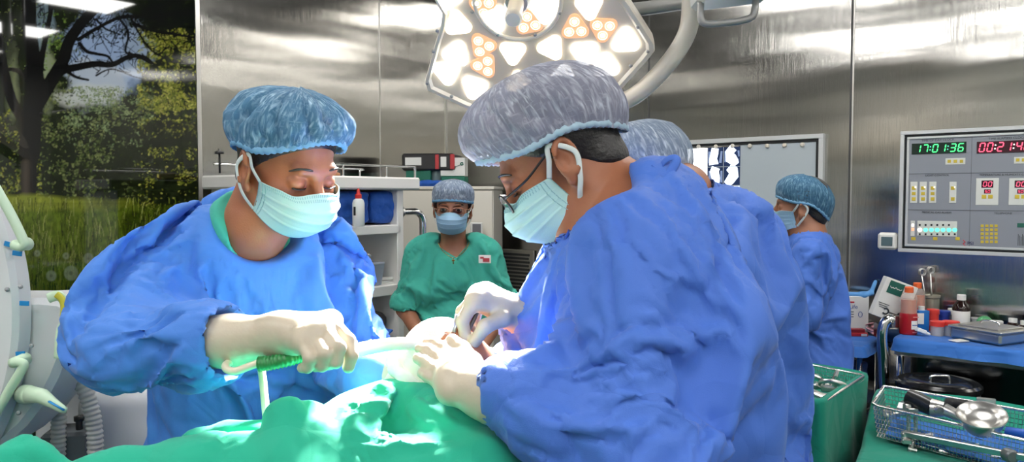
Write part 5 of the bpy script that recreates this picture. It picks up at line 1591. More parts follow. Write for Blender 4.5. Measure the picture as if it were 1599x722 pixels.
M_GREENBOX = mat('green_carton', rgb(22, 104, 84), .5); M_REDP = mat('red_corner_plastic', rgb(186, 58, 62), .45)
def boxthing(name, label, cat, px0, py0, px1, py1, Y, d, m, zbase, bev=.004):
    a = P(px0, py1, Y); c_ = P(px1, py0, Y); w = c_[0] - a[0]; h = c_[2] - a[2]
    return a, w, h
tc = thing('tool_case', 'black case with red corners on top of the green carton in the corner', 'case', KP(-.28, .2, kz + .125))
xa, xb = P(622, 250, 4.4)[0], P(706, 250, 4.4)[0]; xo = np.array([K0[0], 0, 0])[0]
gz = P(650, 266, 4.4)[2] - kz
x_of = lambda px: (px - 770) / 1200 * 4.4
ch = P(650, 239, 4.4)[2] - P(650, 266, 4.4)[2]
kbox(x_of(622), x_of(706), .05, .34, kz + gz, kz + gz + ch, 'case_shell', mat('case_black', rgb(40, 38, 40), .5), .01, tc)
kbox(x_of(676), x_of(682), .043, .06, kz + gz + .006, kz + gz + ch - .006, 'red_corner', M_REDP, .003, tc); kbox(x_of(700), x_of(707), .043, .06, kz + gz + .006, kz + gz + ch - .006, 'red_corner', M_REDP, .003, tc)
kbox(x_of(628), x_of(654), .044, .055, kz + gz + .03, kz + gz + .075, 'label_plate', M_WHITE, .001, tc); kbox(x_of(685), x_of(694), .044, .055, kz + gz + .02, kz + gz + ch - .02, 'label_plate', M_WHITE, .001, tc)
gc_ = thing('green_carton', 'dark green carton on the corner cabinet under the black case', 'carton', KP(x_of(652), .2, kz))
kbox(x_of(628), x_of(668), .06, .33, kz, kz + gz, 'carton_body', M_GREENBOX, .003, gc_)
for k in range(7): kbox(x_of(630 + k * 1.7), x_of(630 + k * 1.7 + .8), .057, .062, kz + .012, kz + .035, 'print_bar', M_WHITE, .0, gc_)
cl = thing('clear_canister', 'clear grey-green canister between green carton and leaflet box on the cabinet', 'canister', KP(x_of(675), .12, kz))
b = MB(); b.lathe([(0, 0), (.034, 0), (.036, .006), (.036, .09), (.033, .096), (0, .097)], KP(x_of(675), .12, kz + .03), None, 22); b.build('canister_body', mat('smoky_plastic', rgb(150, 172, 172), .15, alpha=.8), cl, 'auto')
b = MB(); b.lathe([(.037, .085), (.037, .1), (.03, .103), (0, .103)], KP(x_of(675), .12, kz + .03), None, 22); b.build('lid', M_WHITE, cl, 'auto')
def text(s, c, R, size, m, parent, name='lettering', align='CENTER', ext=.0004):
    cu = bpy.data.curves.new(name, 'FONT'); cu.body = s; cu.size = size; cu.align_x = align; cu.align_y = 'CENTER'; cu.extrude = ext
    o = bpy.data.objects.new(name, cu); me = bpy.data.meshes.new_from_object(o); bpy.data.objects.remove(o); bpy.data.curves.remove(cu)
    o = bpy.data.objects.new(name, me); COL.objects.link(o)
    M = Matrix([list(R[0]) + [c[0]], list(R[1]) + [c[1]], list(R[2]) + [c[2]], [0, 0, 0, 1]])
    me.materials.clear(); me.materials.append(m)
    loc, rot, sc_ = M.decompose(); o.location = loc; o.rotation_euler = rot.to_euler(); attach(o, parent) if parent is not None else None
    return o
M_INK = mat('dark_print', rgb(50, 56, 60), .6); M_INKG = mat('green_print', rgb(30, 96, 80), .6)
lf = thing('leaflet_box', 'white printed carton with green spanner sketch on the corner cabinet', 'carton', KP(x_of(704), .1, kz))
kbox(x_of(684), x_of(723), .06, .16, kz + .06, kz + .165, 'carton_body', M_PAPER, .001, lf)
KF = np.stack([KR[:, 0], ZUP, -KR[:, 1]], 1)
b = MB()
for k in range(5): b.box(KP(x_of(691) + .009 * k, .0585, kz + .122 + .004 * (k % 2)), (.0032, .0006, .005), KR)
b.build('print_scribble', M_INK, lf)
def spanner(c, R, L, m, parent, name='spanner_sketch'):
    b = MB(); z = R[:, 2] * .0006
    arc = lambda cx, r, a0, a1, n: [c + R @ np.array([cx + r * math.cos(a), r * math.sin(a), .0008]) for a in np.linspace(a0, a1, n)]
    b.tube(arc(-L * .5, L * .17, .55, 2 * PI - .55, 18) if False else arc(-L * .42, L * .15, PI + .7, 3 * PI - .7, 16), L * .045, 6, flat=(1, .3), up=R[:, 2])
    b.tube([c + R @ np.array([-L * .26, 0, .0008]), c + R @ np.array([L * .26, -L * .02, .0008])], [L * .07, L * .035], 6, flat=(.3, 1), up=R[:, 2])
    b.tube(arc(L * .36, L * .1, 0, 2 * PI * .95, 14), L * .05, 6, flat=(1, .3), up=R[:, 2])
    return b.build(name, m, parent, True)
spanner(KP(x_of(712), .0585, kz + .12), KF @ rotz3(.4), .07, M_INKG, lf)
bc = soft_pack('blue_sheet', KP(x_of(672), .04, kz + .016), np.array([.075, .03, .014]), KR, 'crumpled blue sheet in front of green carton on the cabinet', 'sheet', M_BLUEPACK, 9, rad=.012)
b = MB(); b.box(KP(x_of(704), .11, kz + .03), (.07, .06, .028), KR, bev=.004); o = b.build('spacer_box', M_GREENBOX, None, 'auto', origin=tuple(KP(x_of(704), .11, kz))); tag(o, 'low green box under the white spanner carton on the cabinet', 'box')

# perforated return-air grille on the right wall
gu0, gz1 = hitR(776, 388); gu1, gz0 = hitR(836, 470)
gr = thing('air_grille', 'perforated metal air grille low on the steel wall behind the nurse', 'grille', WR((gu0 + gu1) / 2, gz0, .01))
M_GRILLE = mat('grille_metal', rgb(150, 146, 136), .4, .6); M_HOLE = mat('grille_hole', rgb(30, 32, 32), .8)
b = MB(); b.box(WR((gu0 + gu1) / 2, (gz0 + gz1) / 2, .012), ((gu1 - gu0) / 2, (gz1 - gz0) / 2, .006), FR, bev=.003); gp = b.build('perforated_plate', M_GRILLE, gr, 'auto')
b = MB(); n1 = 17; n2 = 12
for i in range(n1):
    for j in range(n2):
        uu = gu0 + .03 + (gu1 - gu0 - .06) * (i + .5 * (j % 2)) / n1; z_ = gz0 + .03 + (gz1 - gz0 - .06) * j / (n2 - 1)
        b.lathe([(.0085, 0), (.0085, .002), (0.0001, .0021)], WR(uu, z_, .0175), FR, 8)
b.build('perforations', M_HOLE, gp)
# ================================================================== x-ray viewing box on the right wall
M_SILV = mat('silver_trim', rgb(214, 216, 216), .3, .3); M_BLKLINE = mat('black_gasket', rgb(22, 26, 28), .5)
M_LBOFF = mat('unlit_viewer_panel', rgb(176, 186, 192), .35); M_LBON = mat('lit_viewer_panel', (1, 1, 1, 1), .4, emit=(.93, .97, 1, 1), estr=2.6)
def rframe(b, u0, u1, z0, z1, w, o0, o1, mi=0):
    for (a, c_, d, e) in ((u0, u1, z1 - w, z1), (u0, u1, z0, z0 + w), (u0, u0 + w, z0 + w, z1 - w), (u1 - w, u1, z0 + w, z1 - w)):
        b.box(WR((a + c_) / 2, (d + e) / 2, (o0 + o1) / 2), ((c_ - a) / 2, (e - d) / 2, (o1 - o0) / 2), FR, bev=.0015, mi=mi)
def rbox(b, u0, u1, z0, z1, o0, o1, bev=0, mi=0): b.box(WR((u0 + u1) / 2, (z0 + z1) / 2, (o0 + o1) / 2), (abs(u1 - u0) / 2, abs(z1 - z0) / 2, (o1 - o0) / 2), FR, bev=bev, mi=mi)
u1, zt_ = hitR(1289, 209); _, zb_ = hitR(1190, 381); um = hitR(1157, 290)[0]; u0 = um - (u1 - um) * 1.02
vb_ = thing('xray_viewer', 'wall x-ray viewing box, left half glowing white, with a film clipped on', 'lightbox', WR((u0 + u1) / 2, zb_, .01))
b = MB(); rframe(b, u0, u1, zb_, zt_, .022, 0, .03); b.build('frame', M_SILV, vb_, 'auto')
b = MB(); rframe(b, u0 + .022, u1 - .022, zb_ + .022, zt_ - .022, .014, 0, .022); b.build('gasket', M_BLKLINE, vb_)
b = MB(); rbox(b, um, u1 - .036, zb_ + .036, zt_ - .036, .004, .018, .001); b.build('unlit_panel', M_LBOFF, vb_)
zlit = hitR(1120, 356)[1]
b = MB(); rbox(b, u0 + .036, um - .002, zlit, zt_ - .044, .004, .018, .001); b.build('lit_panel', M_LBON, vb_)
b = MB(); rbox(b, u0 + .036, um - .002, zb_ + .036, zlit - .002, .004, .0185, .001); b.build('lower_strip', M_LBOFF, vb_)
for (x, y) in ((1091, 229), (1118, 229), (1144, 228), (1171, 228), (1198, 228), (1225, 227), (1253, 226)):
    a_, c_ = hitR(x, y, .02); bb = MB(); bb.lathe([(.0105, 0), (.0105, .007), (.007, .010), (0.0001, .0105)], WR(a_, c_, .018), FR, 14); bb.build('film_clip', M_LAMPBODY, vb_, 'auto')
fu0, fz1 = hitR(1105, 231, .02); fu1, fz0 = hitR(1155, 291, .02)
film = thing('xray_film', 'dark four-image x-ray film of bones clipped on the lit viewer', 'x-ray film', WR((fu0 + fu1) / 2, fz0, .021))
M_FILM = mat('xray_film_dark', rgb(40, 58, 100), .25); M_BONE = mat('xray_bone_image', rgb(196, 214, 240), .3, emit=(.85, .92, 1, 1), estr=1.4); M_FILM2 = mat('xray_film_grey', rgb(90, 112, 158), .25, emit=(.5, .6, .85, 1), estr=.35)
b = MB(); rbox(b, fu0, fu1, fz0, fz1, .0200, .0212); b.build('film_sheet', M_FILM, film)
fw, fh = fu1 - fu0, fz1 - fz0
def bone(cells, m, name, off):
    b = MB()
    for (cl_) in cells:
        pts = [WR(fu0 + fw * x, fz0 + fh * y, off) for (x, y, w) in cl_]; ws = [fw * w for (x, y, w) in cl_]
        n = len(pts); V = []
        for i in range(n):
            t = nrm(pts[min(i + 1, n - 1)] - pts[max(i - 1, 0)]); sd = nrm(np.cross(t, LD)); V += [pts[i] - sd * ws[i], pts[i] + sd * ws[i]]
        V += [v - LD * .0006 for v in V]
        k = 2 * n
        F = [(2 * i, 2 * i + 1, 2 * i + 3, 2 * i + 2) for i in range(n - 1)] + [(k + 2 * i + 2, k + 2 * i + 3, k + 2 * i + 1, k + 2 * i) for i in range(n - 1)]
        F += [(2 * i, 2 * i + 2, k + 2 * i + 2, k + 2 * i) for i in range(n - 1)] + [(2 * i + 3, 2 * i + 1, k + 2 * i + 1, k + 2 * i + 3) for i in range(n - 1)] + [(1, 0, k, k + 1), (k - 2, k - 1, 2 * k - 1, 2 * k - 2)]
        b.add(V, F)
    return b.build(name, m, film)
bone([[(.24, .98, .11), (.22, .86, .12), (.18, .72, .12), (.2, .56, .15)], [(.27, .49, .13), (.22, .38, .14), (.27, .2, .13), (.26, .04, .11)], [(.80, .98, .12), (.68, .86, .13), (.72, .72, .17), (.86, .6, .12), (.9, .55, .08)], [(.68, .5, .13), (.8, .4, .15), (.82, .28, .15), (.7, .14, .13), (.6, .05, .1)]], M_BONE, 'bone_image', .0219)
bone([[(.44, .9, .03), (.40, .6, .04)], [(.06, .9, .03), (.05, .6, .03)], [(.56, .9, .03), (.56, .62, .03)], [(.08, .4, .04), (.07, .1, .03)], [(.44, .4, .03), (.44, .1, .03)], [(.95, .9, .03), (.97, .75, .02)]], M_FILM2, 'soft_tissue_image', .0217)
b = MB(); rbox(b, (fu0 + fu1) / 2 - .0015, (fu0 + fu1) / 2 + .0015, fz0, fz1, .0212, .0224); rbox(b, fu0, fu1, (fz0 + fz1) / 2 - .0015, (fz0 + fz1) / 2 + .0015, .0212, .0224); rbox(b, fu0, fu1, fz0, fz0 + .006, .0212, .0224); b.build('grid_lines', M_LBOFF, film)
su0, sz1 = hitR(1198, 356, .02); su1, sz0 = hitR(1229, 371, .02)
b = MB(); rbox(b, su0, su1, sz0, sz1, .018, .024, .003); sp = b.build('switch_panel', mat('switch_panel_slate', rgb(62, 78, 96), .35), vb_, 'auto')
for k in range(3):
    bb = MB(); uu = su0 + (su1 - su0) * (.25 + .25 * k); bb.lathe([(.0075, 0), (.0075, .003), (0.0001, .0035)], WR(uu, (sz0 + sz1) / 2, .024), FR, 14); bb.build('touch_button', mat('blue_button', rgb(40, 112, 190), .3, emit=(.1, .4, 1, 1), estr=.4), sp, 'auto')

# ================================================================== theatre control panel with clocks
cu0, cz1 = hitR(1408, 206); cu0b, cz0 = hitR(1404, 393)
cu0 = (cu0 + cu0b) / 2
def puv(x, y): return hitR(x, y, .02)
cu1 = hitR(1730, 300)[0]
cp = thing('control_panel', 'grey theatre control panel with green and red digital clocks on steel wall', 'control panel', WR((cu0 + cu1) / 2, cz0, .01))
M_PANELG = mat('panel_membrane_grey', rgb(140, 144, 152), .4); M_PADW = mat('pad_white', rgb(214, 216, 210), .45); M_YEL = mat('yellow_key', rgb(206, 182, 62), .45); M_DISP = mat('display_window', rgb(24, 44, 36), .15); M_DISPR = mat('red_display_window', rgb(62, 22, 34), .15)
M_GRN = mat('green_led_digits', (0, .2, .05, 1), .4, emit=(.08, 1, .25, 1), estr=2.2); M_RED = mat('red_led_digits', (.2, 0, .03, 1), .4, emit=(1, .10, .18, 1), estr=2.0)
M_CYAN = mat('cyan_led', (0, .2, .15, 1), .4, emit=(.15, 1, .62, 1), estr=1.6); M_LEDW = mat('white_led', (1, 1, 1, 1), .4, emit=(1, .9, .8, 1), estr=2.5); M_ORG = mat('orange_led', (.3, .1, 0, 1), .4, emit=(1, .35, .2, 1), estr=1.8)
b = MB(); rframe(b, cu0, cu1, cz0, cz1, .016, 0, .026); b.build('outer_frame', M_SILV, cp, 'auto')
b = MB(); rframe(b, cu0 + .016, cu1 - .016, cz0 + .016, cz1 - .016, .010, 0, .018); b.build('gasket', M_BLKLINE, cp)
b = MB(); rframe(b, cu0 + .026, cu1 - .026, cz0 + .026, cz1 - .026, .010, 0, .022); b.build('inner_frame', M_SILV, cp, 'auto')
b = MB(); rbox(b, cu0 + .036, cu1 - .036, cz0 + .036, cz1 - .036, .004, .018, .001); b.build('membrane', M_PANELG, cp)
FT2 = np.stack([RD, ZUP, LD], 1)
def rect(x0, y0, x1, y1, name, m, o0=.018, o1=.0195, parent=cp, bev=.0006):
    a0, b1 = puv(x0, (y0 + y1) / 2)[0], puv((x0 + x1) / 2, y0)[1]; a1, b0 = puv(x1, (y0 + y1) / 2)[0], puv((x0 + x1) / 2, y1)[1]
    b = MB(); rbox(b, a0, a1, b0, b1, o0, o1, bev); return b.build(name, m, parent), (a0, a1, b0, b1)
SEG = {'0': 'abcdef', '1': 'bc', '2': 'abged', '3': 'abgcd', '4': 'fgbc', '5': 'afgcd', '6': 'afgedc', '7': 'abc', '8': 'abcdefg', '9': 'abcdfg'}
def seg7(s, u0, u1, z0, z1, m, parent, off, dot_m=None, name='digits', slant=.16):
    """seven-segment figures: one mesh per readout"""
    n = sum(1.0 if ch != ':' else .32 for ch in s); cw = (u1 - u0) / n; x = u0; h = z1 - z0
    db = MB()
    for ch in s:
        if ch == ':':
            for zz_ in (.3, .72): db.lathe([(.075 * h, 0), (.075 * h, .0012), (0.0001, .0014)], WR(x + cw * .16 + slant * h * (zz_ - .5) * .6, z0 + h * zz_, off), FR, 10)
            x += cw * .32; continue
        b = MB(); w = cw * .62; xo = x + cw * .19; t = h * .065
        P_ = lambda fx, fy: WR(xo + w * fx + slant * h * (fy - .5), z0 + h * fy, off)
        g = .06
        for sg in SEG[ch]:
            (ax, ay), (bx, by) = {'a': ((g, 1), (1 - g, 1)), 'b': ((1, 1 - g), (1, .5 + g)), 'c': ((1, .5 - g), (1, g)), 'd': ((g, 0), (1 - g, 0)), 'e': ((0, .5 - g), (0, g)), 'f': ((0, 1 - g), (0, .5 + g)), 'g': ((g, .5), (1 - g, .5))}[sg]
            b.tube([P_(ax, ay), P_(bx, by)], t, 6, flat=(1, .25), up=LD)
        x += cw; b.build('digit', m, parent)
    if db.V: db.build('colon', dot_m or m, parent)
def disp(x0, y0, x1, y1, s, m, wm, parent=cp, name='clock_display', dm=None, mg=(.08, .16)):
    o, (a0, a1, b0, b1) = rect(x0, y0, x1, y1, name, wm, .018, .0205, parent)
    w, h = a1 - a0, b1 - b0
    seg7(s, a0 + w * mg[0], a1 - w * mg[0] * .5, b0 + h * mg[1], b1 - h * mg[1], m, o, .0210, dm)
    return o
disp(1423.5, 223, 1508.5, 240, '17:01:36', M_GRN, M_DISP, dm=M_CYAN, mg=(.05, .16)); disp(1525, 220, 1612, 238.5, '00:21:42', M_RED, M_DISPR, dm=M_LEDW, mg=(.03, .14))
M_TXT = mat('panel_caption_ink', rgb(56, 60, 66), .6)
def cap_text(s, x, y, size, m=M_TXT):
    a, z_ = puv(x, y); return text(s, WR(a, z_, .0188), FT2, size, m, cp, 'caption')
cap_text('TIME OF DAY CLOCK', 1464, 219, .013); cap_text('TIME ELAPSED CLOCK', 1572, 216, .013); cap_text('LIGHT CONTROL', 1463, 274, .0115); cap_text('TEMPERATURE & HUMIDITY CONTROL', 1574, 273, .0115); cap_text('MEDICAL GAS ALARM', 1462, 332, .0115); cap_text('TELEPHONE', 1566, 333.5, .0115)
for ln in (((1417, 270, 1620, 270.8)), ((1417, 328.6, 1620, 329.4)), ((1515, 212, 1515.5, 388))): rect(*ln, 'divider_line', M_TXT, .018, .0184, bev=0)
def keypad(x0, y0, x1, y1, keys, name='key_pad', m=M_PADW):
    o, _ = rect(x0, y0, x1, y1, name, m)
    for (kx, ky, w, h, mm) in keys: rect(kx - w / 2, ky - h / 2, kx + w / 2, ky + h / 2, 'key', mm, .0195, .0208, o)
    return o
keypad(1476, 247, 1507, 257, [(1482, 252, 5.5, 5, M_YEL), (1491.5, 252, 5.5, 5, M_YEL), (1501, 252, 5.5, 5, M_YEL)]); keypad(1583, 245, 1612, 255.5, [(1589, 250, 5.5, 5, M_YEL), (1598, 250, 5.5, 5, M_YEL)])
for x in (1426.5, 1441, 1456, 1487.5):
    ks = [(x, 294, 6, 5.5, M_YEL), (x + 2.5, 292.5, 2.4, 2.4, M_LEDW)] + ([(x, 302.5, 6, 5, M_YEL)] if x < 1480 else []) + [(x, 311, 6, 5.5, M_YEL)]
    keypad(x - 5.5, 284, x + 5.5, 317, ks)
for x0, x1, s in ((1523.5, 1559, '00'), (1575, 1611, '00')):
    o, _ = rect(x0, 278.5, x1, 320.5, 'climate_pad', M_PADW)
    xc = (x0 + x1) / 2; disp(xc - 9, 282, xc + 9.5, 293.5, s, M_RED, M_DISPR, o, 'readout', mg=(.1, .2)); disp(xc - 5, 296, xc + 5.5, 302.5, '50', M_RED, M_DISPR, o, 'readout', mg=(.1, .2))
    for kx in (xc - 5, xc + 5): rect(kx - 3.6, 304.5, kx + 3.6, 310.5, 'key', M_YEL, .0195, .0208, o)
rect(1421.5, 345, 1428, 369, 'alarm_strip', M_PADW); rect(1423.5, 350, 1427, 354, 'alarm_led', M_LEDW, .0195, .0215); rect(1423.5, 356.5, 1427, 360.5, 'alarm_led', M_ORG, .0195, .0215)
o, _ = rect(1432, 345.5, 1494, 369, 'gas_alarm_pad', M_PADW)
for k in range(7):
    x = 1436 + k * 9.1
    if k < 6: rect(x - 1.5, 350, x + 1.5, 353, 'dark_key', M_BLKLINE, .0195, .0205, o)
    rect(x - 1.5, 364.5, x + 1.5, 367.5, 'dark_key', M_BLKLINE, .0195, .0205, o)
    a, z_ = puv(x, 359.3); bb = MB(); bb.lathe([(.0085, 0), (.0085, .0015), (.0001, .002)], WR(a, z_, .0195), FR, 14); bb.build('gas_led', M_LEDW if k == 0 else M_CYAN, o)
for x in (1426, 1460, 1495): rect(x - 3.4, 370.5, x + 3.4, 375.5, 'key', M_YEL)
a, z_ = puv(1515, 380.5); text('PSI', WR(a, z_, .0188), FT2, .020, mat('logo_navy', rgb(44, 40, 92), .5), cp, 'logo')
bb = MB(); M_LOGOR = mat('logo_red', rgb(196, 48, 60), .5)
for (ax, ay, bx, by) in ((1503.5, 375, 1507, 378), (1507, 378, 1503.5, 381), (1503.5, 381, 1507, 384), (1504, 385, 1508, 385)):
    p0, p1 = puv(ax, ay), puv(bx, by); bb.tube([WR(p0[0], p0[1], .0188), WR(p1[0], p1[1], .0188)], .0016, 5)
bb.build('logo_mark', M_LOGOR, cp)
o, _ = rect(1529, 350, 1559, 384, 'phone_keypad', M_PANELG, .018, .0188)
for i in range(4):
    for j in range(5):
        rect(1531 + i * 7.2, 351 + j * 6.2, 1536 + i * 7.2, 355.2 + j * 6.2, 'key', M_YEL, .0188, .0202, o)
rect(1588, 349, 1612, 355.5, 'green_label', M_INKG)
for k in range(7): rect(1589 + k * 2.2, 366 + (k % 3) * 2, 1590 + k * 2.2, 384, 'speaker_slot', M_TXT, .018, .0186)

# thermostat
t0 = puv(1385, 377); th = thing('thermostat', 'small white square thermostat beside the control panel', 'thermostat', WR(t0[0], t0[1], .002))
b = MB(); b.box(WR(t0[0], t0[1], .012), (.040, .038, .012), FR, bev=.01); b.build('case', M_WHITE, th, 'auto')
b = MB(); b.box(WR(t0[0], t0[1], .025), (.023, .020, .002), FR, bev=.001); b.build('screen', mat('lcd_grey', rgb(92, 112, 116), .2), th)

# ================================================================== draped side tables with supplies
def sheet_table(name, corners, ztop, zbot, m, fold=.012, lip=.0, seed=0, label=None, cat=None, n=220, group=None, flare=.03):
    """cloth lying over a rectangular table top and hanging in folds on all sides"""
    C_ = [np.asarray(c, float) for c in corners]; per = []
    L_ = [np.linalg.norm(C_[(i + 1) % 4] - C_[i]) for i in range(4)]; T = sum(L_)
    r = .02
    for k in range(n):
        s = T * k / n
        for i in range(4):
            if s <= L_[i] or i == 3: per.append(C_[i] + (C_[(i + 1) % 4] - C_[i]) * min(s / L_[i], 1)); break
            s -= L_[i]
    per = np.array(per); cen_ = per.mean(0); k3 = 5
    for _ in range(k3): per = (np.roll(per, 1, 0) + 2 * per + np.roll(per, -1, 0)) / 4
    tn = np.roll(per, -1, 0) - np.roll(per, 1, 0); nn = np.stack([tn[:, 1], -tn[:, 0]], 1); nn /= np.linalg.norm(nn, axis=1)[:, None]
    if np.mean(np.sum(nn * (per - cen_), 1)) < 0: nn = -nn
    rows = []; lip = lip(per) if callable(lip) else np.full(n, lip)
    for f in (0.0, .35, .7, .92): q = cen_ + (per - cen_) * f; rows.append(np.c_[q, np.full(n, ztop)])
    rows.append(np.c_[per - nn * .008, ztop + lip]); rows.append(np.c_[per + nn * .002, ztop + lip - .003]); rows.append(np.c_[per + nn * .006, ztop + lip - .012])
    S_ = np.arange(n) / n * T
    for j in range(1, 22):
        t = j / 21; z_ = ztop + lip - .012 - (ztop + lip - .012 - zbot) * t
        w = np.sin(S_ * 24 + 3 * vnoise(np.stack([S_ * 4, S_ * 0 + seed, S_ * 0], -1)) * 4) * fold * t ** .7 + (vnoise(np.stack([S_ * 9, S_ * 0 + seed + 3, S_ * 0 + t * 1.2], -1)) - .5) * fold * 1.6 * min(t * 3, 1)
        rows.append(np.c_[per + nn * (.006 + flare * t + w + fold * .6 * t)[:, None], z_])
    V = np.concatenate(rows); R_ = len(rows)
    V[:, 2] += (fbm(np.c_[V[:, :2] * 14 + seed, V[:, 2:] * 3], 3) - .5) * .006
    F = [(j * n + i, j * n + (i + 1) % n, (j + 1) * n + (i + 1) % n, (j + 1) * n + i) for j in range(R_ - 1) for i in range(n)]
    o = mesh_obj(name, V, np.array(F), m, None, True); bm_fix(o)
    return tag(o, label, cat, group)
def on_z(px, py, z): d = ray(px, py); return O_CAM + d * ((z - CAMZ) / d[2])
M_BLUESHEET = fabric('blue_table_sheet', rgb(52, 118, 206), crease=(10, .02))
# steel cart along the right wall carrying the blue sheet
zB = 1.045
fl = on_z(1394, 527, zB)[:2]; dR = RD[:2]; dL = LD[:2]
cbB = [fl, fl + dR * 1.05, fl + dR * 1.05 - dL * .40, fl - dL * .40]
cart = thing('steel_cart', 'dark steel supply cart under the blue sheet below the control panel', 'cart', np.r_[np.mean(cbB, 0), 0])
cc = np.r_[np.mean(cbB, 0), 0]
b = MB(); b.box(cc + ZUP * (zB - .045), (.52, .195, .025), np.stack([RD, -LD, ZUP], 1), bev=.004); b.build('cart_top', M_STEEL, cart, 'auto')
M_DKSTEEL = mat('dark_polished_steel', rgb(96, 98, 98), .16, 1.0)
b = MB()
nb = 24; V = []
for i in range(nb + 1):
    t = i / nb; bulge = .03 * math.sin(PI * t)
    for z_ in (.12, zB - .07): V.append(cc + RD * (-.47 + .94 * t) + LD * (.15 + bulge) + ZUP * z_)
for i in range(nb + 1):
    t = i / nb
    for z_ in (.12, zB - .07): V.append(cc + RD * (-.47 + .94 * t) - LD * .18 + ZUP * z_)
m2 = 2 * (nb + 1); F = [(2 * i, 2 * i + 2, 2 * i + 3, 2 * i + 1) for i in range(nb)] + [(m2 + 2 * i + 1, m2 + 2 * i + 3, m2 + 2 * i + 2, m2 + 2 * i) for i in range(nb)]
F += [(0, 1, m2 + 1, m2), (2 * nb + 1, 2 * nb, m2 + 2 * nb, m2 + 2 * nb + 1)] + [(2 * i + 1, 2 * i + 3, m2 + 2 * i + 3, m2 + 2 * i + 1) for i in range(nb)]
b.add(V, F); o = b.build('cart_cabinet', M_DKSTEEL, cart, 'auto'); bm_fix(o)
for s in (-1, 1):
    for d in (-1, 1):
        b = MB(); q = cc + RD * .50 * s + LD * .18 * d; b.tube([q + ZUP * .09, q + ZUP * (zB - .07)], .014, 12); b.build('leg', M_CHROME, cart, True)
        b = MB(); b.lathe([(0, -.012), (.036, -.012), (.042, -.006), (.042, .006), (.036, .012), (0, .012)], q + ZUP * .042, rotx3(PI / 2), 16); b.build('castor', M_DKGREY, cart, 'auto')
tubepx([(1381, 620), (1379, 560), (1377, 525), (1380, 507), (1387, 499), (1394, 500)], 2.92, .019, 'push_bar', M_CHROME, cart, 14)
b = MB(); b.box(P(1402, 512, 3.10), (.02, .012, .05), None, bev=.003); b.build('corner_bracket', M_STEEL, cart, 'auto')
sheet_table('blue_sheet', cbB, zB, zB - .05, M_BLUESHEET, .006, 0, 4, 'blue sheet covering the dark steel cart below the control panel', 'sheet', flare=.012)
# lower table at its left
zA = .99
fa = on_z(1292, 536, zA)[:2]
cbA = [fa - dR * .12, fa + dR * .135, fa + dR * .135 - dL * .30, fa - dR * .12 - dL * .30]
ca_ = np.r_[np.mean(cbA, 0), 0]
tA = thing('side_trolley', 'small steel trolley with blue sheet behind the draped instrument table', 'trolley', ca_)
b = MB(); b.box(ca_ + ZUP * (zA - .03), (.122, .14, .015), np.stack([RD, -LD, ZUP], 1), bev=.003); b.build('trolley_top', M_STEEL, tA, 'auto')
b = MB(); b.box(ca_ + ZUP * .35, (.122, .14, .012), np.stack([RD, -LD, ZUP], 1), bev=.003); b.build('lower_shelf', M_STEEL, tA, 'auto')
for s in (-1, 1):
    for d in (-1, 1):
        b = MB(); q = ca_ + RD * .115 * s + LD * .135 * d; b.tube([q, q + ZUP * (zA - .045)], .012, 10); b.build('leg', M_CHROME, tA, True)
sheet_table('blue_sheet', cbA, zA, zA - .04, M_BLUESHEET, .005, 0, 8, 'blue sheet on the small trolley under the white glove carton', 'sheet', n=140, flare=.01)
pk = np.r_[ca_[:2], .9]; soft_pack('wrapped_pack', np.array([pk[0], pk[1], .80]), np.array([.095, .085, .09]), np.stack([RD, -LD, ZUP], 1), 'large blue wrapped bundle below the small trolley top', 'pack', M_BLUEPACK, 13)
b = MB(); b.box(np.array([pk[0], pk[1], .69]), (.11, .12, .008), np.stack([RD, -LD, ZUP], 1), bev=.002); b.build('wire_shelf', M_STEEL, tA, 'auto')

def stand(px, py, z, gap=.05):
    q = on_z(px, py, z); q[2] = z; k = np.dot(q[:2], LD[:2]); c0_ = np.dot(CORNER[:2], LD[:2])
    if k - c0_ < gap: q[:2] *= (c0_ + gap) / k          # keep clear of the wall
    return q
# white glove carton
FV = lambda a: np.stack([np.array([math.cos(a), math.sin(a), 0]), ZUP, np.array([math.sin(a), -math.cos(a), 0])], 1)   # face frame: right, up, towards viewer
def carton(name, label, q, w, h, d, yaw, m=M_PAPER, cat='carton', tilt=0.0):
    R = FV(yaw) @ rotz3(tilt); t = thing(name, label, cat, q)
    b = MB(); b.box(q + R @ np.array([0, h / 2, -d / 2]), (w / 2, h / 2, d / 2), R, bev=.002); b.build('carton_body', m, t, 'auto')
    return t, R
M_REDINK = mat('red_print', rgb(200, 44, 50), .5); M_BLUEINK = mat('blue_print', rgb(40, 80, 150), .5); M_CLOTHBL = fabric('light_blue_cloth', rgb(96, 160, 224), crease=(20, .01))
q = stand(1336, 521, zA); t, R = carton('glove_carton', 'white carton with blue lettering standing under a light blue cloth', q, .108, .165, .07, -.12)
text('RuLife', q + R @ np.array([-.026, .118, .001]), R, .026, M_BLUEINK, t)
for k in range(3): 
    b = MB(); b.box(q + R @ np.array([-.03, .096 - .011 * k, .0008]), (.02, .0016, .0006), R); b.build('print_line', M_INK, t)
b = MB(); b.tube([q + R @ np.array([.018 + .008 * math.cos(a), .085 + .012 * math.sin(a), .001]) for a in np.linspace(0, 2 * PI, 16)], .0012, 5); b.build('print_ring', M_BLUEINK, t)
b = MB(); b.box(q + R @ np.array([-.02, .139, .0008]), (.012, .003, .0006), R); b.build('print_mark', M_REDINK, t)
q2 = stand(1302, 519, zA); t, R2 = carton('glove_carton', 'white carton with red outlined label beside the light blue cloth carton, half hidden by gown', q2, .05, .16, .07, -.12)
b = MB(); b.tube([q2 + R2 @ np.array(p) for p in ((-.012, .02, .001), (.018, .02, .001), (.018, .065, .001), (-.012, .065, .001))], .0018, 5, closed=True); b.build('print_frame', M_REDINK, t)
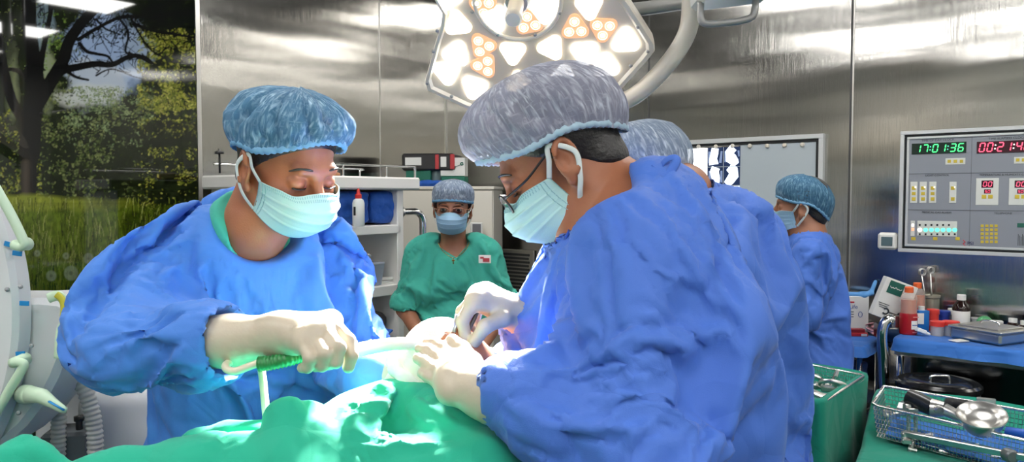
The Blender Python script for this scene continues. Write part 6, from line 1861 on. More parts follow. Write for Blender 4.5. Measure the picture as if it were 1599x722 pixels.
# cloth over the carton
G = Body(); w0 = q + R @ np.array([-.075, .168, -.035]); w1 = q + R @ np.array([.04, .166, -.030]); w2 = q + R @ np.array([.072, .178, -.03]); w3 = q + R @ np.array([.10, .225, -.06])
G.chain([w0 + R @ np.array([-.01, 0, 0]), w0, w1, w2, w3], [.010, .0105, .011, .0095, .008], .012)
for dz_ in (-.025, .02): G.chain([w0 + R @ np.array([0, .004, dz_]), w1 + R @ np.array([0, .003, dz_]), w2 + R @ np.array([0, 0, dz_ * .6])], [.009, .0095, .007], .014)
o = G.build('folded_cloth', .0042, M_CLOTHBL, None, origin=tuple(w0), fn=lambda V: V + (fbm(V * 40, 3) - .5)[:, None] * .006); tag(o, 'folded light blue cloth lying across the tops of white cartons', 'cloth')
# red and white small boxes
q3 = stand(1333, 516, zA) + np.array([0, -.02, 0]); t, R3 = carton('suture_box', 'red-banded white box leaning against the white glove carton', q3, .085, .048, .02, -.1, tilt=-.14)
b = MB(); b.box(q3 + R3 @ np.array([.0, .035, .0008]), (.0425, .011, .0008), R3); b.build('red_band', M_REDINK, t); b = MB()
for k in range(8): b.box(q3 + R3 @ np.array([-.026 + .0052 * k, .035, .0018]), (.0018, .0034 - .0006 * (k % 3), .0004), R3)
b.build('white_print', M_WHITE, t)
q4 = stand(1341, 526, zA); t, R4 = carton('suture_box', 'flat red box with white end lying in front of the white cartons', q4, .078, .016, .035, -.1, M_REDINK); b = MB(); b.box(q4 + R4 @ np.array([.022, .007, .0005]), (.012, .005, .001), R4); b.build('white_label', M_WHITE, t)
q5 = q4 + np.array([-.003, .004, .0165]); t, R5 = carton('suture_box', 'dark red box stacked on the flat red box', q5, .064, .015, .034, -.06, mat('dark_red_carton', rgb(150, 34, 44), .5))
q6 = stand(1363, 523, zA); G = Body(); rs = np.random.RandomState(2)
for k in range(7): G.box(q6 + np.array([rs.uniform(-.016, .016), rs.uniform(-.01, .02), .008 + .008 * k * .8]), (.018, .012, .003), rotz3(rs.rand() * 3) @ rotx3(rs.uniform(-.6, .6)), .002, .002)
o = G.build('sachet_heap', .003, mat('clear_pink_sachet', rgb(200, 150, 158), .25), None, origin=tuple(q6)); tag(o, 'heap of clear and pink sachets at the right end of red boxes', 'sachets')
q7 = stand(1303, 531, zA); sheet_stack('kraft_pouches', q7, .055, .03, 3, rotz3(-.3), 'flat pouches lying at the trolley edge left of red box', 'pouches', mat('kraft_paper', rgb(190, 184, 172), .7), 5)
# big leaning white carton with green square
q = on_z(1392, 492, 1.045); q = P(1385, 500, 3.12); R = FV(-.1) @ rotz3(-.36)
bl = thing('spanner_carton', 'tilted white carton with green square and spanner picture propped on the cart corner', 'carton', q)
b = MB(); b.box(q + R @ np.array([0, .083, -.02]), (.066, .083, .02), R, bev=.002); b.build('carton_body', M_PAPER, bl, 'auto')
b = MB(); b.box(q + R @ np.array([-.016, .132, .0008]), (.030, .026, .0008), R); b.build('green_square', mat('green_square_print', rgb(16, 92, 80), .5), bl)
b = MB(); b.tube(smooth_path([q + R @ np.array([-.040 + .006 * k, .132 + (.006, -.002, .001, -.003)[k % 4] * (1.6 if k == 1 else .6), .002]) for k in range(9)], 4), .0016, 6); b.build('white_script', M_WHITE, bl)
for k in range(3): 
    b = MB(); b.box(q + R @ np.array([-.036, .058 - .008 * k, .0008]), (.022 - .004 * k, .0014, .0006), R); b.build('print_line', M_INK, bl)
spanner(q + R @ np.array([.012, .034, .001]), R @ rotz3(.08), .075, M_INK, bl)
b = MB(); b.box(q + np.array([.012, .02, -.055]), (.03, .03, .07), FV(-.1), bev=.004); o = b.build('carton_prop', M_DKSTEEL, cart, 'auto')

# bottles and jars on the cart
def lathe_thing(name, label, cat, q, parts, group=None, n=24):
    t = thing(name, label, cat, q, group)
    for (pn, prof, m) in parts: b = MB(); b.lathe(prof, q, None, n); b.build(pn, m, t, 'auto')
    return t
M_IODINE = mat('iodine_red_plastic', rgb(168, 28, 36), .2, sss=.05); M_AMBER = mat('amber_liquid', rgb(196, 84, 40), .15); M_CLEARP = mat('clear_plastic_shell', rgb(220, 210, 200), .08, alpha=.35); M_ORANGE = mat('orange_cap', rgb(236, 104, 50), .4)
def iodine(q, label, s=1.0):
    t = lathe_thing('antiseptic_bottle', label, 'bottle', q, [
        ('red_lower_body', [(0, 0), (.030 * s, 0), (.033 * s, .004), (.033 * s, .078 * s), (.031 * s, .086 * s)], M_IODINE),
        ('amber_liquid', [(.0, .086 * s), (.029 * s, .086 * s), (.028 * s, .14 * s), (0, .1405 * s)], M_AMBER),
        ('clear_shoulder', [(.0305 * s, .086 * s), (.0305 * s, .146 * s), (.027 * s, .158 * s), (.016 * s, .166 * s), (.013 * s, .170 * s)], M_CLEARP),
        ('cap', [(.0, .168 * s), (.0165 * s, .168 * s), (.0165 * s, .188 * s), (.014 * s, .191 * s), (0, .192 * s)], M_ORANGE)])
    b = MB(); R = FV(-.1)
    V = []; na = 10
    for z_ in (.024 * s, .058 * s): V += [q + np.array([.0336 * s * math.sin(a), -.0336 * s * math.cos(a), z_]) for a in np.linspace(-.15, .75, na)]
    b.add(V, [(i, i + 1, na + i + 1, na + i) for i in range(na - 1)]); b.build('white_label', M_WHITE, t)
    b = MB(); b.box(q + np.array([.010 * s, -.0345 * s, .041 * s]), (.012, .0005, .0016)); b.build('label_line', M_BLUEINK, t)
    b = MB(); b.box(q + np.array([.012 * s, -.034 * s, .073 * s]), (.011, .0008, .0016)); b.box(q + np.array([.010 * s, -.034 * s, .012 * s]), (.010, .0008, .0016)); b.build('label_print', mat('pale_red_print', rgb(220, 120, 120), .5), t)
    return t
iodine(stand(1418, 522, zB), 'front red antiseptic bottle with amber neck and orange cap')
iodine(stand(1431, 512, zB), 'antiseptic bottle half hidden behind the front red one, orange cap to the right')
q = stand(1442, 519, zB); t, R = carton('blue_bottle', 'blue flat bottle with white cap beside red antiseptic bottle', q, .044, .088, .03, -.1, mat('bright_blue_plastic', rgb(28, 112, 190), .35), 'bottle')
b = MB(); b.lathe([(.012, .088), (.012, .104), (.0, .105)], q + R @ np.array([-.004, 0, -.015]), None, 18); b.build('cap', M_WHITE, t, 'auto')
b = MB(); b.box(q + R @ np.array([-.018, .055, .001]), (.018, .022, .001), R); b.build('white_label', M_WHITE, t)
q = stand(1437, 525, zB); G = Body(); G.box(q + np.array([0, 0, .022]), (.018, .008, .020), FV(-.1) @ rotz3(-.35), .003, 0); G.chain([q + np.array([.012, 0, .012]), q + np.array([.032, -.004, .008])], [.008, .006], .004)
o = G.build('tape_dispenser', .0026, M_WHITE, None, origin=tuple(q)); tag(o, 'small white clip with a dark round hole before the blue bottle', 'clip')
b = MB(); b.lathe([(.0065, 0), (.0065, .003), (0.0001, .0032)], q + np.array([.001, -.008, .022]), rotx3(PI / 2), 14); b.build('dark_hole', M_BLACKP, o)
# steel jar with scissors
q = stand(1452, 505, zB, .042)
jar = lathe_thing('forceps_jar', 'metal jar holding scissors behind the blue bottle', 'jar', q, [('jar_body', [(0, 0), (.032, 0), (.034, .004), (.034, .118), (.038, .122), (.038, .132), (.035, .132), (.032, .12), (.031, .006), (0, .006)], mat('frosted_steel_jar', rgb(170, 166, 150), .35, .6))])
for i, (dx, lean, dz_) in enumerate(((-.012, -.16, .0), (.006, -.05, .008))):
    s = thing('scissors', ('steel scissors leaning left in metal jar, rings upward', 'steel scissors standing upright in the metal jar, ring highest')[i], 'scissors', q + np.array([dx, 0, .01]))
    top_ = q + np.array([dx + lean * .17, .0, .215 + dz_]); bot = q + np.array([dx + .006, 0, .012])
    b = MB(); b.tube([bot, mid(bot, top_, .6), top_], [.002, .0035, .0028], 8); b.build('blade', M_STEEL, s, True)
    for k in (0, 1):
        c_ = top_ + np.array([.004 - .0 * k, .012 * k, .014]); b = MB(); b.tube([c_ + np.array([.0125 * math.cos(a), 0, .0135 * math.sin(a)]) for a in np.arange(20) * 2 * PI / 20], .0026, 7, closed=True); b.build('finger_ring', M_STEEL, s, True)
M_BLUECAP = mat('blue_screw_cap', rgb(30, 58, 150), .4); M_REDCAP = mat('red_screw_cap', rgb(214, 58, 50), .4); M_SMOKE = mat('clear_jar_plastic', rgb(206, 206, 204), .15, alpha=.6)
def jarthing(px, py, label, r, h, bm, cm, capz=.018, dy=0.0, name='specimen_jar', cat='jar'):
    q = stand(px, py, zB); q[1] += dy
    return lathe_thing(name, label, cat, q, [('jar_body', [(0, 0), (r, 0), (r, h), (0, h + .0005)], bm), ('lid', [(0, h), (r * 1.12, h), (r * 1.12, h + capz), (r, h + capz + .002), (0, h + capz + .0025)], cm)])
jarthing(1463, 524, 'clear jar with red lid right of the blue bottle', .024, .038, M_SMOKE, M_REDCAP)
jarthing(1456, 517, 'red-lidded jar at the foot of the scissors jar', .022, .07, M_REDCAP, M_REDCAP)
jarthing(1473, 514, 'blue-lidded jar behind the clear red-lidded jar', .023, .058, M_BLUECAP, M_BLUECAP)
jarthing(1484, 524, 'wide red-lidded jar behind the steel tray corner', .029, .042, M_SMOKE, M_REDCAP, .014)
jarthing(1487, 513, 'white-lidded pot left of the dark bottle', .017, .06, M_SMOKE, M_WHITE, .022)
q = stand(1500, 518, zB, .05)
lathe_thing('dark_bottle', 'tall dark brown bottle with white cap and white label', 'bottle', q, [('glass_body', [(0, 0), (.031, 0), (.0325, .004), (.0325, .098), (.028, .108), (.016, .125), (.014, .132)], mat('dark_brown_glass', rgb(34, 20, 18), .1)), ('white_label', [(.0328, .012), (.033, .0125), (.033, .086), (.0328, .0865)], M_PAPER), ('cap', [(0, .13), (.0165, .13), (.0165, .150), (.015, .152), (0, .1525)], M_WHITE)])
jarthing(1525, 516, 'translucent white cup right of the dark bottle', .020, .048, mat('translucent_cup', rgb(206, 208, 210), .4), M_SMOKE, .003, 0, 'plastic_cup', 'cup')
q = np.array([1.915, 3.095, zB]); G = Body(); G.ell(q + np.array([0, 0, .035]), (.034, .02, .034), None, .0); G.ell(q + np.array([.003, -.018, .03]), (.016, .012, .016), None, .006, True)
o = G.build('tape_roll', .003, mat('green_white_plastic', rgb(70, 150, 96), .4), None, origin=tuple(q)); tag(o, 'green-topped tape roll behind the steel tray', 'tape')
q = np.array([1.925, 3.045, zB]); t, R = carton('blue_box', 'low dark blue box behind the steel tray lid', q, .066, .032, .03, -.35, mat('deep_blue_carton', rgb(30, 70, 150), .45), 'box')
q = np.array([1.93, 3.047, zB + .032]); t, R = carton('white_box', 'low white box lying on the dark blue box', q, .056, .024, .028, -.35, M_PAPER, 'box')
for i, (px, py, lb) in enumerate(((1578, 509, 'small dark vial with white cap, left one of the pair by the frame edge'), (1592, 510, 'wide dark vial with white cap at the frame edge'))):
    q = (np.array([1.968, 3.0, zB]), np.array([1.975, 2.94, zB]))[i]
    lathe_thing('vial', lb, 'vial', q, [('glass_body', [(0, 0), (.020 + .004 * i, 0), (.020 + .004 * i, .052), (.013, .060)], mat('vial_brown_glass', rgb(40, 24, 20), .12)), ('white_label', [(.0205 + .004 * i, .006), (.0206 + .004 * i, .034)], M_PAPER), ('cap', [(0, .058), (.015, .058), (.015, .074), (0, .075)], M_WHITE)])
# steel tray with lid
ft = stand(1562, 541, zB + .004); lt = stand(1482, 527, zB + .004); e1 = nrm(lt - ft); e1[2] = 0; L1 = np.linalg.norm((lt - ft)[:2]); e2 = np.array([-e1[1], e1[0], 0]); e2 = -e2 if e2[1] < 0 else e2
TRR = np.stack([e1, e2, ZUP], 1); TRR[:, 2] = np.cross(e1, e2); sgz = 1 if TRR[2, 2] > 0 else -1
c_ = ft + e1 * L1 / 2 + e2 * .095
tr = thing('instrument_tray', 'stainless steel lidded instrument tray at the front of the cart', 'tray', c_)
b = MB(); b.box(c_ + ZUP * .021, (L1 / 2, .095, .021), TRR, bev=.008); b.build('tray_body', M_STEEL, tr, 'auto')
b = MB(); b.box(c_ + ZUP * .046, (L1 / 2 + .006, .1, .0045), TRR, bev=.004); b.box(c_ + ZUP * .0525, (L1 / 2 - .02, .075, .003), TRR, bev=.002); ld_ = b.build('lid', M_STEEL, tr, 'auto')
b = MB(); b.tube(smooth_path([c_ + TRR @ np.array([x, 0, 0]) + ZUP * z_ for x, z_ in ((-.035, .055), (-.03, .068), (0, .072), (.03, .068), (.035, .055))], 5), .004, 8); b.build('handle', M_CHROME, ld_, True)
q = stand(1497, 533, zB + .002); b = MB(); b.box(q + ZUP * .002, (.03, .02, .0015), rotz3(.3)); o = b.build('paper_slip', M_PAPER, None, origin=tuple(q)); tag(o, 'white paper slip under the steel tray edge', 'paper')

# black round-lidded bin between the tables
q = on_z(1465, 593, .93); q[2] = 0
bn = thing('waste_bin', 'black bin with round lid and chrome grip below the cart', 'bin', q)
b = MB(); b.lathe([(0, 0), (.12, 0), (.125, .02), (.135, .90)], q, None, 40); b.build('bin_body', M_BLACKP, bn, 'auto')
b = MB(); b.lathe([(.135, .895), (.142, .90), (.142, .918), (.132, .926), (.112, .922), (.108, .926), (.09, .932), (.06, .93), (.0, .931)], q, None, 44); l_ = b.build('lid', mat('black_gloss_lid', rgb(22, 22, 24), .18), bn, 'auto')
b = MB(); b.tube(smooth_path([q + np.array([x, -.01, z_]) for x, z_ in ((-.035, .93), (-.03, .944), (0, .946), (.03, .944), (.035, .93))], 5), .0055, 8); b.build('grip', M_CHROME, l_, True)

M_DRAPE2 = fabric('deep_green_table_drape', rgb(14, 134, 112), rough=0.85, scale=1400, crease=(9, .02), trans=0.05)
# ================================================================== green draped instrument tables and wire baskets
z1_ = 1.07
c1 = [np.array(p) for p in ((1.075, 2.30), (.806, 1.98), (.48, 2.32), (.75, 2.64))]
sheet_table('green_drape', c1, z1_ - .045, .25, M_DRAPE2, .009, .045, 14, 'green drape around the smaller instrument table behind the blue gowns', 'drape', flare=.0)
z2_ = .945
a2 = on_z(1352, 690, z2_)[:2]
c2 = [np.array(p) for p in ((.72, 1.64), (1.14, 2.37), (1.80, 2.05), (1.58, 1.30))]
sheet_table('green_drape', c2, z2_, .25, M_DRAPE2, .009, lambda q: .06 * np.clip((q[:, 1] - 2.0) / .25, 0, 1), 24, 'green drape over the larger instrument table in the lower right corner', 'drape', n=260, flare=.0)
for (cs, zt__, nm, lb) in ((c1, z1_ - .06, 'instrument_table', 'steel table hidden under the smaller green drape'), (c2, z2_ - .015, 'instrument_table', 'steel table hidden under the larger green drape')):
    cc_ = np.r_[np.mean(cs, 0), 0]; e_ = nrm(np.r_[cs[1] - cs[0], 0]); f_ = np.cross(ZUP, e_); h1 = np.linalg.norm(cs[1] - cs[0]) / 2 - .03; h2 = np.linalg.norm(cs[2] - cs[1]) / 2 - .03
    it = thing(nm, lb, 'table', cc_); b = MB(); b.box(cc_ + ZUP * (zt__ - .012), (h1, h2, .010), np.stack([e_, f_, ZUP], 1), bev=.003); b.build('table_top', M_STEEL, it, 'auto')
    for s in (-1, 1):
        for d in (-1, 1): q = cc_ + e_ * (h1 - .04) * s + f_ * (h2 - .04) * d; b = MB(); b.tube([q, q + ZUP * (zt__ - .02)], .014, 10); b.build('leg', M_STEEL, it, True)

M_WIRE = mat('basket_wire', (.75, .75, .74, 1), .22, 1.0)
def basket(name, label, rim, depth, inset, nx, ny, nz):
    """rim: four corners fl, fr, br, bl"""
    rim = [np.asarray(p, float) for p in rim]; cen_ = np.mean(rim, axis=0)
    bot = [p + (cen_ - p) * inset * np.array([1, 1, 0]) - ZUP * depth for p in rim]
    t = thing(name, label, 'basket', np.mean(bot, axis=0))
    b = MB(); b.tube([r_ for i in range(4) for r_ in (lerp(rim[i], rim[(i + 1) % 4], .03), lerp(rim[i], rim[(i + 1) % 4], .97))], .0042, 8, closed=True); b.build('rim', M_WIRE, t, True)
    for i, nm in enumerate(('front_mesh', 'end_mesh', 'rear_mesh', 'end_mesh')):
        j = (i + 1) % 4; n_ = nx if i % 2 == 0 else ny; b = MB()
        for k in range(1, n_): b.tube([lerp(rim[i], rim[j], k / n_), lerp(bot[i], bot[j], k / n_)], .00085, 4, caps=False)
        for k in range(1, nz + 1): b.tube([lerp(rim[i], bot[i], k / nz), lerp(rim[j], bot[j], k / nz)], .0010, 4, caps=False)
        b.build(nm, M_WIRE, t)
    b = MB()
    for k in range(1, ny): b.tube([lerp(bot[0], bot[3], k / ny), lerp(bot[1], bot[2], k / ny)], .001, 4, caps=False)
    for k in range(1, nx): b.tube([lerp(bot[0], bot[1], k / nx), lerp(bot[3], bot[2], k / nx)], .001, 4, caps=False)
    b.build('bottom_mesh', M_WIRE, t)
    lf_ = MB(); lf_.add([lerp(bot[i], bot[(i + 2) % 4], .04) + ZUP * .008 for i in range(4)] + [lerp(bot[i], bot[(i + 2) % 4], .04) + ZUP * .004 for i in range(4)], [(0, 1, 2, 3), (7, 6, 5, 4)] + [(i, 4 + i, 4 + (i + 1) % 4, (i + 1) % 4) for i in range(4)])
    o = lf_.build('liner_sheet', M_BLUESHEET, None, origin=tuple(bot[0])); bm_fix(o); tag(o, 'blue liner sheet in the bottom of ' + ('the larger' if nx > 30 else 'the smaller') + ' wire basket', 'liner')
    return rim, bot
rim2, bot2 = basket('wire_basket', 'large wire mesh basket of drills and a steel bowl on green drape', [P(1362, 632, 2.03), P(1720, 716, 1.66), P(1745, 668, 1.84), P(1380, 603, 2.19)], .085, .05, 58, 20, 7)
rim1, bot1 = basket('wire_basket', 'smaller wire mesh basket with round clamps on the farther green table', [P(1195, 606, 2.12), P(1289, 627, 2.00), P(1350, 587, 2.25), P(1250, 567, 2.40)], .06, .05, 26, 22, 5)
def bp2(u, v, h): return lerp(lerp(bot2[0], bot2[1], u), lerp(bot2[3], bot2[2], u), v) + ZUP * h
def bp1(u, v, h): return lerp(lerp(bot1[0], bot1[1], u), lerp(bot1[3], bot1[2], u), v) + ZUP * h
def inst(name, label, cat, base, items, group=None):
    t = thing(name, label, cat, base, group)
    for (pn, m, fn) in items: b = MB(); fn(b); b.build(pn, m, t, 'auto')
    return t
M_PLGREY = mat('instrument_grey', rgb(104, 108, 110), .3, .4)
# power drill: black grip and steel head
dA, dB_ = P(1418, 619, 2.02), P(1455, 637, 1.97); dC, dD = P(1475, 640, 1.95), P(1500, 652, 1.92)
inst('power_drill', 'black-handled power drill with steel head lying across the large basket', 'drill', bp2(.2, .5, .01), [
    ('grip', mat('drill_black', rgb(30, 32, 34), .3), lambda b: b.tube([dA, mid(dA, dB_), dB_], [.021, .0235, .022], 18)),
    ('collar', M_STEEL, lambda b: b.tube([dB_, dC], [.0235, .019], 18)),
    ('head', M_STEEL, lambda b: (b.tube([dC, dD, dD + nrm(dD - dC) * .012], [.017, .013, .007], 16), b.lathe([(.0, -.022), (.011, -.022), (.012, 0), (.009, .004), (0, .0045)], P(1467, 641, 1.94), rotx3(PI / 2), 16)))])
dE, dF = P(1478, 630, 2.0), P(1522, 636, 1.95)
inst('power_handpiece', 'slim black handpiece behind the steel bowl in the large basket', 'handpiece', bp2(.35, .7, .01), [
    ('grip', M_BLACKP, lambda b: b.tube([dE, dF], .0145, 14)), ('side_strip', M_STEEL, lambda b: b.tube([dE + np.array([0, -.014, .004]), dF + np.array([0, -.014, .004])], .0025, 6))])
bw = P(1533, 655, 1.86)
BR = rotx3(.32) @ roty3(-.22)
inst('steel_bowl', 'round polished steel bowl with wide rim at the right of the large basket', 'bowl', bw - ZUP * .05, [
    ('bowl_body', M_STEEL, lambda b: b.lathe([(0, -.030), (.034, -.030), (.046, -.012), (.050, .008), (.056, .012), (.055, .015), (.047, .012), (.040, .006), (.030, .0), (.0, -.002)], bw, BR, 40))])
gA = P(1418, 642, 1.99)
rl0, rl1 = P(1412, 678, 1.975), P(1606, 716, 1.70)
inst('drill_guide', 'long steel guide rail with sliding block hung along the front of large basket', 'guide', rl0, [
    ('rail', M_STEEL, lambda b: b.box(mid(rl0, rl1), (np.linalg.norm(rl1 - rl0) / 2, .007, .0075), np.stack([nrm(rl1 - rl0), nrm(np.cross(ZUP, rl1 - rl0)), nrm(np.cross(rl1 - rl0, np.cross(ZUP, rl1 - rl0)))], 1), bev=.002)),
    ('slotted_post', M_STEEL, lambda b: [b.box(P(1424 + dx, 658, 1.985), (.0035, .006, .034), None, bev=.001) for dx in (-5, 6)] + [b.box(P(1424, y, 1.985), (.012, .007, .004), None, bev=.001) for y in (640, 676)]),
    ('block', M_STEEL, lambda b: (b.box(P(1424, 681, 1.97), (.024, .012, .009), rotz3(-.3), bev=.003), b.box(P(1416, 689, 1.96), (.012, .012, .007), rotz3(-.3), bev=.003))),
    ('top_clip', M_STEEL, lambda b: (b.box(P(1416, 636, 2.0), (.008, .008, .009), None, bev=.002), b.box(P(1432, 638, 2.0), (.014, .006, .004), rotz3(-.3), bev=.001))),
    ('rod', M_STEEL, lambda b: b.tube([P(1425, 690, 1.965), P(1417, 722, 1.93)], .0062, 12)),
    ('thumb_screw', M_STEEL, lambda b: b.tube([P(1418, 701, 1.945), P(1431, 704, 1.94)], [.004, .006], 10)),
    ('end_knob', M_PLGREY, lambda b: b.lathe([(0, -.012), (.015, -.012), (.016, -.008), (.016, .008), (.012, .012), (0, .0125)], P(1577, 712, 1.73), rotx3(PI / 2), 18))])
def clamp(q, s, rz, label, name='bone_clamp', group=None):
    R_ = rotz3(rz)
    return inst(name, label, 'clamp', q, [
        ('ring', M_STEEL, lambda b: b.tube([q + R_ @ np.array([s * math.cos(a), s * .5 * math.sin(a), .012 + s * .8 * (.5 + .5 * math.sin(a))]) for a in np.linspace(-.5, PI + .5, 18)], .0065, 10)),
        ('body', M_STEEL, lambda b: (b.box(q + R_ @ np.array([0, 0, .012]), (s * .9, .009, .008), R_, bev=.003), b.tube([q + R_ @ np.array([s * .7, 0, .014]), q + R_ @ np.array([s * 1.4, -.01, .018])], [.007, .006], 8))),
        ('screw', M_STEEL, lambda b: b.tube([q + R_ @ np.array([-s * .2, 0, .012]), q + R_ @ np.array([-s * .2, .004, .04])], .0045, 8))])
clamp(bp2(.05, .35, .03), .017, .3, 'small screw clamp at the left end of the large basket'); clamp(bp2(.10, .72, .03), .019, 1.0, 'ring clamp in the rear left corner of the large basket')
inst('flat_retractor', 'flat grey plate retractor beside the drill grip in the large basket', 'retractor', bp2(.14, .4, .02), [('blade', M_STEEL, lambda b: b.box(bp2(.15, .55, .065), (.035, .012, .003), rotz3(-.7) @ rotx3(.5), bev=.001)), ('stem', M_STEEL, lambda b: b.tube([bp2(.06, .3, .05), bp2(.18, .5, .06)], .004, 8))])
inst('cannula_cap', 'blue plastic part at the right end of the large basket', 'part', bp2(.66, .5, .02), [('blue_body', mat('vivid_blue_plastic', rgb(30, 90, 190), .35), lambda b: b.tube([bp2(.60, .6, .05), bp2(.72, .55, .055), bp2(.8, .5, .05)], [.014, .018, .012], 12)), ('dark_end', M_BLACKP, lambda b: b.tube([bp2(.8, .5, .05), bp2(.9, .48, .05)], [.012, .01], 12))])
for k in range(5):
    a, c_ = bp2(.12 + .11 * k, .18 + .05 * (k % 2), .012), bp2(.26 + .11 * k, .30 - .06 * (k % 2), .02)
    inst('steel_pin', 'loose steel pin among others on the blue liner of the large basket', 'pin', a, [('shaft', M_STEEL, lambda b: b.tube([a, c_], .0032, 8)), ('head', M_STEEL, lambda b: b.tube([c_, c_ + nrm(c_ - a) * .008], .006, 8))], 'steel pins in the large basket')
clamp(bp1(.45, .5, .03), .036, .2, 'round steel clamp at left in the smaller basket'); clamp(bp1(.78, .55, .03), .034, 2.6, 'round steel clamp at right in the smaller basket')
inst('curved_retractor', 'smooth curved steel retractor at the front of the smaller basket', 'retractor', bp1(.7, .2, .02), [('blade', M_STEEL, lambda b: b.tube(smooth_path([bp1(.45, .2, .04), bp1(.6, .22, .055), bp1(.8, .22, .05), bp1(.95, .3, .045)], 6), [.012] * 19, 10, flat=(1.4, .4)))])
inst('towel_clip', 'upright steel clip at the back of the smaller basket', 'clip', bp1(.62, .85, .02), [('shank', M_STEEL, lambda b: b.tube([bp1(.6, .8, .02), bp1(.63, .93, .062)], .005, 8)), ('jaw', M_STEEL, lambda b: b.tube([bp1(.63, .93, .062), bp1(.67, .9, .068), bp1(.69, .8, .058)], .004, 8))])
# thin instruments on the green cloth
for (x0, y0, x1, y1, lb) in ((1466, 705, 1553, 717, 'thin steel probe lying on green cloth in front of the guide rail'), (1500, 707, 1600, 720, 'dark knurled driver lying behind the thin steel probe')):
    a, c_ = on_z(x0, y0, z2_ + .009), on_z(x1, y1, z2_ + .009); dk = 'dark' in lb
    inst('steel_probe' if not dk else 'driver_shaft', lb, 'instrument', a, [('shaft', M_STEEL if not dk else M_PLGREY, lambda b: b.tube([a, mid(a, c_, .4), c_], [.0035, .0028, .002] if not dk else [.0045, .0042, .004], 8)), ('handle', M_STEEL if not dk else M_BLACKP, lambda b: b.tube([lerp(a, c_, .0), lerp(a, c_, .12)], .0048 if not dk else .0065, 10))])
# steel hasp on the rear rim
hq = lerp(rim2[3], rim2[2], .48); inst('basket_latch', 'steel latch clipped on the rear rim of the large basket', 'latch', hq, [('plate', M_STEEL, lambda b: b.box(hq + ZUP * .008, (.022, .006, .008), rotz3(-.5), bev=.002))])
# ================================================================== patient on the operating table, drape, tubes, small instruments
OPX, OPY = -.58, .98
optab = thing('operating_table', 'operating table hidden under the green patient drape', 'table', (OPX, OPY, 0))
b = MB(); b.box((OPX, OPY, .95), (.52, .24, .05), rotz3(-.12), bev=.02); b.build('mattress', M_BLACKP, optab, 'auto')
b = MB(); b.box((OPX, OPY, .88), (.50, .22, .02), rotz3(-.12), bev=.005); b.build('table_top', M_STEEL, optab, 'auto')
b = MB(); b.box((OPX - .2, OPY, .46), (.12, .11, .40), rotz3(-.12), bev=.02); b.box((OPX - .2, OPY, .03), (.30, .2, .03), rotz3(-.12), bev=.015); b.build('pedestal', M_STEEL, optab, 'auto')
# patient: body lying along the table, operated knee bent up
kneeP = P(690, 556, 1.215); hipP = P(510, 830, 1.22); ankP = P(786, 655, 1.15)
B = Body()
B.chain([hipP, mid(hipP, kneeP, .5), kneeP], [.08, .050, .052], .03); B.ell(kneeP, (.056, .052, .052), None, .02)
B.chain([kneeP, mid(kneeP, ankP, .35), ankP], [.053, .056, .034], .025)
B.cap(ankP, ankP + np.array([.0, -.02, -.05]), .034, .03, .02); B.cap(ankP + np.array([0, 0, -.05]), ankP + np.array([-.01, -.13, -.10]), .032, .022, .03)
tor = np.array([-.72, .93, 1.0]); B.ell(hipP + np.array([-.02, 0, -.02]), (.16, .15, .09), None, .05); B.ell(tor, (.26, .15, .095), None, .06)
B.cap(tor + np.array([-.24, 0, .0]), tor + np.array([-.34, 0, .02]), .06, .05, .04); B.ell(tor + np.array([-.44, 0, .03]), (.10, .075, .085), None, .02)
B.chain([hipP + np.array([.02, -.09, -.03]), np.array([-.14, .80, 1.03]), np.array([-.0, .78, 1.03])], [.075, .058, .04], .03)
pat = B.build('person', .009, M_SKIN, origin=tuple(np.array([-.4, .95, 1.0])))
tag(pat, 'patient under green drape, only the bent knee showing in the bright light', 'person')
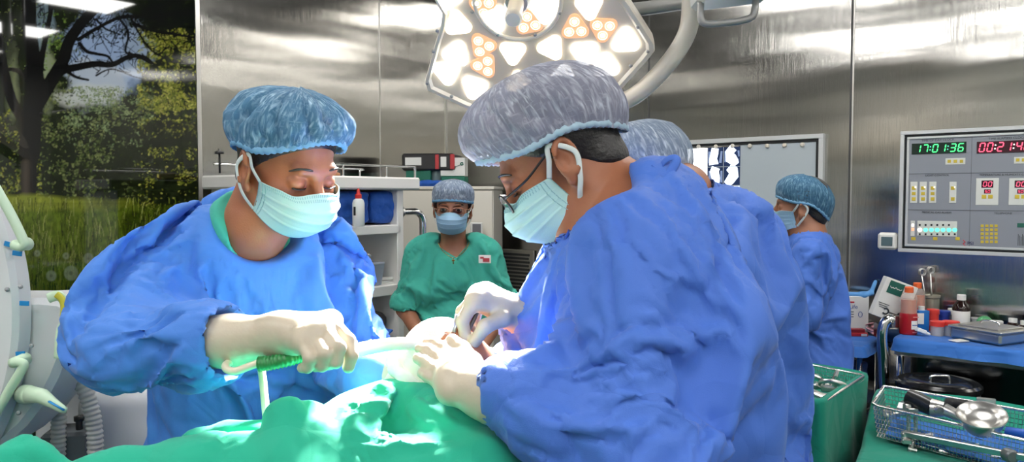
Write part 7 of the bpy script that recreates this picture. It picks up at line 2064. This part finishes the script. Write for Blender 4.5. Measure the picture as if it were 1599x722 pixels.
# iodine-stained window at the operated knee
# green drape: lies over the body, gathered in thick rolls
def drape_field(folds=True):
    G = Body()
    G.box((OPX, OPY - .05, .90 if folds else .892), (.56, .31, .09), rotz3(-.12), .06, 0)
    ch = lambda pts, rs, k=.012: (None if not folds and max(rs) < .015 else G.chain([P(p[0], p[1], p[2] - (.022 if max(rs) < .025 else 0)) for p in pts], rs if folds else [r - .008 for r in rs], k))
    # bulk over the bent leg and in front of it
    ch([(505, 722, 1.09), (525, 708, 1.10), (570, 679, 1.13), (612, 650, 1.16), (660, 658, 1.15), (705, 686, 1.09), (755, 735, 1.02)], [.055, .060, .064, .050, .052, .05, .055], .03)
    ch([(440, 775, 1.05), (540, 765, 1.05), (640, 760, 1.03), (740, 775, .99)], [.06, .062, .06, .055], .03)
    # overhanging edge of the upper fold and the creases inside it
    ch([(603, 604, 1.14), (577, 626, 1.10), (553, 648, 1.072), (556, 667, 1.056), (598, 690, 1.04), (650, 699, 1.03), (690, 708, 1.015), (726, 730, .985)], [.010, .012, .014, .014, .014, .014, .013, .013], .016)
    ch([(640, 606, 1.145), (672, 626, 1.12), (706, 652, 1.085), (735, 690, 1.04)], [.008, .012, .012, .012], .03)
    ch([(595, 600, 1.15), (560, 624, 1.13), (532, 646, 1.11), (505, 655, 1.11), (482, 658, 1.11)], [.012, .013, .014, .013, .012], .012)
    ch([(540, 654, 1.085), (560, 690, 1.055), (610, 716, 1.03), (660, 740, 1.0)], [.011, .013, .013, .012], .014)
    # upright gathered rolls
    ch([(446, 656, 1.075), (450, 680, 1.055), (462, 710, 1.03), (482, 760, .99)], [.032, .034, .036, .04], .008)
    ch([(437, 641, 1.085), (452, 640, 1.085), (466, 648, 1.08)], [.016, .017, .014], .014)
    ch([(478, 646, 1.10), (492, 672, 1.07), (508, 704, 1.04), (530, 760, 1.0)], [.014, .017, .019, .02], .006)
    ch([(500, 650, 1.10), (520, 682, 1.065), (545, 712, 1.035), (580, 765, 1.0)], [.012, .016, .018, .02], .006)
    ch([(474, 640, 1.105), (488, 637, 1.105), (502, 634, 1.105)], [.013, .012, .007], .01)
    ch([(492, 650, 1.09), (500, 668, 1.072), (522, 700, 1.04), (552, 740, 1.0)], [.007, .009, .010, .01], .006)
    # long rolls going left
    ch([(418, 682, 1.11), (360, 684, 1.115), (312, 694, 1.12), (284, 712, 1.12), (268, 735, 1.10)], [.026, .026, .024, .022, .02], .010)
    ch([(430, 712, 1.05), (385, 706, 1.05), (330, 704, 1.05), (280, 710, 1.045), (205, 722, 1.03), (120, 736, 1.01)], [.028, .025, .022, .018, .016, .014], .016)
    ch([(410, 695, 1.055), (372, 692, 1.05), (325, 694, 1.045)], [.007, .008, .006], .008)
    ch([(430, 745, 1.03), (300, 752, 1.02), (180, 765, 1.02), (60, 785, 1.0)], [.04, .04, .035, .03], .04)
    # corner flap at the far left
    ch([(110, 742, .99), (64, 716, 1.0), (35, 700, 1.01)], [.016, .017, .016], .012)
    ch([(35, 700, 1.01), (12, 714, .99), (-30, 736, .97)], [.016, .016, .016], .012)
    ch([(46, 722, .99), (20, 745, .97), (-40, 760, .95)], [.026, .026, .026], .02)
    return G
DR = drape_field()
def drape_fn(V):
    n = fbm(V * np.array([26, 26, 26]), 3) - .5
    n2 = np.sin((V[:, 0] * .8 + V[:, 1] * .5) * 60 + 6 * fbm(V * 9, 2)) * .0018
    V = V.copy(); V[:, 2] += n * .005 + n2 * .8
    return V
_V, _Q = DR.mesh(.0062); _V = drape_fn(_V)
_n = np.cross(_V[_Q[:, 2]] - _V[_Q[:, 0]], _V[_Q[:, 3]] - _V[_Q[:, 1]]); _n /= np.maximum(np.linalg.norm(_n, axis=1), 1e-12)[:, None]
_Q = _Q[~((_n[:, 2] < -.25) & (_V[_Q].mean(1)[:, 2] < 1.0))]        # cloth: open underneath
_u, _inv = np.unique(_Q, return_inverse=True); _V = _V[_u]; _Q = _inv.reshape(-1, 4)
dr = mesh_obj('patient_drape', _V, _Q, M_DRAPE)
_tmp = drape_field(False).build('bulk', .012, None)      # what the cloth lies on while it settles
cloth_settle(dr, [_tmp], lambda co: np.clip((1.02 - co[:, 2]) / .04, 0, 1), 10, -.03, .4, tension=20, bend=3.0)
bpy.data.objects.remove(_tmp)
tag(dr, 'green surgical drape bunched in folds over the patient across the foreground', 'drape')
# lower edge of the drape hanging over the sides
pts4 = [np.array(p) for p in ((-1.08, .76), (-.06, .62), (-.01, 1.12), (-1.05, 1.24))]
sk = sheet_table('drape_skirt', pts4, 1.05, .45, M_DRAPE, .02, 0, 44, None, None, n=200, flare=.03)
attach(sk, dr); 
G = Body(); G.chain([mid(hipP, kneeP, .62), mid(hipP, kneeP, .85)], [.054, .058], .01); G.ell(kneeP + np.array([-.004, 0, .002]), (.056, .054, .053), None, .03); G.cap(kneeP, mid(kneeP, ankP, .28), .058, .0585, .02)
o = G.build('knee_glare_cover', .005, mat('knee_glare_white', rgb(232, 226, 214), .8, bump=(120, .001)), pat)  # white cover added so the knee reads blown out by the lamp
# gauze roll added to whiten the knee's glare, blue edge of the opening
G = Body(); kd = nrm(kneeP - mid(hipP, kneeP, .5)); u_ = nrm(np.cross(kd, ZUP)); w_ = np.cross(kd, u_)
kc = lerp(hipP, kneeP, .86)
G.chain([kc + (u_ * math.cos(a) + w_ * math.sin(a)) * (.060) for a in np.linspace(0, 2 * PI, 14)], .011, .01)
o = G.build('added_gauze_roll', .004, mat('glare_gauze', rgb(236, 236, 230), .8, bump=(200, .001)), None, origin=tuple(kc)); tag(o, 'white gauze roll added round the thigh for the glare just above the knee', 'gauze')
b = MB(); b.tube(smooth_path([P(668, 585, 1.15), P(676, 588, 1.145), P(684, 594, 1.14), P(690, 602, 1.135)], 6), .006, 8, flat=(1, .5)); o = b.build('edge_tape', M_BLUEPACK, dr, True)

# suction handle with the bright tube, held by the left surgeon
sc0 = P(405, 566, 1.10)
st = thing('suction_tube', 'white suction tube with ridged green grip held by the left surgeon', 'suction tube', P(549, 548, 1.13))
gp_ = smooth_path([P(404, 569, 1.10), P(422, 567, 1.10), P(446, 562, 1.105), P(470, 555, 1.12), P(500, 550, 1.125)], 14)
b = MB(); b.tube(gp_, [.0105 + .0011 * math.sin(i * 1.9) for i in range(len(gp_))], 14); b.build('ridged_grip', mat('ridged_green_plastic', rgb(44, 128, 70), .4), st, True)
M_WAND = mat('white_wand_plastic', rgb(236, 238, 234), .35, sss=.1)
b = MB(); pw = smooth_path([P(500, 550, 1.125), P(540, 549, 1.13), P(552, 548, 1.135), P(590, 541, 1.145), P(625, 537, 1.16), P(655, 539, 1.175), P(680, 545, 1.185)], 6)
b.tube(pw, [.0115 - .003 * i / len(pw) for i in range(len(pw))], 14); b.build('wand', M_WAND, st, True)
M_TUBE = mat('cream_silicone_tube', rgb(214, 208, 186), .35)
b = MB(); pt_ = smooth_path([P(405, 567, 1.10), P(388, 573, 1.10), P(368, 580, 1.10), P(356, 578, 1.10), P(352, 572, 1.105), P(360, 566, 1.13), P(384, 562, 1.17), P(400, 556, 1.18), P(406, 566, 1.175), P(410, 590, 1.16), P(413, 620, 1.14), P(416, 650, 1.12), P(420, 690, 1.10)], 8)
b.tube(pt_, .0058, 10); b.build('hose', M_TUBE, st, True)
# blade and forceps in the front surgeon's far hand
s = thing('scalpel', 'slender steel scalpel pointing down to the knee from the front surgeon hand', 'scalpel', P(722, 540, 1.18))
b = MB(); b.tube([P(760, 455, 1.21), P(741, 497, 1.192), P(726, 528, 1.182)], [.0036, .0036, .003], 8); b.build('handle', M_PLGREY, s, True)
b = MB(); b.tube([P(726, 528, 1.182), P(719, 543, 1.18)], [.003, .0012], 6, flat=(.4, 1)); b.build('blade', M_STEEL, s, True)
s = thing('forceps', 'thin steel forceps between fingers and knee, left of the scalpel', 'forceps', P(702, 545, 1.185))
for dx in (0, 4):
    b = MB(); b.tube([P(712 + dx, 492, 1.17), P(706 + dx * .8, 522, 1.18), P(701, 540, 1.19)], [.0022, .002, .0012], 6); b.build('arm', M_STEEL, s, True)
